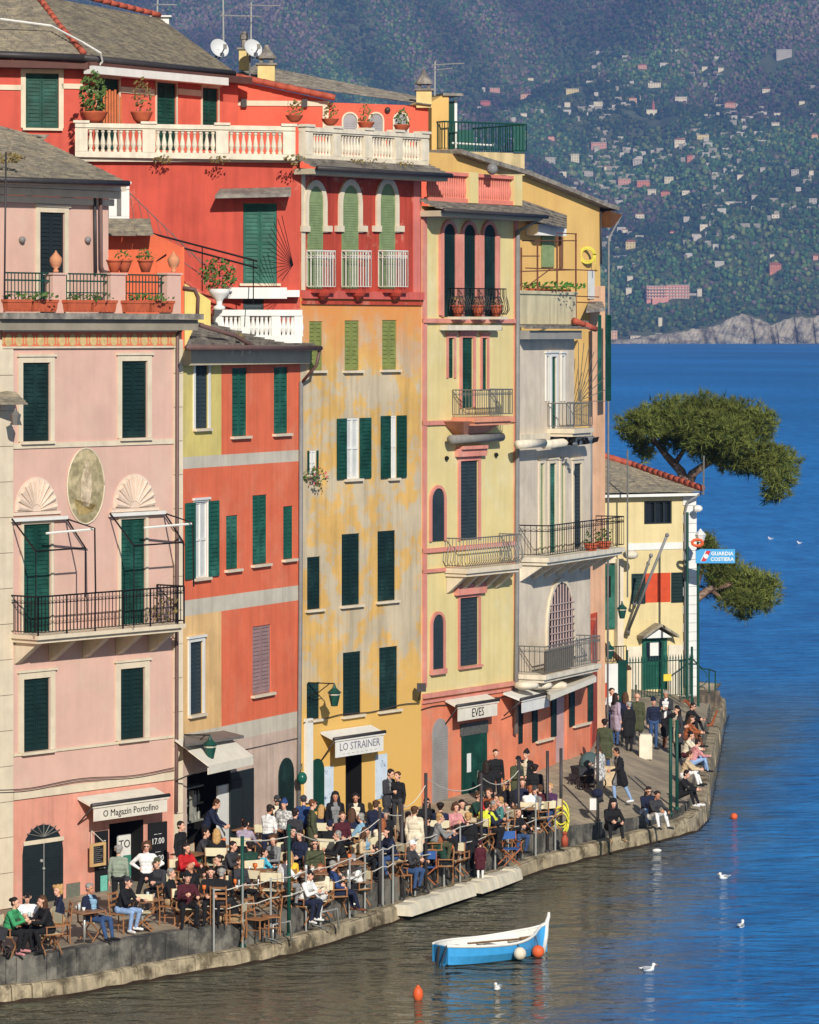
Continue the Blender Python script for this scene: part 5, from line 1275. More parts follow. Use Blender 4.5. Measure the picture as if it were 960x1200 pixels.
def dish(x, y, r, Y, label):
    c = P(x, y, Y); e = empty('satellite_dish', c, label, 'satellite dish', 'satellite dishes on the roof'); mb = MB(); d = Vector((.45, -1, .35)).normalized(); a = d.orthogonal().normalized(); b = d.cross(a)
    vs = [c-d*.12]; fs = []
    for i in range(1, 4):
        for k in range(20):
            t = 2*math.pi*k/20; rr = r*i/3; vs.append(c+a*rr*math.cos(t)*.92+b*rr*math.sin(t)-d*(.12-.12*(i/3)**2))
    for k in range(20): fs.append((0, 1+k, 1+(k+1) % 20))
    for i in range(2):
        for k in range(20): fs.append((1+i*20+k, 1+(i+1)*20+k, 1+(i+1)*20+(k+1) % 20, 1+i*20+(k+1) % 20))
    n = len(vs); vs += [v-d*.02 for v in vs]; fs += [tuple(i+n for i in reversed(f)) for f in fs]; mb.add(vs, fs); mb.build('dish', mat('dish_grey', (206, 208, 208), .5, .04, 2), e, True)
    mb = MB(); mb.tube([c-d*.1-Vector((0, 0, r)), c+d*.45-Vector((0, 0, r*.5))], .02, 5); mb.box(WORLD, c.x+d.x*.45-.05, c.x+d.x*.45+.05, c.y+d.y*.45-.06, c.y+d.y*.45+.06, c.z+d.z*.2-r*.4, c.z+d.z*.2-r*.4+.14)
    mb.tube([c-d*.12, c-d*.3-Vector((0, 0, .1)), c-d*.3-Vector((0, 0, r+.5))], .03, 6); mb.build('arm', M['iron_grey'], e); return e
dish(257.5, 56, .3, 116.5, 'left satellite dish on the roof beside the antenna mast'); dish(297, 56, .29, 116.6, 'right satellite dish on the roof by the cream chimneys')
def antenna(pole, bars, Y, label):
    mb = MB(); a, b = pole; mb.tube([P(*a, Y), P(*b, Y)], .028, 6)
    for (x0, y0, x1, y1) in bars:
        p, q = P(x0, y0, Y), P(x1, y1, Y-.3); mb.tube([p, q], .016, 5); k = max(2, int((q-p).length/.16))
        for i in range(k+1):
            c = p.lerp(q, i/k); mb.tube([c-Vector((0, .22, .04)), c+Vector((0, .22, .04))], .006, 4)
    return tag(mb.build('antenna', M['steel']), label, 'antenna', 'rooftop television antennas')
antenna(((261.5, -6), (262, 62)), ((259, 18, 304, 19),), 116.9, 'tall television antenna above the left satellite dish')
antenna(((294.5, 3), (294, 60)), ((291, 6, 328, 6.5),), 117, 'television antenna with a long boom above the right satellite dish')
antenna(((185, -4), (184, 22)), ((181, 5, 207, 5.5),), 118.2, 'television antenna on the ridge of the red house')
antenna(((510, 72), (509.5, 112)), ((507, 76, 544, 74), (508, 82, 530, 80)), 118, 'television antenna beside the slatted chimney in the middle')
# potted plants on the terrace
for x, y, r_, n_, lab, lf in ((110, 143, .5, 240, 'wide terracotta bowl of leafy green plants at the left of the roof balustrade', 'leaf'), (166, 143, .4, 120, 'terracotta trough with a dry reddish shrub on the roof terrace', 'leaf_dry')):
    flower_pot('flower_pot', P(x, y+2, 107.0), r_*.75, .33, lab, n_, bowl=True, leaf=M[lf], spread=1.0, grow=2.2, group='pots on the roof balustrade', flower=M['blossom'] if lf == 'leaf_dry' else None)
for x, y, lab, lf, sp in ((345, 143, 'terracotta bowl with thin spiky plants at the corner of the roof balustrade', 'leaf_dry', 1.0), (387, 147, 'terracotta bowl with low dry plants, second along the front balustrade', 'leaf_dry', .9),
                          (429, 151, 'terracotta bowl with sparse reddish plants above the middle loggia arch', 'leaf_dry', .9), (471, 154, 'terracotta bowl with a round dark green plant near the balustrade end', 'leaf', 1.0)):
    c = P(x, y, 107.1+(max(0, x-346))*.034); flower_pot('flower_pot', c, .24, .19, lab, 70, bowl=True, leaf=M[lf], spread=sp, grow=1.4, group='pots on the roof balustrade')
mb = MB(); T_ = Fac(XY(120, 108.0), XY(143, 108.2))
for i in range(7): mb.box(T_, T_.W*i/7+.01, T_.W*(i+1)/7-.01, T_.z(130, 146), T_.z(130, 105+(i % 2)*1.5+max(0, i-4)*4), 0, .03)
tag(mb.build('wooden_screen', mat('orange_wood', (196, 104, 56), .7, .15, 5)), 'orange wooden slat screen on the roof terrace behind the plants', 'screen')
# =================================================================== cream house with pink trim
CREAMY = plaster('plaster_cream_yellow', (224, 204, 140), (228, 212, 160), .08, .05)
SALM2 = plaster('plaster_salmon_base', (228, 132, 96), (222, 148, 116), .12)
TRIM = plaster('trim_rose', (218, 140, 122), (224, 160, 140), .15)
D = House('cream_house', FD, 'cream house with pink trim, three tall arched windows and iron balconies')
D0, D1 = Vector(XY(*QA[3])), Vector(XY(*QA[4]))
zD = FD.z(550, 244); zDb = FD.z(550, 812)
D.window(539, 560, 540, 633, M['shutter_grey'], TRIM, .13, sill=False)
D.window(538.5, 560.5, 700, 780, M['shutter_grey'], TRIM, .1, sillm=TRIM)
D.window(541, 554, 395.5, 478, M['shutter_green'], TRIM, .13, sill=False)
for x0, x1, y1 in ((525, 531.5, 443), (564.5, 570.5, 457)): D.window(x0, x1, 396, y1, M['shutter_green'], TRIM, .1, leaves=1, sill=False)
D.wall(lambda u, z: 1 if z < zDb else 0, .5, zD, [CREAMY, SALM2, M['dark']], [D1+Vector((-3, 3.4)), C1+Vector((-3.5, 5.6))], cuts_z=(zDb,))
for x0, x1, y0 in ((518.5, 532, 262), (542, 555.5, 263), (565.5, 579, 263)):
    D.arch(x0, x1, y0, 371, M['shutter_dark'], TRIM, .11, ring_y=None)
for x in (515.5, 537, 560.5, 582): band(D, x-1.7, x+1.7, 322, 95, TRIM, .08, 'pilaster')
for y, hp, n in ((376, 5, .1), (494, 5, .07), (641, 5, .08), (664.5, 4, .07), (808, 5, .1), (815, 3, .06)): band(D, 494.5, 605.5, y, hp, TRIM, n)
for x0, x1 in ((494.5, 499), (602, 605.5)): band(D, x0, x1, 525, 560, TRIM, .05, 'pilaster')
band(D, 533, 566, 530, 9, TRIM, .16, 'lintel'); band(D, 535, 564, 524, 4, TRIM, .25, 'lintel'); band(D, 532, 566, 690, 12, TRIM, .15, 'lintel')
D.arch(504.5, 519.5, 572, 634, M['shutter_grey'], TRIM, .09); D.arch(505.5, 518.5, 720, 785, M['shutter_grey'], TRIM, .09)
mb = MB(); a, b, c, d = D.rect(503, 520, 784, 790); mb.box(FD, a, b, c, d, .01, .14); mb.build('sill', TRIM, D.root)
# small sill balconies with pots below the arches
for x, lab in ((537, 'left terracotta pot behind the iron grille below the cream house arches'), (560.5, 'middle terracotta pot behind the iron grille below the cream house arches'), (582, 'right terracotta pot behind the iron grille below the cream house arches')):
    o_ = .42; a, b = FD.u(x-9.5, .1), FD.u(x+12, o_); zb = FD.z(x, 371, o_)
    s_ = MB(); s_.box(FD, a, b, zb-.08, zb, .01, o_+.05); sl_ = s_.build('balcony_slab', M['cream'], D.root)
    rail_mesh([FD.w(a+.04, zb, .03), FD.w(a+.04, zb, o_), FD.w(b-.04, zb, o_), FD.w(b-.04, zb, .03)], .82, .11, .011, .018, belly=True).build('balcony_rail', M['iron'], sl_)
    flower_pot('flower_pot', FD.w((a+b)/2, zb, o_*.5), .2, .34, lab, 30, grow=.9, leaf=M['leaf_dry'], group='pots below the cream house arches')
mb = MB(); a, b, c, d = D.rect(525, 588, 377, 387, .3); mb.box(FD, a, b, c, d-.1, .01, .3); mb.build('awning_box', M['stone_white'], D.root)
# balconies
def balcony(h, f, x0, x1, yb, yt, n, m, slab=M['cream'], slab_h=.14, belly=False, corbel=2, wrap=True, mid=True, sp=.12, r=.012, tw=None):
    a, b = f.u(x0, 0), f.u(x1, n); xm = (x0+x1)/2; zb = f.z(xm, yb, n); zt_ = f.z(xm, yt, n)
    s_ = MB(); s_.box(f, a, b, zb-slab_h, zb, .01, n); s_.box(f, a+.05, b-.05, zb-slab_h-.1, zb-slab_h-.002, .01, n-.08); sl_ = s_.build('balcony', slab, h.root)
    if corbel:
        for i in range(corbel):
            k = MB(); u = a+.2+(b-a-.4)*i/max(1, corbel-1); zz = zb-slab_h-.102
            k.hexa([f.w(u-.08, zz-.5, .01), f.w(u+.08, zz-.5, .01), f.w(u+.08, zz-.45, .1), f.w(u-.08, zz-.45, .1), f.w(u-.08, zz, .01), f.w(u+.08, zz, .01), f.w(u+.08, zz, n*.8), f.w(u-.08, zz, n*.8)])
            k.build('bracket', slab, sl_)
    path = [f.w(a+.03, zb, .03), f.w(a+.03, zb, n-.04), f.w(b-.03, zb, n-.04), f.w(b-.03, zb, .03)]
    rail_mesh(path, zt_-zb, sp, r, .02, belly=belly, mid=mid).build('railing', m, sl_); return sl_
bd1 = balcony(D, FD, 529, 602.5, 489, 457, .85, M['iron_grey'], slab=plaster('slab_salmon', (222, 150, 118), None, .2), corbel=0, belly=False)
mb = MB(); a, b = FD.u(534, .5), FD.u(590, .5); zz = FD.z(560, 493, .5); um = (a+b)/2
mb.hexa([FD.w(um-.2, zz-.65, .01), FD.w(um+.2, zz-.65, .01), FD.w(um+.2, zz-.6, .1), FD.w(um-.2, zz-.6, .1), FD.w(a, zz, .01), FD.w(b, zz, .01), FD.w(b-.1, zz, .7), FD.w(a+.1, zz, .7)]); mb.build('corbel', plaster('slab_salmon', (222, 150, 118)), bd1)
mb = MB(); mb.tube([FD.w(*FD.uz(528, 515, .3), .3), FD.w(*FD.uz(588, 512, .3), .3)], .13, 10); mb.build('rolled_awning', M['shutter_mauve'] if False else mat('rolled_canvas_grey', (136, 132, 126), .8, .15, 5), D.root, True)
balcony(D, FD, 520.5, 612, 665, 630, .8, M['iron_grey'], corbel=5, belly=True, mid=False, sp=.13, r=.014)
# eave and pink roof balustrade
oe = .8; ze = FD.z(560, 247, oe); mb = slate_roof(FD.w(-.15, ze, oe), FD.w(FD.W+.35, ze-.05, oe), FD.w(FD.W+.35, ze+.3, -.15), FD.w(-.15, ze+.34, -.15), 5, 51, .05); mb.build('roof', M['slate_grey'], D.root)
mb = MB(); mb.box(FD, -.1, FD.W+.25, ze-.2, ze-.035, .005, oe-.1); mb.build('soffit', M['soffit'], D.root)
mb = MB(); mb.tube([FD.w(-.15, ze-.03, oe+.05), FD.w(FD.W+.35, ze-.08, oe+.05)], .06, 8); mb.build('gutter', M['lead'], D.root, True)
f = FD; zb = FD.z(550, 238, .05); zt_ = FD.z(550, 203, .05); mb = MB(); a, b = FD.u(502, .05), FD.u(607, .05); L_ = b-a
mb.box(f, a, b, zb, zb+.12, -.1, .1); mb.box(f, a, b, zt_-.1, zt_, -.12, .12)
k = 40
for i in range(k): c = f.w(a+L_*(i+.5)/k, zb+.12, 0); H_ = zt_-zb-.22; mb.lathe(c, [(.04, 0), (.03, .04), (.05, H_*.4), (.03, H_*.8), (.04, H_)], 6)
bl = mb.build('balustrade', mat('balustrade_pink', (222, 130, 112), .8, .12, 3), D.root)
for x0, x1 in ((547, 557), (600, 608.5)): mb = MB(); mb.box(f, f.u(x0, .05), f.u(x1, .05), zb+.001, zt_+.03, -.16, .16); mb.build('pier', CREAMY, bl)
c = P(577, 198, 114.5); mb = MB(); mb.ball(c, .17, 10, 8); tag(mb.build('stone_ball', M['pipe_grey'], None, True), 'pale stone ball behind the pink roof balustrade', 'ball')
# ground floor
awning_sign(D, 537, 583, 823, 842, .45, 'EVES', 'cream awning lettered EVES over the green double door', .36, frac=.3)
a, b, c, d = D.rect(540.5, 569, 851, 955); mb = MB(); um = (a+b)/2
for q0, q1 in ((a, um-.01), (um+.01, b)):
    mb.box(FD, q0, q1, 1.0, d-.25, .005, .06)
    for za, zb_ in ((1.3, 2.3), (2.45, d-.45)): mb.box(FD, q0+.12, q1-.12, za, zb_, .06, .085)
dd = mb.build('door', M['shutter_green'], D.root); mb = MB(); mb.box(FD, um-.5, um-.28, 2.2, 2.75, .086, .095); mb.build('notice', M['white'], dd)
mb = MB(); mb.box(FD, a-.08, b+.08, d-.24, d+.12, .005, .05); mb.build('fanlight', mat('fanlight_grey', (88, 88, 84), .6, .3, 12), dd)
mb = MB(); mb.tube([FD.w(um+.08, 2.0, .09), FD.w(um+.08, 2.2, .12)], .02, 5); mb.build('handle', M['steel'], dd)
D.arch(506, 524, 842, 960, mat('arch_panel_grey', (150, 146, 142), .6, .15, 1.5), None, name='blind_arch')
mb = MB(); c = FD.w(*FD.uz(494, 806, .4), .4); mb.box(WORLD, c.x-.13, c.x+.13, c.y-.15, c.y+.15, c.z-.1, c.z+.12); mb.tube([c, FD.w(*FD.uz(491, 820, .02), .02)], .02, 5); tag(mb.build('floodlight', M['lead']), 'grey floodlight on the corner between the yellow and cream houses', 'floodlight')
D.pipe([(607, 270), (606.5, 500), (606, 700), (604.5, 860)], M['pipe_grey'], .07, off=.12)
mb = MB(); mb.tube([FD.w(FD.W+.3, ze-.1, .7), FD.w(*FD.uz(607, 271, .12), .12)], .05, 6); mb.build('downpipe', M['pipe_grey'], D.root, True)
mb = MB(); mb.tube([FD.w(*FD.uz(x, 831-(x-494)*.16+1.2*math.sin(x*.12), .05), .05) for x in range(494, 606, 7)], .014, 4); mb.build('cable', M['lead'], D.root)
for x, y in ((522, 537), (580, 533)): mb = MB(); mb.ball(FD.w(*FD.uz(x, y), .05), .07, 8, 5); mb.build('wall_lamp', M['iron'], D.root)

# =================================================================== grey cream house with long balconies
GREYC = plaster('plaster_grey_cream', (220, 204, 180), (208, 192, 168), .12)
E = House('grey_cream_house', FE, 'grey cream house with long iron balconies and a salmon ground floor')
E0_, E1_ = Vector(XY(*QA[4])), Vector(XY(*QA[5]))
uE = FE.u(692); uT = FE.u(673)
zE = FE.z(650, 392); zEm = FE.z(650, 512); zEb = FE.z(650, 806)
E.window(646, 651.5, 418, 505, M['shutter_teal'], M['white'], .12, leaves=1, sill=False)
for x0, x1 in ((640, 642.5), (658, 660.5)): E.window(x0, x1, 417, 470, M['shutter_dark'], M['white'], .08, leaves=1, sill=False)
for x0, x1, mm, y1 in ((632.5, 637, 'shutter_sage', 648), (643.5, 651, 'shutter_teal', 648), (657, 661, 'shutter_sage', 645), (672, 681, 'shutter_grey', 642)): E.window(x0, x1, 543, y1, M[mm], M['cream'], .12, leaves=1, sill=False)
def zE_(u, z): return 1 if z < zEb else 0
E.op_top = [o for o in E.op if o[2] > zEm-1]; op_lo = [o for o in E.op if o[2] <= zEm-1]
a, b, c, d = E.rect(651.5, 664.5, 815, 895); op_lo.append((a, b, 1.75, d, .12))
op_lo += []
for x0, x1, y0, y1, lv in ((628.5, 645, 815, 866, 0), (672, 688, 803, 848, 0)):
    E.op = []; w_ = E.window(x0, x1, y0, y1, M['shutter_dark'], None, mode='open', xs=(x0-5.5, x1+5.5), label='salmon framed window with dark green shutters folded back')
E.op = []; E.window(607.5, 614, 826, 872, M['shutter_dark'], None, leaves=1, sill=False); op_lo += E.op
E.wall(zE_, .6, zEm, [GREYC, SALM2, M['dark']], [Vector((E1_.x-.45-6, E1_.y+2.5)), E0_+Vector((-3, 3.4))], u1=uE, op=op_lo, cuts_z=(zEb,))
E.wall(lambda u, z: 0, zEm-.01, zE, [GREYC, M['dark']], [FE.w(uT, 0, -3).xy, FE.w(0, 0, -3).xy], u1=uT, op=E.op_top)
# glass of the door and pink frame
a, b, c, d = E.rect(652.5, 663.5, 817, 893); mb = MB(); mb.box(FE, a, b, 1.78, d, -.1, -.06); mb.build('door', mat('pink_grey_door', (196, 160, 156), .5, .12, 2), E.root)
# arched grille
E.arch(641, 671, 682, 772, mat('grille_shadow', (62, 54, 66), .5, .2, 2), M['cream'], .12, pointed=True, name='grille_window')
mb = MB(); a, b, c, d = E.rect(641, 671, 684, 772)
for i in range(1, 9):
    u = a+(b-a)*i/9; k = abs(i/9-.5)*2; mb.box(FE, u-.02, u+.02, c, d-(d-c)*.3*k*k, .06, .09)
for i in range(8): mb.box(FE, a+.05, b-.05, c+.15+i*.22, c+.18+i*.22, .09, .11)
mb.build('grille', mat('grille_pale', (196, 170, 160), .5, .1, 3), E.root)
bE3 = balcony(E, FE, 607, 733, 650, 613, 1.0, M['iron'], corbel=7, sp=.19, r=.01, slab=M['stone_white'], mid=True)
bE2 = balcony(E, FE, 607, 705, 788, 755, .9, M['iron_grey'], corbel=0, sp=.16, slab=M['stone_white'], mid=True)
mb = MB(); n_ = .84; a, b = FE.u(607, 0), FE.u(672, n_); zz = FE.z(640, 792, n_); mb.box(FE, a+.05, b, zz+.1, FE.z(640, 763, n_), n_-.02, n_+.0); mb.build('reed_screen', mat('reed_screen', (104, 96, 86), .9, .3, 14), bE2)
bE4 = balcony(E, FE, 641, 696, 503, 473, .9, M['iron_grey'], corbel=0, sp=.12, slab=M['cream'], mid=False)
for x, lab in ((693, 'left red clay pot on the long iron balcony near its corner'), (708, 'right red clay pot on the long iron balcony near its corner')): flower_pot('flower_pot', FE.w(FE.u(x, .8), FE.z(700, 647, .8), .8), .22, .3, lab, 70, grow=1.5, group='pots on the long balcony')
# rolled awnings across the front
mb = MB()
for x0, x1, y0, y1 in ((607, 637, 521, 519), (638, 694, 521, 515)): mb.tube([FE.w(*FE.uz(x0, y0, .45), .45), FE.w(*FE.uz(x1, y1, .45), .45)], .13, 10)
mb.build('rolled_awning', M['stone_white'], E.root, True)
band(E, 607, 690, 511, 8, M['stone_white'], .1, 'cornice', FE)
foliage('rolled_canvas', FE.w(*FE.uz(662, 516, .5), .5), 1.1, .12, .1, 40, .25, M['dark'], E.root, 77)
# awning over the ground floor, sign, brackets
mb = MB(); q = [FE.w(FE.u(645, 1.0), FE.z(645, 815, 1.0), 1.0), FE.w(FE.u(699, 1.0), FE.z(699, 793, 1.0), 1.0), FE.w(FE.u(691, .03), FE.z(691, 786, .03), .03), FE.w(FE.u(634, .03), FE.z(634, 806, .03), .03)]
mb.hexa([p-Vector((0, 0, .16)) for p in q]+q); tag(mb.build('awning', M['awning']), 'pale flat awning along the salmon ground floor at the corner', 'awning', 'awnings over the shop doors')
awning_sign(E, 612, 644, 815, 832, .6, '', 'plain white awning board on the salmon ground floor', .3, M['white'], mat('sign_pale_ink', (150, 150, 156), .7, 0), squeeze=2.2, slope=.1)
for i, x in enumerate((617, 633, 651)):
    mb = MB(); c = FE.w(*FE.uz(x, 803, .5), .5); mb.ball(c, .24, 10, 6, sx=1.6, sy=1.4, sz=.6); mb.tube([c, FE.w(*FE.uz(x, 797, .02), .02)], .03, 5)
    tag(mb.build('downlight_shell', M['stone_white'], None, True), ('leftmost', 'middle', 'rightmost')[i]+' of three white shell corbels above the salmon shop front', 'corbel', 'shell corbels above the shop front')
# roof
oe = .55; ze = FE.z(650, 385, oe); mb = slate_roof(FE.w(-.1, ze, oe), FE.w(FE.u(691, oe), ze, oe), FE.w(FE.u(690, -1), ze+.25, -1.0), FE.w(-.1, ze+.25, -1.0), 7, 61, .05); mb.build('roof', M['slate_grey'], E.root)
mb = MB(); mb.box(FE, 0, FE.u(690, oe)-.2, ze-.32, ze-.06, .004, oe-.15); mb.build('cornice', mat('cornice_grey', (150, 146, 138), .8, .1, 2), E.root)
ridge_tiles([FE.w(FE.u(676, .3), ze+.25, .2), FE.w(FE.u(697, oe), ze+.0, oe)], M['roof_tile'], 'ridge_tiles', E.root, .1)
f = FE; a, b = FE.u(608.5, .1), FE.u(675, .1); z0, z1 = FE.z(640, 380, .1), FE.z(640, 341, .1); mb = MB(); mb.box(f, a, b, z0, z1-.1, -.05, .1); mb.box(f, a-.04, b+.04, z1-.1, z1, -.1, .15); mb.box(f, b-.12, b, z0, z1-.1, -2.4, -.052); mb.build('parapet', mat('parapet_cream', (214, 200, 160), .85, .12, 2, .2, streak=.35), E.root)
tr = empty('planter', FE.w((a+b)/2, z1, -.3), 'trough of bright green herbs on the cream roof parapet', 'planter'); mb = MB(); u = FE.u(645, -.2); mb.box(FE, u-1.6, u+1.6, z1-.14, z1+.08, -.38, -.13); mb.build('trough', M['terracotta'], tr); foliage('leaves', FE.w(u, z1+.16, -.25), 1.2, 1.4, .13, 220, .13, mat('herb_green', (70, 120, 40), .7, .3, 12), tr, 3)
mb = MB()
L_ = lambda x, y, n=0.0: FE.w(*FE.uz(x, y, n), n)
for x, y0, y1 in ((611, 290, 376), (630, 285, 378), (653, 276, 372), (675, 274, 378)): mb.tube([L_(x, y0, .0), L_(x, y1, .0)], .03, 5)
for q in (((610, 318), (676, 316)), ((616, 314), (700, 317)), ((630, 336), (676, 336)), ((652, 273), (676, 274)), ((611, 300), (632, 300)), ((616, 337), (648, 313)), ((612, 282), (676, 282)), ((675, 354), (698, 355)), ((675, 347), (702, 348))): mb.tube([L_(*q[0]), L_(*q[1])], .018, 5)
tag(mb.build('pergola_frame', mat('rusty_iron', (122, 74, 54), .7, .2, 5)), 'thin rusty iron pergola frame on the parapet terrace', 'pergola')

# =================================================================== tall yellow house behind
AMBER = plaster('plaster_amber', (222, 180, 104), (218, 172, 100), .08, .05); PEACHW = plaster('plaster_peach', (222, 174, 136), (214, 164, 130), .2)
FG_ = Fac(XY(498, 119.8), XY(708, 127.2)); Fh = House('tall_yellow_house', FG_, 'tall yellow house with sloping roof edge and green terrace railing, rising behind')
fy = FG_; mb = MB()
gz = [(498, 178), (530, 180), (560, 190), (610, 205), (660, 225), (703, 243)]
pts = [fy.w(fy.u(498), 1.0), fy.w(fy.W, 1.0)]+[fy.w(fy.u(x), fy.z(x, y)) for x, y in reversed(gz)]
zc_ = fy.z(700, 335)
mb.prism(pts, -fy.n*6); mb.build('wall', AMBER, Fh.root)
mb = MB(); a = fy.u(697); mb.box(fy, fy.u(690.5), fy.W+.02, 1.0, zc_, .004, .03); mb.build('corner_strip', PEACHW, Fh.root)
mb = MB()
for (xa, ya), (xb, yb) in zip(gz[1:-1]+[(703, 243)], gz[2:]+[(716, 247)]):
    p, q = fy.w(fy.u(xa), fy.z(xa, ya)), fy.w(fy.u(xb), fy.z(xb, yb)); b_ = -fy.n*6.2; o_ = fy.n*.35; u_ = Vector((0, 0, .14))
    mb.hexa([p+b_, q+b_, q+o_, p+o_, p+b_+u_, q+b_+u_, q+o_+u_, p+o_+u_])
mb.build('roof', M['slate_grey'], Fh.root)
mb = MB(); p = fy.w(fy.W, fy.z(708, 247), 0)
mb.hexa([fy.w(fy.W-.1, p.z-.55, -5), fy.w(fy.W+.05, p.z-.55, -5), fy.w(fy.W+.05, p.z-.55, .3), fy.w(fy.W-.1, p.z-.55, .3), fy.w(fy.W-.1, p.z-.01, -5), fy.w(fy.W+.55, p.z-.12, -5), fy.w(fy.W+.55, p.z-.12, .34), fy.w(fy.W-.1, p.z-.01, .34)]); mb.build('eave_bracket', mat('brown_eave_board', (96, 62, 36), .7, .2, 3), Fh.root)
mb = MB(); mb.tube([fy.w(fy.W+.55, p.z-.15, .3), fy.w(fy.W+.1, p.z-.9, .12), fy.w(fy.W+.06, 2, .1)], .035, 7); mb.build('downpipe', M['pipe_grey'], Fh.root, True)
mb = MB(); mb.tube([fy.w(fy.u(702), fy.z(702, 248), .08), fy.w(fy.u(702.5), fy.z(702, 310), .08)], .03, 6); mb.build('downpipe', M['lead'], Fh.root, True)
# roof terrace: stair box, door, green railing
sx = Fac(XY(506, 121.8), XY(526, 122)); mb = MB(); mb.prism([sx.w(0, 17), sx.w(sx.W, 17), sx.w(sx.W, sx.z(526, 113)), sx.w(sx.W*.85, sx.z(520, 109)), sx.w(0, sx.z(506, 119))], -sx.n*2); mb.build('stair_box', AMBER, Fh.root)
mb = MB(); mb.box(sx, sx.W+.02, sx.W+.3, sx.z(530, 178), sx.z(530, 118), -.4, -.32); mb.build('door', M['shutter_green'], Fh.root); mb = MB(); mb.box(sx, sx.W+.31, sx.W+.4, sx.z(530, 178), sx.z(530, 116), -.4, -.3); mb.build('door_frame', M['white'], Fh.root)
mb = MB(); mb.box(sx, sx.W*.6, sx.W+.45, sx.z(526, 113)+.02, sx.z(526, 113)+.1, -2, .1); mb.build('stair_roof', M['slate_grey'], Fh.root)
tb = Fac(XY(521, 121.5), XY(617, 123.2)); zb = tb.z(570, 178); zt_ = tb.z(570, 144)
mb = MB(); mb.box(tb, 0, tb.W, zb-.7, zb, -3, -.1); mb.build('parapet', mat('parapet_sand', (206, 184, 136), .85, .12, 2, .2, streak=.4), Fh.root)
rail_mesh([tb.w(0, zb, -3), tb.w(0, zb, 0), tb.w(tb.W, zb, 0), tb.w(tb.W, zb, -3)], zt_-zb, .13, .014, .028).build('terrace_railing', M['iron_green'], Fh.root)
mb = MB(); mb.box(tb, .05, tb.W-.05, zb+.02, zt_-.06, -2.9, -2.88); mb.build('wind_screen', mat('green_mesh', (46, 92, 84), .8, .15, 8), Fh.root); mb = MB(); mb.box(tb, tb.W*.85, tb.W-.03, zb+.02, zt_-.06, -.03, -.02); mb.build('wind_screen', mat('green_mesh', (46, 92, 84), .8, .15, 8), Fh.root)
mb = MB(); mb.tube([tb.w(.3, zb+.25, -.05), tb.w(tb.W*.6, zb+.22, -.05)], .03, 6); mb.build('rail_bar', M['white'], Fh.root)
# window, awning, hose wheel, side shutters on the yellow wall
Fh.op = []
Fh.box('window', M['shutter_sage'], 635.5, 649.5, 277, 313, .004, .05); a, b, c, d = Fh.rect(631, 664, 263, 276, .5); mb = MB(); mb.box(fy, a, b, c, d, .02, .5); mb.build('awning_box', M['white'], Fh.root)
for i in range(9):
    pass
q = [fy.w(fy.u(x, n), fy.z(x, y, n), n) for x, y, n in ((606, 255, .9), (664, 268, .9), (664, 252, .03), (606, 232, .03))]; mb = slate_roof(q[0], q[1], q[2], q[3], 6, 71, .05); mb.build('porch_roof', M['slate_grey'], Fh.root)
mb = MB(); mb.box(fy, fy.u(655), fy.u(658.5), fy.z(657, 314), fy.z(657, 277), .004, .06); mb.build('shutter', mat('brown_shutter', (120, 84, 60), .7, .15, 5), Fh.root)
mb = MB(); c = fy.w(fy.u(684), fy.z(684, 299), .15)
for r_ in (.27, .24, .2): mb.tube([c+Vector((math.cos(t*.4)*r_, 0, math.sin(t*.4)*r_)) for t in range(17)], .025, 5)
mb.tube([c+Vector((-.27, 0, 0)), c+Vector((-.27, 0, -.55))], .015, 4); mb.tube([c+Vector((.27, 0, 0)), c+Vector((.27, 0, -.55))], .015, 4)
tag(mb.build('hose_reel', mat('yellow_hose', (220, 206, 70), .5, .1, 4), None, True), 'yellow coiled hose on the wall of the tall yellow house', 'hose')
Fh.box('window', M['curtain'], 690, 697, 316, 350, .035, .08)
q = [fy.w(fy.u(x, n), fy.z(x, y, n), n) for x, y, n in ((687, 363, .8), (709, 361, .8), (706, 353, .03), (690, 353, .03))]; mb = MB(); mb.hexa([p_-Vector((0, 0, .1)) for p_ in q]+q); mb.build('porch_roof', M['slate_grey'], Fh.root)
fr_ = Fac(XY(690, 125.6), XY(705, 126.4))
a, b = fr_.u(691), fr_.u(705.5); mb = MB()
Fh.leaf(fr_, fr_.u(700), fr_.u(705.5), fr_.z(700, 470), fr_.z(700, 369), .3, M['shutter_green'], Fh.root); Fh.leaf(fr_, fr_.u(691), fr_.u(694), fr_.z(692, 470), fr_.z(692, 369), .3, M['shutter_teal'], Fh.root)
mb = MB()
for i in range(9):
    t = math.pi*i/16; c = fr_.w(fr_.u(678), fr_.z(678, 470), .0); mb.tube([c, c+Vector((.9*math.sin(t), 0, 1.9*math.cos(t)))], .012, 4)
mb.build('iron_fan', M['iron_grey'], Fh.root)
for y in (512, 700): pass
Fh.pipe([(692, 500), (692, 640)], M['pipe_grey'], .07, off=.5); Fh.pipe([(688.5, 515), (688.5, 610)], M['steel'], .05, off=.6)
# red lower corner
FR = Fac(XY(694, 123.2), XY(706, 130.5)); RC = House('red_corner_house', FR, 'narrow red corner wall between the salmon shop and the stairs')
mb = MB(); mb.prism([FR.w(0, 1), FR.w(FR.W, 1), FR.w(FR.W, FR.z(700, 700)), FR.w(0, FR.z(700, 735))], -FR.n*.6); mb.build('wall', RED, RC.root)

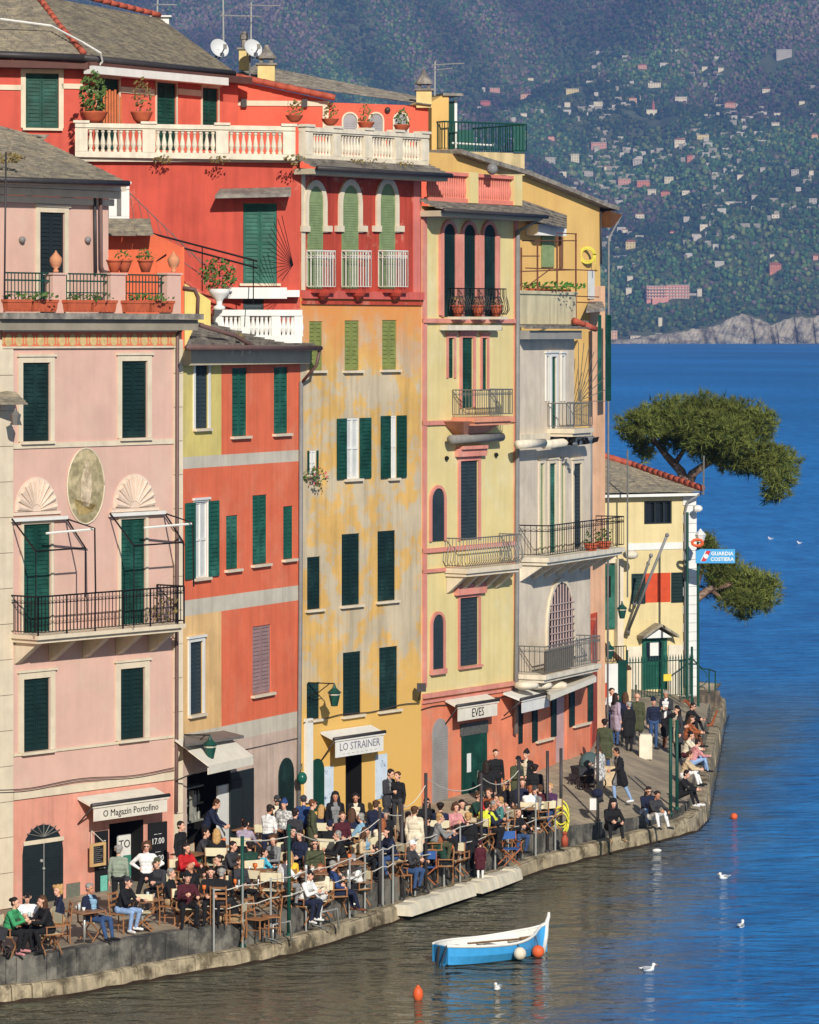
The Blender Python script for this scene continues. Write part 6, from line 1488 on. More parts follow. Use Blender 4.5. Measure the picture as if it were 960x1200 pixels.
# =================================================================== coast guard house
CG = plaster('plaster_coastguard', (220, 200, 146), (214, 192, 138), .1, .05)
FG = Fac(XY(704, 147.0), XY(815, 148.8)); G = House('coastguard_house', FG, 'small cream coastguard house with slate roof and green door at the quay end')
G0, G1 = Vector(XY(704, 147.0)), Vector(XY(815, 148.8))
zG = FG.z(760, 580)
G.op.append((*G.rect(755, 787.5, 587, 614), .15)); G.op.append((*G.rect(756.5, 786, 671.5, 706), .06)); G.op.append((*G.rect(752.5, 781.5, 747, 808), .1))
G.wall(lambda u, z: 0, .8, zG, [CG, M['glass']], [G1+Vector((-.8, 7)), G0+Vector((-.8, 7))])
a, b, c, d = G.op[0][:4]; mb = MB()
for q in ((a, b, c, c+.06), (a, b, d-.06, d), (a, a+.06, c+.06, d-.06), (b-.06, b, c+.06, d-.06), (a+(b-a)*.38, a+(b-a)*.38+.06, c+.06, d-.06), (a+(b-a)*.7, a+(b-a)*.7+.06, c+.06, d-.06)): mb.box(FG, *q, -.1, -.03)
mb.build('window', M['shutter_black'], G.root)
a, b, c, d = G.op[1][:4]; um = (a+b)/2; wd = MB(); wd.box(FG, a, um-.02, c, d, -.05, .0); wd.box(FG, um+.02, b, c, d, -.05, .0); wn2 = wd.build('window', mat('orange_red_blind', (206, 74, 34), .6, .12, 4), G.root)
G.leaf(FG, FG.u(740), FG.u(756), c-.02, d, .01, M['shutter_dark'], wn2); G.leaf(FG, FG.u(786.5), FG.u(801), c-.02, d, .01, M['shutter_dark'], wn2)
a, b, c, d = G.op[2][:4]; mb = MB(); mb.box(FG, a, b, c, d, -.08, -.02)
zw = c+(d-c)*.52
mb.box(FG, a, a+.16, c, d, -.02, .03); mb.box(FG, b-.16, b, c, d, -.02, .03); mb.box(FG, a+.16, b-.16, d-.18, d, -.02, .03); mb.box(FG, a+.16, b-.16, zw-.1, zw+.05, -.02, .03)
for i in range(6): mb.box(FG, a+.17+i*(b-a-.34)/6+.01, a+.17+(i+1)*(b-a-.34)/6-.01, c+.1, zw-.1, -.02, .012)
dG = mb.build('door', M['shutter_teal'], G.root); mb = MB(); mb.box(FG, a+.2, b-.2, zw+.06, d-.2, -.018, -.008); mb.build('door_glass', M['glass'], dG); mb = MB(); mb.box(FG, a+.35, a+.75, zw+.25, zw+.75, -.007, .0); mb.build('notice', M['white'], dG)
ze = FG.z(766, 738); ap = FG.z(766, 733); mb = MB(); a, b = FG.u(746), FG.u(788); um = (a+b)/2
for s0, s1 in ((a, um), (b, um)):
    q = [FG.w(s0, FG.z(766, 747), .02), FG.w(s0, FG.z(766, 747), .55), FG.w(s1, ap, .55), FG.w(s1, ap, .02)]; mb.hexa(q+[p_+Vector((0, 0, .1)) for p_ in q])
mb.build('door_hood', M['slate'], G.root); mb = MB(); mb.prism([FG.w(a+.15, FG.z(766, 747)-.0, .05), FG.w(b-.15, FG.z(766, 747)-.0, .05), FG.w(um, ap-.12, .05)], FG.n*.25); mb.build('pediment', M['white'], G.root)
mb = MB(); zq = .9; i = 0
u0, u1 = FG.u(800), FG.W
while zq < zG-.3: mb.box(FG, u0+(.12 if i % 2 else 0), u1+.03, zq, zq+.33, .004, .05); zq += .345; i += 1
mb.build('quoin', M['white'], G.root)
band(G, 735, 800, 640, 8, M['white'], .03, fac=FG); mb = MB(); mb.box(FG, FG.u(734), FG.u(752)-.03, .9, FG.z(760, 757), .004, .06); mb.box(FG, FG.u(782)+.03, FG.u(800)-.02, .9, FG.z(760, 757), .004, .06); mb.build('stone_base', M['stone_white'], G.root)
e0 = FG.w(FG.u(698, .5), FG.z(760, 577, .5), .5); e1 = FG.w(FG.u(823, .5), FG.z(760, 577, .5), .5); r0 = P(700, 534, 152.5); r1 = P(742, 548, 152.5)
slate_roof(e0, e1, r1, r0, 22, 81).build('roof', M['slate'], G.root)
q = e1+(-FG.n*8); slate_roof(e1, Vector((q.x, q.y, e1.z)), r1+Vector((0, .3, 0)), r1, 14, 82).build('roof', M['slate'], G.root)
ridge_tiles([P(704, 536, 152.4)+Vector((0, 0, .1)), r1+Vector((0, 0, .12)), e1+Vector((0, 0, .12))], M['roof_tile'], 'ridge_tiles', G.root, .13)
mb = MB(); mb.box(FG, FG.u(700, .4), FG.u(820, .4), zG-.05, FG.z(760, 579, .45), .0, .42); mb.build('cornice', M['white'], G.root)
mb = MB(); mb.tube([e1-Vector((0, 0, .06)), FG.w(FG.u(806, .2), FG.z(806, 588, .2), .2), FG.w(FG.u(803, .1), FG.z(803, 600, .1), .1), FG.w(FG.u(803, .1), 1.6, .1)], .05, 6); mb.build('downpipe', M['pipe_grey'], G.root, True)
mb = MB(); c = P(818, 596, 148.2); mb.ball(c, .14, 8, 6, sx=1.3); mb.tube([c, P(812, 592, 148.8)], .03, 5); mb.build('wall_lamp', M['white'], G.root)
for i, ((xa, ya), (xb, yb), lab) in enumerate((((737, 738), (782, 627), 'long grey flagpole leaning over the coastguard house front'), ((744, 706), (763, 651), 'short grey flagpole leaning behind the long one'))):
    mb = MB(); mb.tube([P(xa, ya, 146.9), P(xb, yb, 145.6)], .055-.015*i, 7); mb.ball(P(xb, yb, 145.6), .08, 8, 5); mb.tube([P(xa, ya, 146.9), P(xa-1, ya+6, 147.3)], .07, 6); tag(mb.build('flagpole', M['pipe_grey'], None, True), lab, 'flagpole', 'flagpoles on the coastguard house')
mb = MB(); mb.tube([P(735.5, 527, 146), P(735.5, 700, 146)], .035, 6); tag(mb.build('mast', M['iron_grey']), 'thin grey mast before the coastguard roof, left', 'mast', 'thin masts by the coastguard roof')
mb = MB(); mb.tube([P(825, 534, 148), P(824.5, 580, 148)], .035, 6); tag(mb.build('mast', M['iron_grey']), 'short pale mast at the right corner of the coastguard roof', 'mast', 'thin masts by the coastguard roof')
# green pole with the blue sign
sg = empty('coastguard_sign', P(818, 832, 147.2), 'blue coastguard sign with a red stripe on a tall green pole', 'sign'); mb = MB(); mb.tube([P(818.5, 832, 147.2), P(818, 640, 147.2)], .05, 8); mb.build('pole', M['iron_green'], sg)
TS = Fac(XY(815.5, 147.0), XY(861.5, 147.0)); mb = MB(); a, b, c, d = TS.u(815.5), TS.u(861.5), TS.z(838, 660), TS.z(838, 643.5); mb.box(TS, a, b, c, d, -.05, .05); mb.build('panel', mat('sign_blue', (66, 160, 214), .45, .04, 3), sg)
w_, h_ = b-a, d-c
mb = MB(); mb.prism([TS.w(a+w_*.14, c+h_*.15, .051), TS.w(a+w_*.25, c+h_*.15, .051), TS.w(a+w_*.38, c+h_*.88, .051), TS.w(a+w_*.27, c+h_*.88, .051)], TS.n*.008); mb.build('red_stripe', mat('sign_red', (206, 40, 48), .5, .03, 3), sg)
mb = MB(); mb.prism([TS.w(a+w_*.115, c+h_*.15, .051), TS.w(a+w_*.135, c+h_*.15, .051), TS.w(a+w_*.265, c+h_*.88, .051), TS.w(a+w_*.245, c+h_*.88, .051)], TS.n*.007); mb.prism([TS.w(a+w_*.26+h_*.17*math.cos(t*.39), c+h_*.5+h_*.17*math.sin(t*.39), .06) for t in range(16)], TS.n*.008); mb.build('emblem', M['chalk_white'], sg)
text_mesh('GUARDIA', 'lettering', M['chalk_white'], TS, a+w_*.67, c+h_*.68, .052, h_*.36, sg, bold=.006); text_mesh('COSTIERA', 'lettering', M['chalk_white'], TS, a+w_*.67, c+h_*.28, .052, h_*.36, sg, bold=.006)
lb = empty('life_buoy', P(818, 637, 146.8), 'orange lifebuoy hung above the blue coastguard sign', 'lifebuoy'); mb = MB(); c = P(817.5, 636, 146.7); mb.tube([c+Vector((math.cos(t*.45)*.2, 0, math.sin(t*.45)*.12)) for t in range(15)], .06, 6); mb.build('ring', mat('buoy_orange', (226, 96, 46), .5, .1, 4), lb)
mb = MB(); c = P(821, 632, 147.2); mb.lathe(c-Vector((0, 0, .1)), [(.12, 0), (.2, .25), (.22, .27), (.08, .42), (.02, .5)], 6); mb.tube([c-Vector((0, 0, .1)), P(818, 642, 147.2)], .03, 5); tag(mb.build('quay_lantern', M['white']), 'white lantern on top of the green sign pole', 'lantern', 'wall lanterns on the waterfront')
# stairs between the houses
FS = Fac(XY(704, 141.5), XY(733, 142.4)); st = empty('stairs', FS.w(FS.W/2, 1.6), 'steep yellow stone stairs leading up to a green door', 'stairs'); mb = MB()
z0_, z1_ = FS.z(718, 806), FS.z(718, 737); ns = 13
for i in range(ns): mb.box(FS, .0, FS.W-.02, .9, z0_+(z1_-z0_)*(i+1)/ns, -(i+1)*.28, -i*.28-.004)
mb.build('steps', mat('stair_stone', (214, 186, 120), .85, .15, 3, .2), st)
mb = MB(); T2 = FS
for n0, n1, mm in ((0, -3.7, 0),):
    mb.hexa([FS.w(FS.W+.02, .9, n1), FS.w(FS.W+.2, .9, n1), FS.w(FS.W+.2, .9, .1), FS.w(FS.W+.02, .9, .1), FS.w(FS.W+.02, z1_+.9, n1), FS.w(FS.W+.2, z1_+.9, n1), FS.w(FS.W+.2, z0_+.6, .1), FS.w(FS.W+.02, z0_+.6, .1)])
mb.build('stair_wall', mat('stair_wall_cream', (222, 196, 150), .85, .1, 2), st)
mb = MB(); mb.hexa([FS.w(FS.W+.0, z1_+.9, -3.7), FS.w(FS.W+.22, z1_+.9, -3.7), FS.w(FS.W+.22, z0_+.6, .1), FS.w(FS.W+.0, z0_+.6, .1), FS.w(FS.W+.0, z1_+.98, -3.7), FS.w(FS.W+.22, z1_+.98, -3.7), FS.w(FS.W+.22, z0_+.68, .1), FS.w(FS.W+.0, z0_+.68, .1)]); mb.build('handrail', mat('rail_brown', (84, 58, 40), .6, .1, 3), st)
for i in range(3): pass
G.box('door', M['shutter_teal'], 707.5, 722.5, 662, 737, .01, .08, fac=FG); G.box('door_frame', M['cream'], 703.5, 707, 655, 737, .01, .1, fac=FG); G.box('door_frame', M['cream'], 706.5, 724, 654, 660, .012, .12, fac=FG); G.box('door_recess', M['dark'], 711, 716, 675, 700, .082, .09, fac=FG)
G.box('corner_post', M['cream'], 724, 731, 655, 790, .01, .3, fac=FG); G.box('dark_doorway', M['dark'], 716.5, 724, 655, 737, .004, .05, fac=FG)
mb = MB(); c = P(739, 650, 146.5); mb.ball(c, .3, 10, 6, sz=.6); tag(mb.build('floodlight', M['stone_white'], None, True), 'round white floodlight at the end of the long balcony', 'floodlight')
for x, y, Y, lab in ((728, 705, 143.5, 'green topped lantern at the head of the yellow stairs'), (713, 752, 139, 'green topped lantern above the foot of the yellow stairs')):
    fL = Fac((P(x-3, y, Y).x, Y), (P(x+3, y, Y).x, Y+.01)); lantern('wall_lantern', (.1, P(x, y, Y).z), fL, .3, lab)
mb = MB(); mb.box(WORLD, P(706, 0, 133).x, P(711.5, 0, 133).x, 132.8, 133.2, P(0, 822, 133).z, P(0, 801, 133).z); tag(mb.build('post_box', mat('post_red', (206, 70, 44), .5, .1, 3)), 'orange red post box on the wall beside the stairs', 'post box')
FN = Fac(XY(707, 140.9), XY(734, 141.6)); mb = MB(); mb.box(FN, 0, FN.W*.6, 1.6, FN.z(715, 778), -.05, .05); tag(mb.build('notice_board', M['white']), 'white notice board at the foot of the yellow stairs', 'notice board'); mb = MB(); mb.box(FN, FN.W*.62, FN.W, 1.6, FN.z(715, 775), -.04, .04); tag(mb.build('gate', M['shutter_green']), 'small dark green gate beside the white notice board', 'gate')
rail_mesh([FN.w(0, FN.z(715, 778)+.01, 0), FN.w(FN.W, FN.z(715, 778)+.01, 0)], .6, .12, .012, .02).build('stair_railing', M['iron'], None); tag(bpy.data.objects['stair_railing'], 'low black iron railing above the white notice board', 'railing')
# fence in front of the coastguard house and the sea wall at the end
FF = Fac(XY(735, 143.6), XY(812, 145.2)); fe = empty('iron_fence', FF.w(FF.W/2, 1.6), 'green iron bar fence with spear tips before the coastguard house', 'fence'); zf = FF.z(770, 818)
rail_mesh([FF.w(0, zf, 0), FF.w(FF.W, zf, 0)], FF.z(770, 775)-zf, .13, .014, .022).build('bars', M['iron_green'], fe); mb = MB(); k = int(FF.W/.13)
for i in range(k+1): mb.lathe(FF.w(FF.W*i/k, FF.z(770, 775), 0), [(.012, 0), (.03, .08), (.0, .25)], 5)
mb.build('spear_tips', M['iron_green'], fe)
for x in (735, 776, 811): mb = MB(); mb.tube([FF.w(FF.u(x), zf-.3), FF.w(FF.u(x), FF.z(770, 760))], .05, 6); mb.build('post', M['iron_green'], fe)
mb = MB(); a, b, c, d = FF.u(777), FF.u(786), FF.z(780, 798), FF.z(780, 790); mb.box(FF, a, b, c, d, .03, .05); tag(mb.build('warning_sign', mat('sign_yellow', (232, 200, 60), .5, .05, 3)), 'small yellow sign on the green iron fence', 'sign')
mb = MB(); mb.tube([FF.w(FF.u(802), zf-.2, .2), FF.w(FF.u(802), FF.z(802, 600), .2)], .05, 7); tag(mb.build('pole', M['iron_green']), 'tall green pole at the right end of the iron fence', 'pole', 'tall poles on the quay')
sw = empty('sea_wall', P(826, 815, 150), 'rough stone sea wall closing the end of the quay', 'wall'); mb = MB(); wl_ = Fac(XY(801, 146.6), XY(844, 151.0)); mb.box(wl_, 0, wl_.W, -1.2, wl_.z(825, 815), -2.4, 0)
mb.box(wl_, wl_.W+.003, wl_.W+.15, -1.2, wl_.z(825, 822), -2.4, .02); mb.build('masonry', mat('sea_wall_stone', (150, 130, 106), .9, .3, 2.5, .6, rgb2=(96, 86, 74), mix2=(.42, .58), scale2=2.0), sw)
mb = MB(); zz = wl_.z(825, 815); path = [wl_.w(u_, zz, -.15) for u_ in (0, wl_.W*.5, wl_.W-.1)]
rl = rail_mesh([wl_.w(0, zz, -.15), wl_.w(wl_.W*.33, zz, -.15)], 1.5, .16, .014, .03); rl.tube([wl_.w(wl_.W*.33, zz+1.5, -.15), wl_.w(wl_.W*.6, zz+1.0, -.15), wl_.w(wl_.W*.8, zz+.9, -.15), wl_.w(wl_.W*.97, zz+.75, -.15), wl_.w(wl_.W*.97, zz, -.15)], .03, 6); rl.tube([wl_.w(wl_.W*.8, zz+.9, -.15), wl_.w(wl_.W*.8, zz, -.15)], .03, 6)
rl.tube([wl_.w(wl_.W*.5, zz+.7, -.15)+Vector((.35*math.cos(t*.5), 0, .35*math.sin(t*.5))) for t in range(13)], .018, 5); rl.build('railing', M['iron_green'], sw)
# ground behind the quay end where the pines root
mb = MB(); pts = [(735, 154), (800, 154), (838, 157)]
vs = [Vector((7, 153.5, -1)), Vector((11.8, 153.5, -1)), Vector((12.6, 164, -1)), Vector((4, 170, -1)), Vector((7.5, 155, 2.2)), Vector((11, 155, 1.6)), Vector((11.2, 162, 2.6)), Vector((5, 168, 4))]
mb.hexa(vs); tag(mb.build('rocky_shore', mat('shore_rock', (120, 106, 88), .9, .3, 1.5, .6)), kind='structure')

# =================================================================== pines
def pine(name, label, Y, clumps, limbs, seed, n_per):
    """clumps: (x, y, rx, ry) in picture units at depth Y become foliage masses of real thickness"""
    rs = np.random.RandomState(seed); k = Y/F
    base = Vector((8.9, 157, 1.8)); e = empty(name, base, label, 'tree', 'pines behind the coastguard house')
    mb = MB()
    for pts, r0_, r1_ in limbs:
        q = [P(x, y, Y+dy) if y is not None else base+Vector((0, 0, -.4)) for x, y, dy in pts]
        n = len(q); mb.tube(q, [r0_+(r1_-r0_)*i/(n-1) for i in range(n)], 8)
    mb.build('trunk', mat('pine_bark', (118, 92, 76), .9, .3, 8, .5, rgb2=(150, 130, 116), mix2=(.5, .6), scale2=4), e, True)
    V = []; T = []
    for ci, (x, y, rx, ry, dy) in enumerate(clumps):
        c = np.array(P(x, y, Y+dy)); R_ = np.array([rx*k, rx*k*.9, ry*k]); m = int(n_per*rx*ry/900)
        shade = rs.uniform(.8, 1.25)
        # twig tufts on and inside an uneven shell
        d = rs.normal(size=(m, 3)); d /= np.linalg.norm(d, axis=1)[:, None]
        lump = 1+.16*np.sin(d[:, 0]*5+ci)+.14*np.sin(d[:, 2]*7+d[:, 1]*4+ci*2)
        rad = (rs.rand(m)**.45)*lump*(1+.12*np.abs(rs.normal(size=m))*(rs.rand(m) < .3))
        cen = c+d*rad[:, None]*R_
        hue = rs.rand(m)
        for j in range(9):
            ax = rs.normal(size=(m, 3))*.8+d*.7+np.array([0, 0, .55]); ax /= np.linalg.norm(ax, axis=1)[:, None]
            sd_ = np.cross(ax, rs.normal(size=(m, 3))); sd_ /= np.linalg.norm(sd_, axis=1)[:, None]
            L_ = rs.uniform(.16, .38, (m, 1)); w_ = .018
            V.append(np.stack([cen-sd_*w_, cen+sd_*w_, cen+ax*L_], 1))
            base_c = np.where(hue[:, None] < .55, np.array([[.125, .145, .034]]), np.where(hue[:, None] < .85, np.array([[.170, .190, .044]]), np.array([[.060, .088, .024]])))
            T.append(np.repeat((base_c*shade*rs.uniform(.8, 1.2, (m, 1)))[:, None, :], 3, 1))
    V = np.concatenate(V); T = np.concatenate(T); n = len(V)
    o = big_mesh('crown', V.reshape(-1, 3)-np.array(base), np.arange(n*3).reshape(-1, 3), T.reshape(-1, 3), MATS.get('needles') or MATS.setdefault('needles', tint_material('pine_needles', .6)))
    o.parent = e; return e
pine('pine_tree', 'large leaning umbrella pine whose broad crown spreads over the coastguard roof', 157,
     [(752, 497, 26, 19, -1), (775, 488, 28, 20, 0), (800, 484, 30, 19, 1), (830, 482, 32, 20, 0), (862, 487, 32, 20, 1), (888, 495, 24, 18, 0), (846, 512, 38, 22, -1), (812, 514, 26, 16, 1), (873, 520, 32, 22, 0), (903, 540, 24, 22, 0), (918, 546, 17, 20, 1),
      (912, 566, 18, 18, -1), (890, 545, 22, 14, 1), (742, 508, 14, 12, 0), (757, 530, 11, 11, 1), (748, 520, 12, 9, 1), (905, 582, 11, 8, 0), (860, 540, 26, 10, 0), (836, 530, 28, 15, 0), (866, 546, 20, 11, 1), (786, 512, 26, 15, 1), (820, 500, 40, 20, -1)],
     [(((770, None, 0), (800, 700, 0), (806, 620, 1), (806, 572, 1), (798, 552, 1), (782, 535, 1), (770, 520, 1), (760, 505, 0)), .34, .07),
      (((804, 575, 1), (812, 555, 1), (826, 545, 0), (842, 535, 0), (862, 520, 0), (890, 510, 0)), .22, .05), (((790, 545, 1), (800, 530, 1), (806, 515, 1), (818, 498, 0)), .12, .04),
      (((770, 520, 1), (757, 515, 1), (748, 505, 0)), .1, .03), (((862, 520, 0), (885, 535, 0), (905, 552, 0)), .1, .03), (((826, 545, 0), (838, 525, 0), (838, 495, 0)), .1, .03)], 3, 680)
pine('pine_tree', 'lower pine bough crown below and right of the blue coastguard sign', 158.5,
     [(829, 640, 15, 14, 0), (838, 668, 20, 18, 0), (858, 680, 26, 22, 1), (880, 688, 26, 22, 0), (897, 690, 17, 20, 0), (868, 705, 24, 14, -1), (842, 690, 16, 14, 1), (890, 706, 16, 11, 0), (873, 720, 11, 7, 0), (848, 655, 16, 10, 0)],
     [(((772, None, 0), (795, 740, 0), (812, 705, 0), (832, 690, 0), (856, 685, 0), (885, 692, 0)), .3, .05), (((812, 705, 0), (822, 670, 0), (828, 645, 0)), .12, .03), (((832, 690, 0), (850, 705, 0), (868, 714, 0)), .1, .03)], 5, 680)
# =================================================================== people
CL = {'black': (30, 30, 33), 'navy': (32, 38, 62), 'charcoal': (58, 58, 62), 'grey': (128, 128, 128), 'white': (232, 230, 226), 'cream': (224, 210, 182), 'red': (190, 32, 34),
      'maroon': (78, 30, 40), 'blue': (44, 68, 116), 'lightblue': (136, 176, 200), 'cyan': (78, 190, 214), 'yellow': (226, 182, 42), 'hivis': (218, 224, 50), 'green': (60, 150, 96), 'olive': (74, 78, 54),
      'darkgreen': (34, 66, 54), 'sage': (142, 152, 134), 'teal': (70, 128, 122), 'brown': (112, 66, 42), 'rust': (156, 84, 46), 'khaki': (172, 142, 104), 'denim': (56, 82, 124), 'paledenim': (140, 168, 206), 'lilac': (164, 150, 166), 'pink': (206, 140, 140), 'beige': (200, 176, 140), 'purple': (80, 50, 86), 'pattern': (150, 148, 146)}
def cloth(c): return mat('cloth_'+c, CL[c], .9, .22, 9, .9, rgb2=(226, 224, 218) if c == 'pattern' else None, mix2=(.48, .54), scale2=14, bscale=13)
SK = {'light': (222, 168, 140), 'tan': (196, 136, 104), 'pale': (234, 188, 164)}
def skin(c): return mat('skin_'+c, SK[c], .6, .08, 12)
HR = {'dark': (38, 28, 24), 'brown': (84, 56, 36), 'blond': (188, 146, 90), 'grey': (150, 146, 140), 'ginger': (150, 84, 46), 'black': (24, 22, 24)}
def hairm(c): return mat('hair_'+c, HR[c], .7, .25, 20, .3)
def capsule(p0, r0, p1, r1, seg=10):
    """closed rounded cone; vertices, faces"""
    p0, p1 = Vector(p0), Vector(p1); d = p1-p0; L = d.length
    if L < 1e-5: d = Vector((0, 0, 1)); L = 0
    else: d = d.normalized()
    a = d.orthogonal().normalized(); b = d.cross(a); V = []; Fs = []
    rings = []
    for k in (-80, -50, -20): t = R(k); rings.append((p0+d*math.sin(t)*r0, math.cos(t)*r0))
    for k in (20, 50, 80): t = R(k); rings.append((p1+d*math.sin(t)*r1, math.cos(t)*r1))
    for c, r in rings:
        for k in range(seg): t = 2*math.pi*k/seg; V.append(c+a*math.cos(t)*r+b*math.sin(t)*r)
    for i in range(5):
        for k in range(seg): k2 = (k+1) % seg; Fs.append((i*seg+k, i*seg+k2, (i+1)*seg+k2, (i+1)*seg+k))
    Fs.append(tuple(range(seg-1, -1, -1))); Fs.append(tuple(range(5*seg, 6*seg))); return V, Fs
def fuse(caps, name, voxel=.011, ratio=.4, scale=None, front=False):
    """one continuous skin grown over rounded cones (p0, r0, p1, r1, tag)"""
    mb = MB()
    for c in caps: v, f = capsule(*c[:4]); mb.add(v, f)
    me = bpy.data.meshes.new(name+'_rough'); me.from_pydata([tuple(v) for v in mb.v], [], mb.f)
    ob = bpy.data.objects.new(name+'_rough', me); COL.objects.link(ob)
    rm = ob.modifiers.new('r', 'REMESH'); rm.mode = 'VOXEL'; rm.voxel_size = voxel
    sm = ob.modifiers.new('s', 'SMOOTH'); sm.iterations = 1; sm.factor = .4
    dm = ob.modifiers.new('d', 'DECIMATE'); dm.ratio = ratio
    dg = bpy.context.evaluated_depsgraph_get(); out = bpy.data.meshes.new_from_object(ob.evaluated_get(dg)); out.name = name
    bpy.data.objects.remove(ob); bpy.data.meshes.remove(me)
    n = len(out.polygons); C_ = np.zeros(n*3); out.polygons.foreach_get('center', C_); C_ = C_.reshape(-1, 3)
    best = np.full(n, 1e9); tg = np.zeros(n, int)
    for p0, r0, p1, r1, t in caps:
        p0 = np.array(p0); p1 = np.array(p1); d = p1-p0; L2 = max(d@d, 1e-9); k = np.clip(((C_-p0)@d)/L2, 0, 1)
        ds = np.linalg.norm(C_-(p0+k[:, None]*d), axis=1)-(r0+(r1-r0)*k)
        m = ds < best; best[m] = ds[m]; tg[m] = t
    if front:
        N_ = np.zeros(n*3); out.polygons.foreach_get('normal', N_); N_ = N_.reshape(-1, 3)
        hz = C_[:, 2]; tg[(tg == 1) & (np.abs(C_[:, 0]) < .028+.035*np.clip((hz-hz.min())/np.ptp(hz), 0, 1)) & (N_[:, 1] < -.25)] = 6
    out.materials.clear()
    for i in range(max(tg)+1): out.materials.append(skin('light'))
    out.polygons.foreach_set('material_index', tg.astype(np.int32)); out.polygons.foreach_set('use_smooth', [True]*n); out.update()
    return out
def V3(*a): return Vector(a)
def rotx(v, a): c, s_ = math.cos(a), math.sin(a); return Vector((v.x, v.y*c-v.z*s_, v.y*s_+v.z*c))
def figure(name, pelvis=.92, lean=0, headpitch=0, headyaw=0, legs=None, arms=None, coat=0, tee=False, shorts=False, bulk=1.0, skirt=False, front=False):
    """body facing -Y. legs: per side (thigh dir, shin dir); arms: per side (upper dir, fore dir, curl)"""
    caps = []; T = 1
    pv = V3(0, 0, pelvis)
    def up(v): return pv+rotx(Vector(v), R(lean))          # torso frame
    b = bulk
    caps += [(up((-.07, 0, 0)), .118*b, up((.07, 0, 0)), .118*b, T if coat else 2), (up((-.055, 0, .14)), .108*b, up((.055, 0, .14)), .108*b, T), (up((-.05, 0, .05)), .115*b, up((.05, 0, .05)), .115*b, T),
             (up((-.085, .0, .34)), .115*b, up((.085, .0, .34)), .115*b, T), (up((-.06, .01, .25)), .115*b, up((.06, .01, .25)), .115*b, T), (up((-.15, .01, .445)), .062*b, up((.15, .01, .445)), .062*b, T), (up((0, .01, .43)), .09, up((0, .01, .5)), .06, T)]
    neck = up((0, .01, .5)); hd = neck+rotx(Vector((0, -.02, .165)), R(lean*.5+headpitch))
    caps.append((neck, .052, neck.lerp(hd, .5), .05, 0))
    def hh(v):
        v = Vector(v); c, s_ = math.cos(R(headyaw)), math.sin(R(headyaw)); v = Vector((v.x*c-v.y*s_, v.x*s_+v.y*c, v.z)); return hd+rotx(v, R(lean*.5+headpitch))
    caps += [(hh((0, .012, .03)), .086, hh((0, .0, .02)), .086, 0), (hh((0, -.03, -.02)), .07, hh((0, -.045, -.07)), .048, 0), (hh((0, -.09, -.005)), .012, hh((0, -.108, -.028)), .016, 0),
             (hh((.084, .01, -.01)), .018, hh((.088, .014, .02)), .02, 0), (hh((-.084, .01, -.01)), .018, hh((-.088, .014, .02)), .02, 0),
             (hh((.032, -.082, .018)), .011, hh((.032, -.0825, .018)), .011, 4), (hh((-.032, -.082, .018)), .011, hh((-.032, -.0825, .018)), .011, 4), (hh((-.02, -.091, -.062)), .007, hh((.02, -.091, -.062)), .007, 5)]
    legs = legs or [((-.03, -.02, -1), (-.0, .06, -1)), ((.03, .02, -1), (.0, .06, -1))]
    for sgn, (td, sd_) in zip((-1, 1), legs):
        td, sd_ = Vector(td).normalized(), Vector(sd_).normalized(); h = pv+V3(sgn*.088, 0, -.02); k = h+td*.42; a = k+sd_*.40
        caps += [(h, .092*b, k, .064, 2), (k, .062, a.lerp(k, .55), .06, 2 if not shorts else 0), (a.lerp(k, .55), .058, a, .042, 2 if not shorts else 0)]
        fwd = Vector((sgn*.25, -1, 0)).normalized(); fwd = (fwd-sd_*fwd.dot(sd_)); fwd.normalize()
        if abs(sd_.z) > .7: fwd = Vector((sgn*.25, -1, -.08)).normalized()
        heel = a+sd_*.045; caps += [(heel-fwd*.03, .04, heel+fwd*.13, .036, 3), (heel+fwd*.1, .036, heel+fwd*.17, .03, 3)]
        if coat:
            caps += [(h+V3(0, .01, 0), .13*b, h+td*(.42*coat), .125*b, T)]
        if skirt: caps += [(h, .12, h+td*.36, .13, 2)]
    if coat: caps.append((up((0, 0, -.02)), .14*b, pv+(Vector(legs[0][0]).normalized()+Vector(legs[1][0]).normalized())*.2*coat, .13*b, T))
    arms = arms or [((-.16, .05, -1), (-.05, -.25, -1), .5), ((.16, .05, -1), (.05, -.25, -1), .5)]
    for sgn, (ud, fd_, curl) in zip((-1, 1), arms):
        ud, fd_ = Vector(ud).normalized(), Vector(fd_).normalized(); s_ = up((sgn*.175, .01, .43)); e_ = s_+ud*.28; w_ = e_+fd_*.245
        caps += [(s_, .064*b, e_, .05*b, T), (e_, .048*b, w_.lerp(e_, .4), .043*b, T if not tee else 0), (w_.lerp(e_, .4), .042*b, w_, .031*b, T if not tee else 0)]
        side = Vector((sgn, 0, 0)); side = side-fd_*side.dot(fd_)
        if side.length < .2: side = Vector((0, -1, 0)); side -= fd_*side.dot(fd_)
        side.normalize(); pn = fd_.cross(side).normalized()         # thumb side lies along pn
        if pn.y > 0: pn = -pn
        pal = w_+fd_*.055; caps += [(w_+fd_*.015, .028, pal+fd_*.02+pn*.012, .027, 0), (w_+fd_*.02-pn*.014, .024, pal+fd_*.02-pn*.016, .024, 0)]
        cd = (fd_*math.cos(curl)-side*math.sin(curl)).normalized(); cd2 = (fd_*math.cos(curl*2.2)-side*math.sin(curl*2.2)).normalized()
        for j, (o_, l_) in enumerate(((.032, .034), (.012, .04), (-.009, .037), (-.03, .028))):
            q = pal+fd_*.03+pn*o_; q2 = q+cd*l_; caps += [(q, .0098, q2, .009, 0), (q2, .009, q2+cd2*l_*.8, .008, 0)]
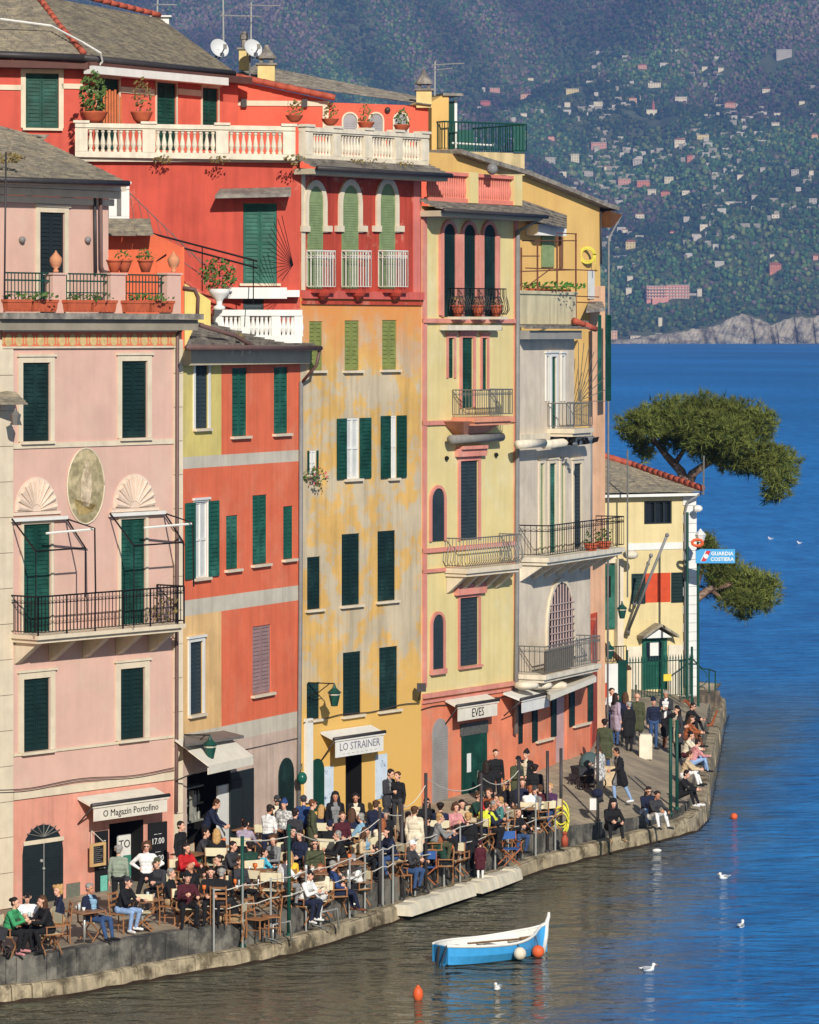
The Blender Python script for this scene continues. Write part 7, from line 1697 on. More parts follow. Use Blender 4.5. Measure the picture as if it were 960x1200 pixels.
        q = w_+fd_*.03+pn*.03; q2 = q+(pn*.75+fd_*.6-side*.3).normalized()*.04; caps += [(q, .0125, q2, .0105, 0), (q2, .0105, q2+(fd_-side*.4).normalized()*.028, .009, 0)]
    me = fuse(caps, name, front=front)
    return dict(mesh=me, head=hd, pitch=R(lean*.5+headpitch), yaw=R(headyaw), top=hd.z+.13)
DN = (0, .04, -1); FW = (0, -1, -.04)
def sitlegs(spread=.16, fw=.1, tuck=.08): return [((-spread, -1, -.03), (-.02, -tuck+fw, -1)), ((spread, -1, -.03), (.02, tuck+fw, -1))]
LAP = [((-.12, -.25, -1), (.35, -1, -.1), .7), ((.12, -.25, -1), (-.35, -1, -.1), .7)]
FIG = {
 'stand': figure('body_standing'),
 'stand_coat': figure('body_standing_coat', front=True, coat=.75, bulk=1.12),
 'stand_tee': figure('body_standing_tee', tee=True, lean=4, headpitch=12, arms=[((-.15, -.2, -1), (.1, -1, -.35), .8), ((.15, -.25, -1), (-.1, -1, -.3), .8)], legs=[((-.06, -.12, -1), (-.02, .16, -1)), ((.05, .1, -1), (.0, .14, -1))]),
 'hips': figure('body_hands_on_hips', arms=[((-.85, .25, -.75), (.85, -.35, -.5), .9), ((.85, .25, -.75), (-.85, -.35, -.5), .9)], legs=[((-.28, -.05, -1), (-.2, .08, -1)), ((.16, .02, -1), (.06, .06, -1))], headyaw=0),
 'phone': figure('body_standing_arms_bent', front=True, bulk=1.08, coat=.35, headpitch=18, arms=[((-.14, -.1, -1), (.45, -1, .15), .9), ((.14, -.1, -1), (-.45, -1, .15), .9)]),
 'walk': figure('body_walking', front=True, coat=.62, bulk=1.1, lean=8, headpitch=14, legs=[((-.03, -.42, -1), (0, .1, -1)), ((.03, .34, -1), (0, .5, -1))], arms=[((-.12, .35, -1), (0, -.1, -1), .5), ((.12, -.35, -1), (-.1, -1, -.2), .8)]),
 'bend': figure('body_bending', pelvis=.86, coat=.8, bulk=1.1, lean=52, headpitch=-10, legs=[((-.04, -.1, -1), (0, .14, -1)), ((.04, -.02, -1), (0, .1, -1))], arms=[((-.05, -.75, -.8), (.2, -.8, -.6), .7), ((.05, -.75, -.8), (-.2, -.8, -.6), .7)]),
 'back_bend': figure('body_leaning_busy', lean=24, headpitch=18, arms=[((-.1, -.5, -1), (.2, -1, -.5), .8), ((.1, -.5, -1), (-.2, -1, -.5), .8)]),
 'sit': figure('body_sitting', pelvis=.56, lean=2, legs=sitlegs(), arms=LAP),
 'sit_lean': figure('body_sitting_leaning', pelvis=.56, lean=20, headpitch=-6, bulk=1.08, legs=sitlegs(.2, .22), arms=[((-.25, -.55, -.8), (.5, -.8, .35), .9), ((.25, -.55, -.8), (-.3, -1, .12), .8)]),
 'sit_back': figure('body_sitting_back', front=True, pelvis=.55, lean=-10, headpitch=8, bulk=1.06, legs=sitlegs(.14, -.25), arms=[((-.25, -.1, -1), (.45, -.9, -.25), .7), ((.25, -.1, -1), (-.2, -1, -.1), .7)]),
 'sit_cross': figure('body_sitting_crossed', pelvis=.56, lean=3, legs=[((.18, -1, .12), (.35, -.35, -.8)), ((.05, -1, -.05), (.0, .08, -1))], arms=LAP),
 'sit_yaw': figure('body_sitting_turned', front=True, pelvis=.56, lean=6, headyaw=38, legs=sitlegs(.12, .15), arms=[((-.3, -.2, -1), (.2, -1, .2), .9), ((.2, -.35, -1), (-.35, -1, .0), .8)]),
 'low': figure('body_sitting_low', pelvis=.32, lean=18, headpitch=8, bulk=1.08, legs=[((-.18, -1, .42), (-.02, -.28, -1)), ((.16, -1, .36), (.02, -.4, -1))], arms=[((-.2, -.7, -.7), (.35, -.9, -.1), .8), ((.2, -.7, -.7), (-.3, -.9, -.2), .8)]),
}
KIDSCALE = .62
# hair and headgear, modelled round the head centre
def headgear(name, caps, voxel=.012): return fuse([c+(0,) for c in caps], name, voxel, .35)
HAIR = {
 'short': headgear('hair_short', [((0, .028, .045), .092, (0, .02, .03), .092), ((-.05, .01, .06), .06, (.05, .01, .06), .06), ((0, .05, -.03), .06, (0, .04, .0), .07)]),
 'long': headgear('hair_long', [((0, .028, .045), .096, (0, .03, .02), .096), ((-.075, .03, .0), .04, (-.085, .02, -.2), .04), ((.075, .03, .0), .04, (.085, .02, -.2), .04), ((0, .07, .0), .07, (0, .085, -.22), .06), ((-.04, .07, 0), .06, (-.05, .085, -.2), .05), ((.04, .07, 0), .06, (.05, .085, -.2), .05)]),
 'bun': headgear('hair_bun', [((0, .028, .045), .093, (0, .02, .03), .093), ((0, .05, -.03), .06, (0, .04, 0), .07), ((0, .12, .06), .045, (0, .13, .05), .04)]),
 'curly': headgear('hair_curly', [((0, .03, .05), .1, (0, .03, .02), .1)]+[((math.cos(t)*.08, .03+math.sin(t*1.7)*.06, .05+.06*math.sin(t*2.3)), .045, (math.cos(t)*.1, .04, -.04+.03*math.sin(t*3)), .04) for t in (0, .7, 1.5, 2.3, 3.1, 3.9, 5.6)]),
 'cap': headgear('cap', [((0, .02, .055), .093, (0, .015, .04), .095), ((-.05, -.1, .045), .014, (.05, -.1, .045), .014), ((-.04, -.13, .04), .012, (.04, -.13, .04), .012), ((0, -.08, .05), .03, (0, -.1, .047), .03)]),
 'beanie': headgear('beanie', [((0, .02, .06), .1, (0, .015, .05), .1), ((0, .04, .13), .05, (0, .045, .15), .04)]),
 'hood': headgear('hood', [((0, .04, .045), .115, (0, .045, 0), .115), ((-.08, .02, 0), .05, (-.1, 0, -.15), .05), ((.08, .02, 0), .05, (.1, 0, -.15), .05), ((0, .08, -.1), .08, (0, .06, -.18), .09)]),
}
_sg = MB()
for sx in (-1, 1): _sg.ball((sx*.034, -.088, .018), .024, 8, 6, sy=.5); _sg.tube([(sx*.06, -.08, .02), (sx*.09, .0, .022)], .005, 4)
_sg.tube([(-.02, -.098, .024), (.02, -.098, .024)], .005, 4)
SUNG = _sg.build('sunglasses', mat('sunglass_lens', (16, 15, 17), .15, 0, spec=.6), None, True); SUNG_ME = SUNG.data; bpy.data.objects.remove(SUNG)
def set_mats(o, mats):
    if len(o.material_slots) < len(mats): mats = mats[:len(o.material_slots)]
    for i, m in enumerate(mats):
        if i < len(o.material_slots): o.material_slots[i].link = 'OBJECT'; o.material_slots[i].material = m
PEOPLE = []
def person(x, y, pose, face, hair, hc, top, bot, label, shoes='black', sk='light', sun=0, kid=False, seat=None, sc=1.0, pos=None, mirror=False):
    if x < 245 and y > 1005 and seat: y -= 6
    f = FIG[pose]; s_ = (KIDSCALE if kid else 1.0)*sc
    g = stand(x, y, f['top']*s_) if pos is None else pos
    o = bpy.data.objects.new('person', f['mesh']); COL.objects.link(o); o.location = g; o.rotation_euler.z = R(face); o.scale = (-s_ if mirror else s_, s_, s_)
    set_mats(o, [skin(sk), cloth(top), cloth(bot), cloth(shoes), hairm('black'), mat('lips', (186, 104, 96), .6, 0), cloth(('white', 'grey', 'cream', 'lightblue', 'charcoal', 'maroon')[(x*7+y) % 6])]); tag(o, label, 'person', 'people on the quay')
    rot = (f['pitch'], 0, f['yaw'])
    if hair and hair != 'bald':
        h = bpy.data.objects.new('hat' if hair in ('cap', 'beanie') else ('hood' if hair == 'hood' else 'hair'), HAIR[hair]); COL.objects.link(h); h.parent = o; h.location = f['head']; h.rotation_euler = rot
        set_mats(h, [cloth(hc) if hair in ('cap', 'beanie', 'hood') else hairm(hc)])
    if sun:
        h = bpy.data.objects.new('sunglasses', SUNG_ME); COL.objects.link(h); h.parent = o; h.location = f['head']; h.rotation_euler = rot
    PEOPLE.append((o, x, y, g, face, seat)); return o
PP = [
 # x, y(head top), pose, facing, hair, hair colour, top, bottom, label, options
 (9, 1057, 'sit_lean', 70, 'bun', 'dark', 'green', 'black', 'woman in a green jumper seated at the leftmost table', dict(shoes='pink', seat='d')),
 (31, 1050, 'sit_lean', 10, 'cap', 'black', 'white', 'black', 'person in a white shirt and black cap seated before the arched door', dict(seat='d', shoes='charcoal')),
 (71, 1043, 'sit_yaw', -75, 'curly', 'blond', 'navy', 'khaki', 'person with blond curls and navy jacket seated right of the arched door', dict(seat='w')),
 (108, 1041, 'sit_back', 55, 'short', 'grey', 'navy', 'denim', 'person in navy jumper and blue jeans seated before the grey vent', dict(seat='d', sk='tan')),
 (142, 1033, 'sit_lean', 62, 'cap', 'charcoal', 'black', 'paledenim', 'person in grey cap, black jumper and pale jeans seated before the shop door', dict(shoes='white', seat='w')),
 (172, 986, 'hips', 0, 'curly', 'brown', 'white', 'black', 'person in a white jumper standing hands on hips before the menu board', dict(sun=1)),
 (139, 990, 'stand', 175, 'short', 'grey', 'sage', 'black', 'person in a sage vest standing in the pink house shop doorway', dict()),
 (199, 1023, 'sit_cross', 75, 'short', 'grey', 'black', 'khaki', 'grey haired person in black jacket and khaki trousers seated with crossed legs', dict(seat='w')),
 (217, 1027, 'sit_lean', 20, 'beanie', 'black', 'maroon', 'black', 'person in maroon with a black beanie seated by the small round cups', dict(seat='d')),
 (232, 1016, 'sit_lean', -70, 'bald', None, 'black', 'beige', 'bald person in a black jacket bent over the table left of the ladder back chair', dict(seat='d', sk='tan')),
 (214, 987, 'sit_lean', 40, 'long', 'dark', 'red', 'black', 'person in a bright red jacket seated near the corner of the pink house', dict(seat='d')),
 (212, 962, 'stand', 60, 'short', 'dark', 'black', 'black', 'person in black standing against the pink house corner', dict()),
 (241, 936, 'back_bend', 80, 'short', 'brown', 'navy', 'black', 'waiter in a navy jumper serving in the dark bar entrance', dict(sc=1.03)),
 (233, 970, 'sit_lean', 75, 'short', 'dark', 'charcoal', 'teal', 'person in charcoal coat and teal trousers seated below the waiter', dict(seat='d')),
 (254, 971, 'sit', 178, 'long', 'blond', 'black', 'black', 'blond person in black seen from behind on a canvas chair at the bar', dict(seat='d')),
 (247, 1016, 'sit', 5, 'long', 'dark', 'black', 'black', 'long haired person in black facing the harbour behind the ladder back chair', dict(seat='d')),
 (258, 1023, 'sit_lean', 172, 'short', 'grey', 'black', 'charcoal', 'grey haired person in black seen from behind on the ladder back chair', dict(seat='w')),
 (285, 961, 'sit_lean', 165, 'bun', 'black', 'lilac', 'black', 'person in a lilac jacket seen from behind before the dark bar shutters', dict(seat='d')),
 (266, 985, 'sit_lean', 60, 'short', 'dark', 'charcoal', 'black', 'dark haired person in charcoal seated just right of the canvas chair back', dict(seat='d')),
 (293, 985, 'sit', -150, 'short', 'dark', 'darkgreen', 'black', 'person in dark green seen from behind beside the cyan vest child', dict(seat='d')),
 (314, 943, 'stand_tee', 140, 'short', 'dark', 'white', 'navy', 'waiter in a white tee and navy trousers standing among the tables', dict(shoes='white', sk='tan')),
 (324, 932, 'phone', 15, 'cap', 'charcoal', 'black', 'black', 'person in black with a cap and folded arms below the pale wall', dict(sun=1)),
 (333, 937, 'stand', -20, 'beanie', 'blue', 'pattern', 'black', 'person in a patterned jacket and blue beanie standing by the arched doorway', dict()),
 (330, 950, 'sit_back', 10, 'bun', 'dark', 'cream', 'black', 'person in cream coat and sunglasses seated behind the second green post', dict(sun=1, seat='d', pos=None)),
 (303, 994, 'sit_lean', 70, 'short', 'dark', 'cyan', 'black', 'child in a bright cyan vest seated at a table', dict(seat='d', sc=.85)),
 (339, 997, 'sit', 178, 'long', 'blond', 'yellow', 'khaki', 'blond person in a bright yellow puffer jacket seen from behind', dict(seat='w')),
 (328, 1000, 'sit_lean', 120, 'short', 'brown', 'white', 'grey', 'person in a white shirt left of the yellow puffer jacket', dict(seat='d')),
 (356, 932, 'stand', 170, 'cap', 'charcoal', 'blue', 'black', 'person in a blue jacket and dark cap standing by the green globe lamp', dict()),
 (366, 937, 'stand_coat', 100, 'cap', 'brown', 'olive', 'black', 'person in olive coat and brown cap right of the blue jacket', dict()),
 (376, 944, 'sit_lean', 175, 'long', 'blond', 'navy', 'black', 'blond person in navy seen from behind below the blue poster', dict(seat='d')),
 (393, 928, 'stand_coat', 5, 'hood', 'black', 'black', 'black', 'person in a black hooded coat standing before the yellow wall', dict(sk='tan')),
 (417, 929, 'phone', 0, 'short', 'black', 'black', 'black', 'person in black holding a drink before the yellow house door', dict(sk='tan')),
 (411, 948, 'sit_lean', 170, 'long', 'brown', 'navy', 'navy', 'broad navy jacket seen from behind with an orange scarf beside it', dict(seat='d', sc=1.05)),
 (430, 953, 'sit_lean', -120, 'short', 'grey', 'lightblue', 'beige', 'person in a light blue top seated under the pale blue poster', dict(seat='d')),
 (369, 983, 'sit', 5, 'long', 'dark', 'olive', 'black', 'person with long dark hair, sunglasses and olive jacket facing the water', dict(sun=1, seat='d')),
 (355, 1001, 'sit_lean', 60, 'cap', 'black', 'white', 'navy', 'person in a white shirt and black cap left of the cream jumper', dict(seat='d', shoes='white')),
 (376, 999, 'sit_cross', -15, 'long', 'ginger', 'cream', 'white', 'person in a cream jumper and white trousers seated at the terrace edge', dict(seat='d', shoes='white')),
 (394, 991, 'sit_back', 110, 'short', 'grey', 'blue', 'navy', 'grey haired person in blue and navy seated at the terrace edge', dict(seat='d', shoes='brown')),
 (420, 987, 'sit_lean', -50, 'cap', 'grey', 'white', 'black', 'person in white with sunglasses and grey cap facing the blue jacket', dict(sun=1, seat='d', shoes='white')),
 (456, 901, 'phone', 50, 'short', 'dark', 'charcoal', 'black', 'person in a charcoal jacket over a pale shirt before the blue poster', dict(sc=1.03)),
 (466, 904, 'stand', -35, 'short', 'brown', 'black', 'charcoal', 'person in a black leather jacket left of the dark green shutter', dict()),
 (446, 960, 'sit_lean', 165, 'long', 'ginger', 'cream', 'denim', 'long haired person in a cream shirt seen from behind near the post', dict(seat='d')),
 (461, 979, 'sit_lean', -60, 'long', 'black', 'navy', 'denim', 'dark haired person in navy bending over the rail side table', dict(seat='d')),
 (486, 945, 'stand_coat', 160, 'short', 'brown', 'cream', 'white', 'person in a cream coat and white trousers standing among the chairs', dict(shoes='white')),
 (500, 935, 'sit', 5, 'long', 'dark', 'black', 'black', 'person in black and sunglasses seated before the grey arched panel', dict(sun=1, seat='d')),
 (516, 940, 'sit', 175, 'short', 'dark', 'navy', 'black', 'person in a navy jumper seen from behind on a canvas chair by the panel', dict(seat='d')),
 (530, 959, 'sit_lean', -25, 'short', 'brown', 'black', 'black', 'person in black and sunglasses leaning in behind the tall black coat', dict(sun=1, seat='d')),
 (507, 970, 'sit_lean', 100, 'short', 'blond', 'grey', 'olive', 'person in a grey cardigan and olive trousers bent towards the tall coat', dict(seat='d', sc=1.06)),
 (541, 937, 'sit', 20, 'long', 'dark', 'beige', 'black', 'dark haired person in a beige jacket seated left of the green jacket', dict(seat='d')),
 (530, 940, 'sit_lean', 30, 'curly', 'brown', 'pink', 'black', 'person in a pink top seated below the double green door', dict(seat='d')),
 (549, 951, 'stand_coat', 165, 'short', 'blond', 'black', 'black', 'blond person in a long black coat standing at the terrace edge', dict(sc=1.04, walk=1)),
 (563, 985, 'stand_coat', -170, 'beanie', 'maroon', 'maroon', 'white', 'small child in maroon jacket and white trousers beside the long black coat', dict(kid=True, shoes='white', walk=1)),
 (554, 927, 'sit_lean', 60, 'short', 'brown', 'darkgreen', 'black', 'person in a dark green jacket leaning in below the double green door', dict(seat='d')),
 (564, 927, 'sit', 10, 'beanie', 'olive', 'red', 'black', 'person in red scarf, sunglasses and olive beanie', dict(sun=1, seat='d')),
 (577, 923, 'sit_lean', -30, 'short', 'brown', 'rust', 'brown', 'person in a rust brown jacket seated below the black suit', dict(seat='d')),
 (571, 940, 'sit_lean', 70, 'short', 'grey', 'navy', 'black', 'grey haired person in navy bending towards the teal shirt', dict(seat='d', sk='tan')),
 (583, 944, 'sit_back', -80, 'short', 'blond', 'teal', 'grey', 'person in a teal shirt leaning back beside the hi vis vest', dict(seat='d')),
 (567, 955, 'sit_lean', 150, 'short', 'dark', 'hivis', 'navy', 'person in a yellow hi vis vest seen from behind', dict(seat='d')),
 (594, 914, 'sit_cross', 10, 'long', 'blond', 'black', 'white', 'blond person with sunglasses, dark top and white trousers facing the harbour', dict(sun=1, seat='d', shoes='white')),
 (581, 878, 'stand', 15, 'bun', 'dark', 'black', 'black', 'person in a black suit and white shirt walking out by the green door', dict(sun=0)),
 (570, 891, 'stand_coat', 170, 'long', 'dark', 'black', 'black', 'person in black close to the green door seen from behind', dict()),
 (606, 886, 'phone', 40, 'cap', 'black', 'olive', 'denim', 'person in an olive parka and black cap standing by the salmon wall', dict()),
 (617, 879, 'stand_coat', -40, 'beanie', 'black', 'black', 'denim', 'person in a black jacket and beanie facing the olive parka', dict()),
 (627, 895, 'stand_coat', 170, 'short', 'dark', 'black', 'black', 'person in black leather seen from behind right of the black beanie', dict()),
 (621, 921, 'sit_lean', 170, 'short', 'ginger', 'white', 'black', 'person in a white shirt seen from behind near the upper pole', dict(seat='d', shoes='white')),
 (637, 920, 'sit_lean', -150, 'short', 'brown', 'maroon', 'black', 'person in maroon with a white hat seated at the end of the terrace', dict(seat='d')),
 (645, 928, 'sit', -30, 'short', 'blond', 'purple', 'denim', 'person in purple seated rightmost on the terrace beside the pole', dict(seat='d')),
 (727, 876, 'walk', -70, 'short', 'dark', 'black', 'paledenim', 'person in a black jacket and pale jeans striding left across the quay', dict(shoes='white', sk='tan')),
 (703, 873, 'phone', -120, 'short', 'brown', 'pattern', 'charcoal', 'person in a patterned fleece pushing the grey stroller', dict()),
 (709, 842, 'stand_coat', 165, 'short', 'dark', 'olive', 'denim', 'person in an olive jacket walking away behind the stroller', dict()),
 (717, 806, 'stand', 30, 'short', 'dark', 'white', 'denim', 'person in a white jacket and blue jeans at the foot of the stairs', dict()),
 (722, 812, 'stand_coat', 120, 'long', 'dark', 'lilac', 'denim', 'person in a pale jacket close to the white jacket by the stairs', dict()),
 (733, 811, 'stand', 175, 'long', 'brown', 'navy', 'black', 'brown haired person in navy seen from behind by the stair gate', dict()),
 (747, 812, 'stand_coat', 170, 'bald', None, 'olive', 'charcoal', 'broad person in an olive grey coat seen from behind before the fence', dict(sc=1.03)),
 (779, 826, 'bend', 70, 'short', 'black', 'black', 'brown', 'person in a black coat and brown trousers bending forward near the bollard', dict()),
 (781, 809, 'phone', -20, 'short', 'grey', 'charcoal', 'grey', 'grey haired person in charcoal facing the bent black coat', dict(sk='tan')),
 (806, 823, 'low', 60, 'short', 'dark', 'black', 'black', 'person in black and sunglasses sitting at the far quay edge', dict(sun=1)),
 (804, 838, 'low', 70, 'long', 'brown', 'rust', 'brown', 'person in a rust jacket sitting second from the far end of the quay edge', dict()),
 (803, 857, 'low', 75, 'bun', 'black', 'cream', 'maroon', 'person in cream and maroon sitting in the middle of the quay edge', dict()),
 (811, 866, 'low', 110, 'short', 'dark', 'pink', 'paledenim', 'person in a pink top and pale jeans sitting at the water side of the quay', dict()),
 (801, 880, 'low', 80, 'short', 'brown', 'beige', 'white', 'person in beige sitting behind the two green poles', dict()),
 (797, 902, 'low', 70, 'short', 'dark', 'black', 'black', 'person in black with white shoes sitting nearest on the quay edge', dict(shoes='white')),
 (757, 921, 'low', 20, 'long', 'dark', 'navy', 'paledenim', 'dark haired person in navy and pale jeans sitting on the quay, left of a pair', dict(shoes='grey', sun=1)),
 (765, 926, 'low', 35, 'short', 'dark', 'charcoal', 'white', 'person in charcoal and white trousers sitting on the quay, right of a pair', dict(shoes='charcoal', sk='tan')),
 (264, 1001, 'sit_lean', -60, 'bun', 'dark', 'black', 'black', 'dark haired person in black right of the long haired person at the ladder chair', dict(seat='d')),
 (281, 1004, 'sit', 40, 'short', 'brown', 'charcoal', 'black', 'brown haired person in charcoal seated left of the first green pole', dict(seat='d')),
 (276, 1026, 'sit_lean', -100, 'cap', 'black', 'black', 'khaki', 'person in black cap and khaki trousers at the first green pole', dict(seat='d')),
 (322, 978, 'sit_yaw', -40, 'curly', 'brown', 'grey', 'black', 'curly haired person in grey seated right of the cyan vest child', dict(seat='d')),
 (339, 968, 'sit_lean', 30, 'short', 'black', 'black', 'black', 'black clad person seated below the cream coat and sunglasses', dict(seat='d')),
 (346, 947, 'stand', 150, 'short', 'dark', 'charcoal', 'black', 'dark person standing between the patterned jacket and the blue jacket', dict()),
 (352, 973, 'sit', -30, 'long', 'dark', 'navy', 'black', 'long haired person in navy seated left of the olive jacket and sunglasses', dict(seat='d')),
 (384, 962, 'sit_lean', 160, 'cap', 'navy', 'black', 'black', 'person in a navy cap and black seen from behind below the hooded coat', dict(seat='d')),
 (401, 951, 'sit', 20, 'bun', 'brown', 'maroon', 'black', 'person in maroon seated between the hooded coat and the orange scarf', dict(seat='d')),
 (404, 973, 'sit_lean', -80, 'short', 'grey', 'black', 'black', 'grey haired person in black seated above the blue jacket at the edge', dict(seat='d')),
 (426, 969, 'sit_yaw', 60, 'long', 'brown', 'beige', 'black', 'long haired person in beige seated below the light blue top', dict(seat='d')),
 (440, 938, 'phone', 160, 'short', 'brown', 'navy', 'black', 'person in navy standing left of the charcoal jacket', dict()),
 (452, 948, 'sit', 0, 'beanie', 'charcoal', 'black', 'black', 'person in a charcoal beanie seated below the charcoal jacket', dict(seat='d')),
 (471, 951, 'sit_lean', 100, 'short', 'dark', 'brown', 'black', 'person in brown seated left of the standing cream coat', dict(seat='d')),
 (476, 974, 'sit_lean', 60, 'cap', 'white', 'charcoal', 'denim', 'person in a white cap and charcoal seated at the middle rail', dict(seat='d')),
 (508, 955, 'sit_lean', -60, 'short', 'black', 'black', 'black', 'black haired person in black seated below the navy jumper', dict(seat='d')),
 (522, 975, 'sit_lean', -90, 'long', 'ginger', 'darkgreen', 'black', 'red haired person in dark green opposite the grey cardigan', dict(seat='d')),
 (536, 953, 'sit', 160, 'short', 'dark', 'navy', 'black', 'person in navy seen from behind left of the long black coat', dict(seat='d')),
 (590, 930, 'sit_lean', -60, 'bun', 'dark', 'pink', 'black', 'person in pink seated between the rust jacket and the blond sunglasses', dict(seat='d')),
 (602, 936, 'sit_lean', 40, 'short', 'brown', 'black', 'denim', 'person in black and jeans seated below the olive parka', dict(seat='d')),
 (612, 912, 'sit', 10, 'long', 'brown', 'navy', 'black', 'brown haired person in navy seated behind the white shirt', dict(seat='d')),
 (629, 934, 'sit_yaw', -50, 'cap', 'charcoal', 'grey', 'black', 'person in grey with a charcoal cap at the terrace end', dict(seat='d')),
 (737, 822, 'stand_coat', -150, 'short', 'grey', 'black', 'black', 'short person in black between the navy back and the olive grey coat', dict(sc=.95)),
 (766, 818, 'stand', 20, 'beanie', 'navy', 'navy', 'denim', 'person in navy beanie standing behind the bent black coat', dict()),
 (794, 828, 'stand_coat', -60, 'long', 'dark', 'charcoal', 'black', 'long haired person in charcoal standing by the far quay edge', dict()),
 (189, 1010, 'sit_lean', -30, 'cap', 'olive', 'charcoal', 'black', 'person in an olive cap and charcoal seated before the menu board', dict(seat='d')),
 (58, 1062, 'sit_lean', -60, 'long', 'brown', 'black', 'black', 'brown haired person in black half hidden at the far left tables', dict(seat='d')),
 (716, 935, 'low', 15, 'hood', 'black', 'black', 'black', 'person bundled in black with tan shoes crouched at the quay kerb', dict(shoes='khaki', sc=1.08)),
]
def walkpos(x, y, H):
    """point on the low walkway whose spot H above it is seen at (x, y)"""
    Y = (15.06-.38-H)/(y-HY)*F; return Vector(((x-CX)*Y/F, Y, .365))
for t in PP:
    x, y, pose, face, hair, hc, top, bot, lab, o_ = t; o_ = dict(o_); wk = o_.pop('walk', 0)
    if wk:
        k = FIG[pose]['top']*(KIDSCALE if o_.get('kid') else 1)*o_.get('sc', 1); o_['pos'] = walkpos(x, y, k)
    person(x, y, pose, face, hair, hc, top, bot, lab, **o_)

# =================================================================== chairs and tables
WOOD = mat('chair_wood', (158, 108, 68), .55, .2, 6, .15); CANVAS = mat('chair_canvas', (224, 212, 176), .85, .08, 6); WOODD = mat('chair_wood_red', (170, 98, 58), .55, .2, 6)
def make_director(wood, canvas):
    e = empty('folding_chair', (0, 0, 0)); t = .018
    for s_ in (-1, 1):
        for d in (-1, 1):
            mb = MB(); mb.tube([(s_*.25, d*.2, .0), (-s_*.25, d*.2, .46)], t, 5); mb.build('leg', wood, e)
        mb = MB(); mb.box(WORLD, s_*.27-.02, s_*.27+.02, -.22, .24, .62, .645); mb.build('armrest', wood, e)
        mb = MB(); mb.tube([(s_*.27, .2, .44), (s_*.27, .22, .9)], t, 5); mb.tube([(s_*.27, -.19, .44), (s_*.27, -.19, .62)], t, 5); mb.tube([(s_*.27, -.22, .45), (s_*.27, .22, .45)], t, 5); mb.build('side_frame', wood, e)
    mb = MB(); mb.hexa([(-.26, -.2, .44), (.26, -.2, .44), (.26, .2, .44), (-.26, .2, .44), (-.26, -.2, .452), (.26, -.2, .452), (.26, .2, .452), (-.26, .2, .452)]); mb.build('seat', canvas, e)
    mb = MB(); mb.hexa([(-.28, .205, .68), (.28, .205, .68), (.28, .222, .68), (-.28, .222, .68), (-.28, .218, .89), (.28, .218, .89), (.28, .235, .89), (-.28, .235, .89)]); mb.build('backrest', canvas, e)
    return e
def make_ladder(wood):
    e = empty('wooden_chair', (0, 0, 0))
    for s_ in (-1, 1):
        mb = MB(); mb.tube([(s_*.19, .19, 0), (s_*.19, .19, .45), (s_*.19, .25, .95)], .018, 6); mb.build('leg', wood, e)
        mb = MB(); mb.tube([(s_*.2, -.19, 0), (s_*.2, -.19, .45)], .018, 6); mb.build('leg', wood, e)
        mb = MB(); mb.tube([(s_*.195, -.19, .2), (s_*.19, .19, .2)], .012, 5); mb.build('stretcher', wood, e)
    mb = MB(); mb.hexa([(-.22, -.22, .44), (.22, -.22, .44), (.21, .21, .44), (-.21, .21, .44), (-.22, -.22, .465), (.22, -.22, .465), (.21, .21, .465), (-.21, .21, .465)]); mb.build('seat', wood, e)
    mb = MB()
    for z in (.62, .75, .88): y = .19+(z-.45)*.12; mb.hexa([(-.18, y-.008, z), (.18, y-.008, z), (.18, y+.008, z), (-.18, y+.008, z), (-.18, y, z+.05), (.18, y, z+.05), (.18, y+.016, z+.05), (-.18, y+.016, z+.05)])
    mb.build('backrest', wood, e)
    return e
def make_table():
    e = empty('cafe_table', (0, 0, 0)); mb = MB()
    mb.hexa([(-.36, -.36, .71), (.36, -.36, .71), (.36, .36, .71), (-.36, .36, .71), (-.36, -.36, .74), (.36, -.36, .74), (.36, .36, .74), (-.36, .36, .74)]); mb.build('tabletop', mat('table_wood', (150, 106, 74), .5, .2, 5), e)
    mb = MB(); mb.lathe((0, 0, .02), [(.035, 0), (.03, .69)], 8); mb.build('pedestal', M['steel'], e, True)
    mb = MB()
    for a in (0, 90, 180, 270): mb.tube([(0, 0, .05), (.28*math.cos(R(a)), .28*math.sin(R(a)), .02)], .022, 5)
    mb.build('base', M['lead'], e); return e
CH = {'d': make_director(WOOD, CANVAS), 'r': make_director(WOODD, mat('chair_canvas_blue', (54, 96, 160), .85, .08, 6)), 'w': make_ladder(WOOD)}; used = {k: False for k in CH}
TB = make_table(); tb_used = False
def chair(kind, g, rz, label, sc=1.0):
    o = CH[kind] if not used[kind] else copy_tree(CH[kind]); used[kind] = True
    o.location = g; o.rotation_euler.z = rz; tag(o, label, 'chair', 'chairs on the quay terrace'); return o
for (o, x, y, g, face, seat) in PEOPLE:
    if not seat: continue
    lb = o['label']; 
    for cut in (' seated', ' seen from behind', ' facing', ' leaning', ' bent', ' bending', ' beside', ' with crossed', ' left of', ' under', ' near', ' below', ' before', ' in a bright yellow'):
        if cut in lb: lb = lb[:lb.index(cut)]
    short = ' '.join(lb.split()[:9])
    chair(seat, g, R(face), ('cream canvas folding chair' if seat == 'd' else 'wooden ladder back chair')+' under the '+short)
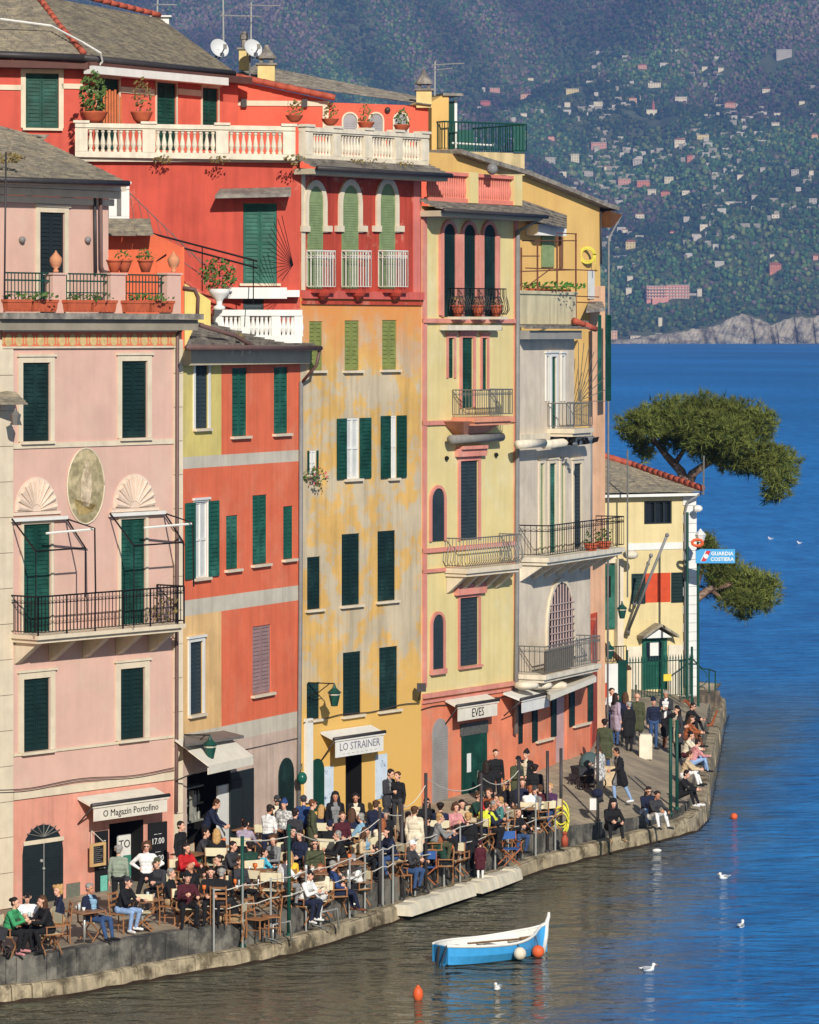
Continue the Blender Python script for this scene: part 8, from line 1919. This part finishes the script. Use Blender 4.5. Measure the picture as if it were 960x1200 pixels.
for i, (x, y, k, face, lab) in enumerate(((320, 1021, 'd', 170, 'empty canvas chair between the green post and the yellow jacket'), (313, 965, 'd', 160, 'empty canvas chair behind the waiter in white'), (299, 1018, 'd', 150, 'empty canvas chair left of the ladder chair row'), (288, 955, 'd', 175, 'empty canvas chair at the dark bar shutters'),
     (302, 1055, 'w', 60, 'empty wooden chair beside the first green post'), (318, 1052, 'w', -80, 'empty wooden chair facing left near the first green post'), (167, 1046, 'd', 178, 'empty canvas chair at the table before the menu board'), (388, 985, 'd', 175, 'empty canvas chair above the grey haired person in blue'),
     (501, 985, 'r', 170, 'folding chair with a blue canvas back at the rail'), (470, 1000, 'w', 30, 'empty wooden chair at the rail left of the blue canvas'), (480, 990, 'd', -60, 'empty canvas chair near the standing cream coat'), (589, 968, 'w', 150, 'empty wooden chair at the rail right of the hi vis vest'), (597, 975, 'r', 20, 'folding chair with blue canvas low by the upper rail'), (52, 1062, 'd', -100, 'canvas chair seen edge on before the arched door'))):
    g = stand(x, y, .9); chair(k, g, R(face), lab)
GL = mat('drinking_glass', (196, 206, 206), .1, .05, 3, spec=.6); CUP = mat('cup_white', (236, 234, 228), .3, 0); APER = mat('orange_drink', (224, 112, 40), .2, .05, 3)
tabs = [(36, 1084, 'front table under the white shirt at the far left'), (99, 1073, 'second front table before the grey vent'), (167, 1060, 'front table before the menu board with an empty canvas chair'), (229, 1053, 'front table of the bald person and the khaki trousers'),
        (222, 1006, 'table beside the bright red jacket'), (252, 992, 'table at the canvas chair back'), (272, 1040, 'table right of the ladder back chair'), (303, 1020, 'table of the child in cyan'), (345, 1024, 'table of the yellow puffer jacket'), (366, 1022, 'table of the cream jumper'),
        (408, 1010, 'table between the blue and white jackets at the edge'), (400, 966, 'high back table below the hooded coat'), (350, 962, 'table below the blue jacket'), (278, 970, 'table at the bar shutters'), (478, 1000, 'table at the rail left of the blue canvas chair'),
        (519, 992, 'table of the grey cardigan'), (508, 958, 'table before the grey arched panel'), (546, 965, 'table behind the long black coat'), (590, 950, 'table of the teal shirt'), (573, 962, 'table of the hi vis vest'), (612, 946, 'table of the white shirt by the upper pole'), (437, 976, 'table of the light blue top')]
for i, (x, y, lab) in enumerate(tabs):
    if x < 240: y -= 6
    g = stand(x, y, .74); o = TB if i == 0 else copy_tree(TB); o.location = g; o.rotation_euler.z = R(35+i*7); tag(o, 'square wooden cafe '+lab, 'table', 'cafe tables on the quay terrace')
    rs = random.Random(i)
    for k in range(3 if i < 12 else 2):
        p = g+Vector((rs.uniform(-.25, .25), rs.uniform(-.25, .25), .741)); kind = rs.choice(['cup', 'glass', 'drink']); mb = MB()
        if kind == 'cup': mb.lathe(p, [(.03, 0), (.045, .08), (.04, .08)], 8); ob = mb.build('cup', CUP, None, True); tag(ob, 'small white coffee cup on a cafe table', 'cup', 'coffee cups')
        elif kind == 'glass': mb.lathe(p, [(.03, 0), (.035, .16), (.03, .16)], 8); ob = mb.build('water_glass', GL, None, True); tag(ob, 'clear water glass on a cafe table', 'glass', 'water glasses')
        else: mb.lathe(p, [(.035, 0), (.01, .01), (.01, .08), (.05, .12), (.05, .2), (.04, .2)], 8); ob = mb.build('wine_glass', APER, None, True); tag(ob, 'stemmed glass of orange drink on a cafe table', 'glass', 'orange drinks')

# =================================================================== quay railing, poles and gear
def edge_at(px, out=.0, z=None):
    best = min(range(NSTN), key=lambda i: abs(CX+F*r_edge[i].x/r_edge[i].y-px)); j = best
    p = CX+F*r_edge[j].x/r_edge[j].y; k = j+1 if (px > p and j < NSTN-1) else j-1; k = min(max(k, 0), NSTN-1); pk = CX+F*r_edge[k].x/r_edge[k].y
    t = 0 if abs(pk-p) < 1e-6 else min(1, max(0, (px-p)/(pk-p))); q = r_edge[j].lerp(r_edge[k], t); zf_ = r_foot[j].z
    d = (r_edge[min(j+1, NSTN-1)]-r_edge[max(j-1, 0)]); d.z = 0; d.normalize(); o = Vector((d.y, -d.x, 0)); q = q+o*out
    return Vector((q.x, q.y, zf_)), q.z
posts = [245, 278, 311, 352, 403, 421, 442, 454, 480, 514, 533, 574, 589, 622, 645]
rl = empty('rope_railing', edge_at(440)[0], 'pale post and rope railing along the terrace edge of the quay', 'railing'); tops = []
for px in posts:
    b_, zt_ = edge_at(px, .16); mb = MB(); mb.tube([b_-Vector((0, 0, .02)), Vector((b_.x, b_.y, zt_+.92))], .026, 6); mb.build('post', M['steel'], rl); tops.append(Vector((b_.x, b_.y, zt_+.88)))
for dz in (0, -.45):
    pts = []
    for a, b in zip(tops[:-1], tops[1:]): pts += [a+Vector((0, 0, dz)), a.lerp(b, .5)+Vector((0, 0, dz-.05))]
    pts.append(tops[-1]+Vector((0, 0, dz))); mb = MB(); mb.tube(pts, .015, 5); mb.build('rope', M['rope'], rl)
TP = [(280, 980, 'first tall green pole from the left on the quay edge'), (334.5, 966, 'second tall green pole, beside the yellow puffer jacket'), (441, 946, 'tall dark pole near the light blue top'), (467, 942, 'tall dark pole below the leather jacket'), (495, 906, 'tall dark pole before the dark green shutter'),
      (560, 906, 'tall grey pole before the double green door'), (604, 890, 'tall dark pole before the olive parka'), (638, 880, 'tall dark pole near the salmon wall end'), (663, 877, 'tall dark pole carrying the yellow hose'), (706, 862, 'tall dark pole by the patterned fleece')]
TPO = {}
for px, yt, lab in TP:
    b_, zt_ = edge_at(px, .1 if px < 650 else -.15); b_ = Vector((b_.x, b_.y, min(b_.z, zt_) if px < 650 else zt_)); ztop = CZ-(yt-HY)*b_.y/F
    mb = MB(); mb.tube([b_-Vector((0, 0, .05)), Vector((b_.x, b_.y, ztop))], .045, 8); mb.lathe(b_, [(.09, 0), (.09, .05), (.05, .1)], 8); tag(mb.build('pole', M['iron_green'] if px < 400 else M['lead'], None, True), lab, 'pole', 'tall poles on the quay'); TPO[px] = (b_, ztop)
cords = [(280, 334.5, .1), (334.5, 441, .9), (441, 467, .1), (467, 495, .3), (495, 560, .55), (560, 604, .6)]
for i, (a, b, sag) in enumerate(cords):
    pa, pb = TPO[a], TPO[b]; q0, q1 = Vector((pa[0].x, pa[0].y, pa[1]-.1)), Vector((pb[0].x, pb[0].y, pb[1]-.3)); mb = MB(); mb.tube([q0.lerp(q1, t/8)-Vector((0, 0, sag*.5*(1-(t/4-1)**2))) for t in range(9)], .013, 4)
    tag(mb.build('cord', M['rope']), ['pale cord between the two leftmost green poles', 'long sagging pale cord over the middle of the terrace', 'short pale cord between two dark poles near the light blue top', 'pale cord before the dark green shutter', 'sagging cord left of the double green door', 'sagging cord before the black suit'][i], 'cord')
for i, (x, dy) in enumerate(((786, 0), (793.5, -2))):
    g = stand(x, 952+dy, 0); mb = MB(); zt_ = CZ-(842+i*2-HY)*g.y/F; mb.tube([g-Vector((0, 0, .05)), Vector((g.x, g.y, zt_))], .05, 8); mb.ball(g+Vector((0, 0, .05)), .08, 8, 5); tag(mb.build('pole', M['iron_green'], None, True), ('left', 'right')[i]+' of the two green poles standing close together at the quay corner', 'pole', 'tall poles on the quay')
# hose, lantern plates, box on the poles
b_, zt_ = TPO[663]; hc_ = Vector((b_.x, b_.y-.08, CZ-(952-HY)*b_.y/F)); mb = MB()
for i in range(7):
    r_ = .27+.03*math.sin(i*2.1); mb.tube([hc_+Vector((math.cos(t*.42)*r_*.75, -.02-i*.022, math.sin(t*.42)*r_*(1.25+.12*math.sin(i))-.05*i)) for t in range(16)], .022, 6)
mb.tube([hc_+Vector((.0, -.1, -.5)), hc_+Vector((.1, -.15, -.85)), hc_+Vector((-.05, -.1, -1.0))], .022, 6)
tag(mb.build('hose', mat('hose_yellow', (226, 218, 60), .5, .08, 6), None, True), 'bright yellow coiled hose hanging on a dark pole', 'hose')
mb = MB(); g = stand(662, 992); mb.lathe(g, [(.1, 0), (.1, .25), (.06, .28), (.06, .36), (.09, .37), (.05, .42)], 8); tag(mb.build('hydrant', mat('hydrant_red', (170, 78, 52), .6, .15, 5), None, True), 'short rusty red hydrant below the yellow hose', 'hydrant')
b_, zt_ = edge_at(699, -.1); g = stand(700, 978); mb = MB(); mb.tube([g, g+Vector((0, 0, 1.35))], .025, 6); lp = mb.build('post', M['lead']); 
ob = tag(lp, 'dark post with a white box and blue cap at the quay kerb', 'post'); mb = MB(); mb.box(WORLD, g.x-.22, g.x-.03, g.y-.1, g.y+.1, g.z+.72, g.z+1.05); ORG[lp.name] = Vector(); mb.build('box', M['white'], lp); mb = MB(); mb.ball(g+Vector((0, 0, 1.2)), .17, 10, 6, sz=.8); mb.build('cap', cloth('navy'), lp, True)
# bollard, stroller, bag, anchor
mb = MB(); g = stand(757, 890); hb = (890-861)*g.y/F; TBo = Fac((g.x-.21, g.y), (g.x+.21, g.y)); mb.box(TBo, 0, .42, g.z, g.z+hb-.05, -.4, 0); mb.box(TBo, .03, .39, g.z+hb-.05, g.z+hb, -.37, -.03); tag(mb.build('bollard', M['stone_white']), 'square white stone bollard standing on the open quay', 'bollard')
def stroller(g, rz, label, hood, group=None):
    e = empty('stroller', g, label, 'stroller', group, rz); ORG[e.name] = Vector()
    def T(a): return [tuple(v) for v in a]
    mb = MB()
    for s_ in (-1, 1): mb.tube([(s_*.24, -.38, .12), (s_*.24, .1, .62), (s_*.24, .5, 1.02)], .016, 6); mb.tube([(s_*.24, .34, .12), (s_*.24, -.05, .6)], .016, 6)
    mb.tube([(-.24, .5, 1.02), (.24, .5, 1.02)], .02, 6); mb.tube([(-.24, .34, .12), (.24, .34, .12)], .014, 6); mb.build('frame', M['lead'], e, True, True)
    mb = MB(); mb.hexa([(-.21, -.4, .42), (.21, -.4, .42), (.21, .22, .45), (-.21, .22, .45), (-.24, -.45, .68), (.24, -.45, .68), (.24, .3, .72), (-.24, .3, .72)]); mb.build('seat', cloth('charcoal'), e, False, True)
    mb = MB(); vs = []; 
    mb.ball((0, .08, .74), .3, 12, 8, sx=.84, sy=1.1, sz=1.2); mb.build('hood', hood, e, True, True)
    for (x, y) in ((-.26, -.38), (.26, -.38), (-.27, .34), (.27, .34)):
        mb = MB(); r_ = .13 if y < 0 else .16; mb.tube([(x, y+r_*math.cos(t*.45), r_+r_*math.sin(t*.45)*.96) for t in range(15)], .022, 6); mb.tube([(x-.02, y, r_), (x+.02, y, r_)], .05, 8); mb.build('wheel', M['iron'], e, True, True)
    mb = MB(); mb.hexa([(-.2, -.1, .16), (.2, -.1, .16), (.2, .32, .16), (-.2, .32, .16), (-.22, -.12, .34), (.22, -.12, .34), (.22, .34, .36), (-.22, .34, .36)]); mb.build('basket', cloth('black'), e, False, True); return e
stroller(stand(688, 924), R(-60), 'grey green hooded stroller parked on the open quay', mat('stroller_hood', (72, 92, 92), .8, .1, 5)); stroller(stand(-14, 1122), R(40), 'black stroller cut by the left picture edge', cloth('black'))
mb = MB(); g = stand(712, 921); mb.hexa([g+Vector(v) for v in ((-.2, -.12, 0), (.2, -.12, 0), (.2, .12, 0), (-.2, .12, 0), (-.24, -.08, .6), (.24, -.08, .6), (.24, .08, .6), (-.24, .08, .6))]); bg_ = mb.build('tote_bag', cloth('beige')); tag(bg_, 'tall beige tote bag beside the stroller', 'bag'); mb = MB(); mb.tube([g+Vector((-.12, 0, .6)), g+Vector((-.08, 0, .85)), g+Vector((.08, 0, .85)), g+Vector((.12, 0, .6))], .012, 5); mb.build('handle', cloth('khaki'), bg_)
g = stand(828, 853); mb = MB(); mb.tube([g+Vector((-.75, .3, 1.0)), g+Vector((-.1, 0, .1))], .05, 7); mb.tube([g+Vector((-.6, -.35, .12)), g+Vector((-.15, -.05, .06)), g+Vector((.2, .1, .1)), g+Vector((.42, .25, .62))], [.05, .06, .055, .03], 7); mb.tube([g+Vector((-.85, .05, .95)), g+Vector((-.6, .5, .95))], .03, 6); tag(mb.build('anchor', mat('anchor_rust', (146, 74, 40), .75, .25, 6, .3), None, True), 'rusty old anchor lying at the far end of the quay', 'anchor')
# white painted fenders along the kerb, pipe hoops
def kerb_at(px):
    i = min(range(NSTN), key=lambda q: abs(CX+F*r_kerb[q].x/r_kerb[q].y-px)); return i
for i, (a, b) in enumerate(((464, 541), (545, 592))):
    ia, ib = kerb_at(a), kerb_at(b); pts = []
    for q in range(ia, ib+1):
        d = (r_kerb[min(q+1, NSTN-1)]-r_kerb[q-1]); d.z = 0; d.normalize(); o = Vector((d.y, -d.x, 0)); pts.append(r_kerb[q]+o*.27+Vector((0, 0, -.03)))
    mb = MB(); fine = [pts[0].lerp(pts[-1], t/40)+(pts[min(int(t/40*(len(pts)-1)), len(pts)-1)]-pts[0].lerp(pts[-1], int(t/40*(len(pts)-1))/(len(pts)-1)))*.7 for t in range(41)]
    for q in range(0, 40, 5):
        p0, p1 = fine[q], fine[min(40, q+5)]; dd_ = (p1-p0); dd_.z = 0; dd_.normalize(); oo = Vector((dd_.y, -dd_.x, 0)); p0 = p0+dd_*.012; p1 = p1-dd_*.012; up_ = .02*((q*7) % 3-1)
        lay = [(-.3, .2, -.2), (-.3, .13, .06+up_), (-.26, .05, .10+up_)]; r_ = []
        for (wi, wo, zz) in lay: r_ += [p0+oo*wi+Vector((0, 0, zz)), p1+oo*wi+Vector((0, 0, zz)), p1+oo*wo+Vector((0, 0, zz)), p0+oo*wo+Vector((0, 0, zz))]
        mb.add(r_, [(3, 2, 1, 0), (8, 9, 10, 11)]+[(k*4+e, k*4+(e+1) % 4, (k+1)*4+(e+1) % 4, (k+1)*4+e) for k in range(2) for e in range(4)])
    tag(mb.build('fender', mat('fender_white', (222, 212, 188), .7, .12, 3, .3, streak=.2)), ('long left', 'shorter right')[i]+' cream boat fender fixed along the kerb', 'fender', 'fenders along the kerb')
for i, px in enumerate((306, 361)):
    b_, z_ = edge_at(px, .35); mb = MB(); d = Vector((.8, .5, 0)); mb.tube([b_, b_+Vector((0, 0, .45)), b_+d*.5+Vector((0, 0, .5)), b_+d*.55], .03, 6); mb.tube([b_+d*.1, b_+d*-.3+Vector((0, -.1, .2)), b_+d*.3+Vector((0, -.1, .02))], .02, 5); tag(mb.build('pipe_hoop', M['steel'], None, True), ('left', 'right')[i]+' bent metal pipe hoop on the low walkway', 'pipe', 'pipe hoops on the walkway')

# =================================================================== rowing boat, buoys, gulls
def boat():
    a = hray(516, 1131, 15.06); b = hray(641, 1116, 15.06); d = (b-a); L = d.length; d.normalize(); n = Vector((-d.y, d.x, 0)); e = empty('rowing_boat', a, 'blue rowing boat with white inside and tall stem post', 'boat')
    N_ = 17
    def sec(t, inner=0.0):
        wd = .72*(math.sin(math.pi*min(1, (t*.86+.14)))**.62) if t < 1 else .0
        wd = .68*(1-abs(2*(t-.42))**2.6*(.95 if t < .42 else 1.0)) ; wd = max(wd, .02)
        sh = .40+.06*(1-t)**2*1.2+.46*max(0, t-.45)**2*2.2; kl = -.16+.12*max(0, t-.8)*2
        wd -= inner; kl += inner*2.2
        return [(-wd, sh), (-wd*.93, sh*.5), (-wd*.72, .02 if not inner else .1), (0, kl), (wd*.72, .02 if not inner else .1), (wd*.93, sh*.5), (wd, sh)]
    def pt(t, w_, z): return a+d*(t*L)+n*w_+Vector((0, 0, z))
    mb = MB(); R_ = [[pt(i/(N_-1), *q) for q in sec(i/(N_-1))] for i in range(N_)]
    vs = [p for r in R_ for p in r]; fs = [(i*7+j, i*7+j+1, (i+1)*7+j+1, (i+1)*7+j) for i in range(N_-1) for j in range(6)]; mi = [1 if j in (2, 3) else 0 for i in range(N_-1) for j in range(6)]
    mb.v = vs; mb.f = fs+[tuple(range(7))]; mb.m = mi+[0]
    mb.build('hull', [mat('boat_blue', (62, 164, 226), .4, .08, 4, streak=.1), mat('boat_bottom', (60, 40, 34), .7, .2, 5)], e)
    mb = MB(); R2 = [[pt(.015+i/(N_-1)*.965, *q) for q in sec(i/(N_-1)*.98, .035)] for i in range(N_)]; mb.v = [p for r in R2 for p in r]; mb.f = fs+[tuple(range(7))]; mb.m = [0]*len(mb.f); mb.build('inside', M['white'], e)
    for s_ in (-1, 1):
        mb = MB(); mb.tube([pt(i/(N_-1), sec(i/(N_-1))[0][0]*-s_, sec(i/(N_-1))[0][1]+.01) for i in range(N_)], .035, 6); mb.build('gunwale', M['white'], e)
    for t in (.25, .5, .75):
        w_ = abs(sec(t)[1][0])-.05; mb = MB(); mb.hexa([pt(t-.03, -w_, .3), pt(t+.03, -w_, .3), pt(t+.03, w_, .3), pt(t-.03, w_, .3), pt(t-.03, -w_, .34), pt(t+.03, -w_, .34), pt(t+.03, w_, .34), pt(t-.03, w_, .34)]); mb.build('thwart', mat('boat_bench', (196, 188, 170), .6, .15, 5), e)
    mb = MB(); w_ = abs(sec(.02)[0][0]); mb.hexa([pt(0, -w_, .05), pt(.012, -w_, .05), pt(.012, w_, .05), pt(0, w_, .05), pt(0, -w_, .45), pt(.012, -w_, .45), pt(.012, w_, .45), pt(0, w_, .45)]); mb.build('transom', MATS['boat_blue'], e)
    mb = MB(); mb.tube([pt(.965, 0, .0), pt(.99, 0, .4), pt(1.0, 0, .75), pt(1.015, 0, .86), pt(1.02, 0, .97)], [.06, .06, .055, .045, .03], 7); mb.build('stem_post', M['white'], e, True)
    mb = MB(); mb.tube([pt(-.01, 0, .45), pt(-.03, .0, -.1)], .03, 5); mb.tube([pt(0, w_*-.8, .5), pt(-.06, -w_, .1), pt(-.05, -w_, -.2)], .018, 5); mb.build('rudder_rope', M['lead'], e)
    mb = MB(); mb.tube([pt(.3, .2, .4), pt(.75, -.1, .42)], .025, 5); mb.tube([pt(.72, -.1, .42), pt(.86, -.16, .44)], .05, 5); mb.build('oar', mat('oar_wood', (120, 92, 66), .6, .2, 5), e)
    for t, c, nm, r_, zz, lab in ((.56, M['stone_white'], 'boat_fender', .155, .2, 'white ball fender on the blue boat side'), (.8, mat('buoy_orange', (226, 96, 46), .5, .1, 4), 'boat_fender', .155, .14, 'orange ball fender on the blue boat side')):
        q = pt(t, -abs(sec(t)[1][0])-.15, zz); mb = MB(); mb.ball(q, r_, 12, 8); o = mb.build(nm, c, None, True); tag(o, lab, 'fender', 'fenders of the rowing boat'); ORG[o.name] = Vector(); mb = MB(); mb.tube([q+Vector((0, 0, r_*.9)), pt(t, -abs(sec(t)[0][0]), sec(t)[0][1])], .014, 4); mb.build('rope', M['lead'], o)
boat()
mb = MB(); c = hray(490, 1172, 15.06); mb.ball(c+Vector((0, 0, .13)), .12, 12, 8, sz=1.5); mb.ball(c+Vector((0, 0, .3)), .045, 8, 5); tag(mb.build('mooring_buoy', mat('buoy_orange', (226, 96, 46), .5, .1, 4), None, True), 'orange mooring buoy floating before the blue rowing boat', 'buoy', 'orange buoys')
mb = MB(); c = hray(860.5, 960, 15.06); mb.ball(c+Vector((0, 0, .08)), .11, 12, 8); tag(mb.build('mooring_buoy', mat('buoy_orange', (226, 96, 46), .5, .1, 4), None, True), 'small orange buoy on blue water right of the quay corner', 'buoy', 'orange buoys')
mb = MB(); c = hray(770, 998, 15.06); mb.ball(c+Vector((0, 0, .03)), .07, 10, 6, sx=2.0, sz=.8); tag(mb.build('float', M['white'], None, True), 'small white float near the quay corner', 'float')
def gull(x, y, a, lab):
    c = hray(x, y, 15.06); e = empty('gull', c, lab, 'gull', 'gulls floating on the water', R(a)); e.scale = (.75,)*3; ORG[e.name] = Vector()
    mb = MB(); mb.ball((0, 0, .06), .1, 10, 7, sx=2.0, sz=.9); mb.ball((-.17, 0, .2), .055, 8, 6, sx=1.2); mb.tube([(-.13, 0, .08), (-.165, 0, .19)], [.06, .04], 7); mb.tube([(.15, 0, .08), (.3, 0, .11)], [.05, .015], 6); mb.build('body', mat('gull_white', (232, 230, 226), .7, .05, 8), e, True, True)
    mb = MB()
    for s_ in (-1, 1): mb.ball((.07, s_*.075, .1), .06, 8, 5, sx=2.6, sy=.5, sz=.9)
    mb.build('wings', mat('gull_grey', (150, 154, 160), .7, .08, 8), e, True, True); mb = MB(); mb.tube([(-.22, 0, .195), (-.3, 0, .18)], [.018, .006], 5); mb.build('beak', mat('gull_beak', (220, 160, 50), .5, 0), e, True, True)
for x, y, a, lab in ((583, 1160, 70, 'gull floating below the blue rowing boat'), (760, 1138, 190, 'gull floating in open water right of the rowing boat'), (869, 1087, 250, 'gull floating far right below the middle of the water'), (848.5, 1030, 30, 'gull floating right of the quay corner reflection'), (903, 632, 0, 'tiny gull on the blue water beside the lower pine bough'), (937, 637, 10, 'tiny gull near the right edge beside the lower pine bough')): gull(x, y, a, lab)
print('objects', len(bpy.data.objects))
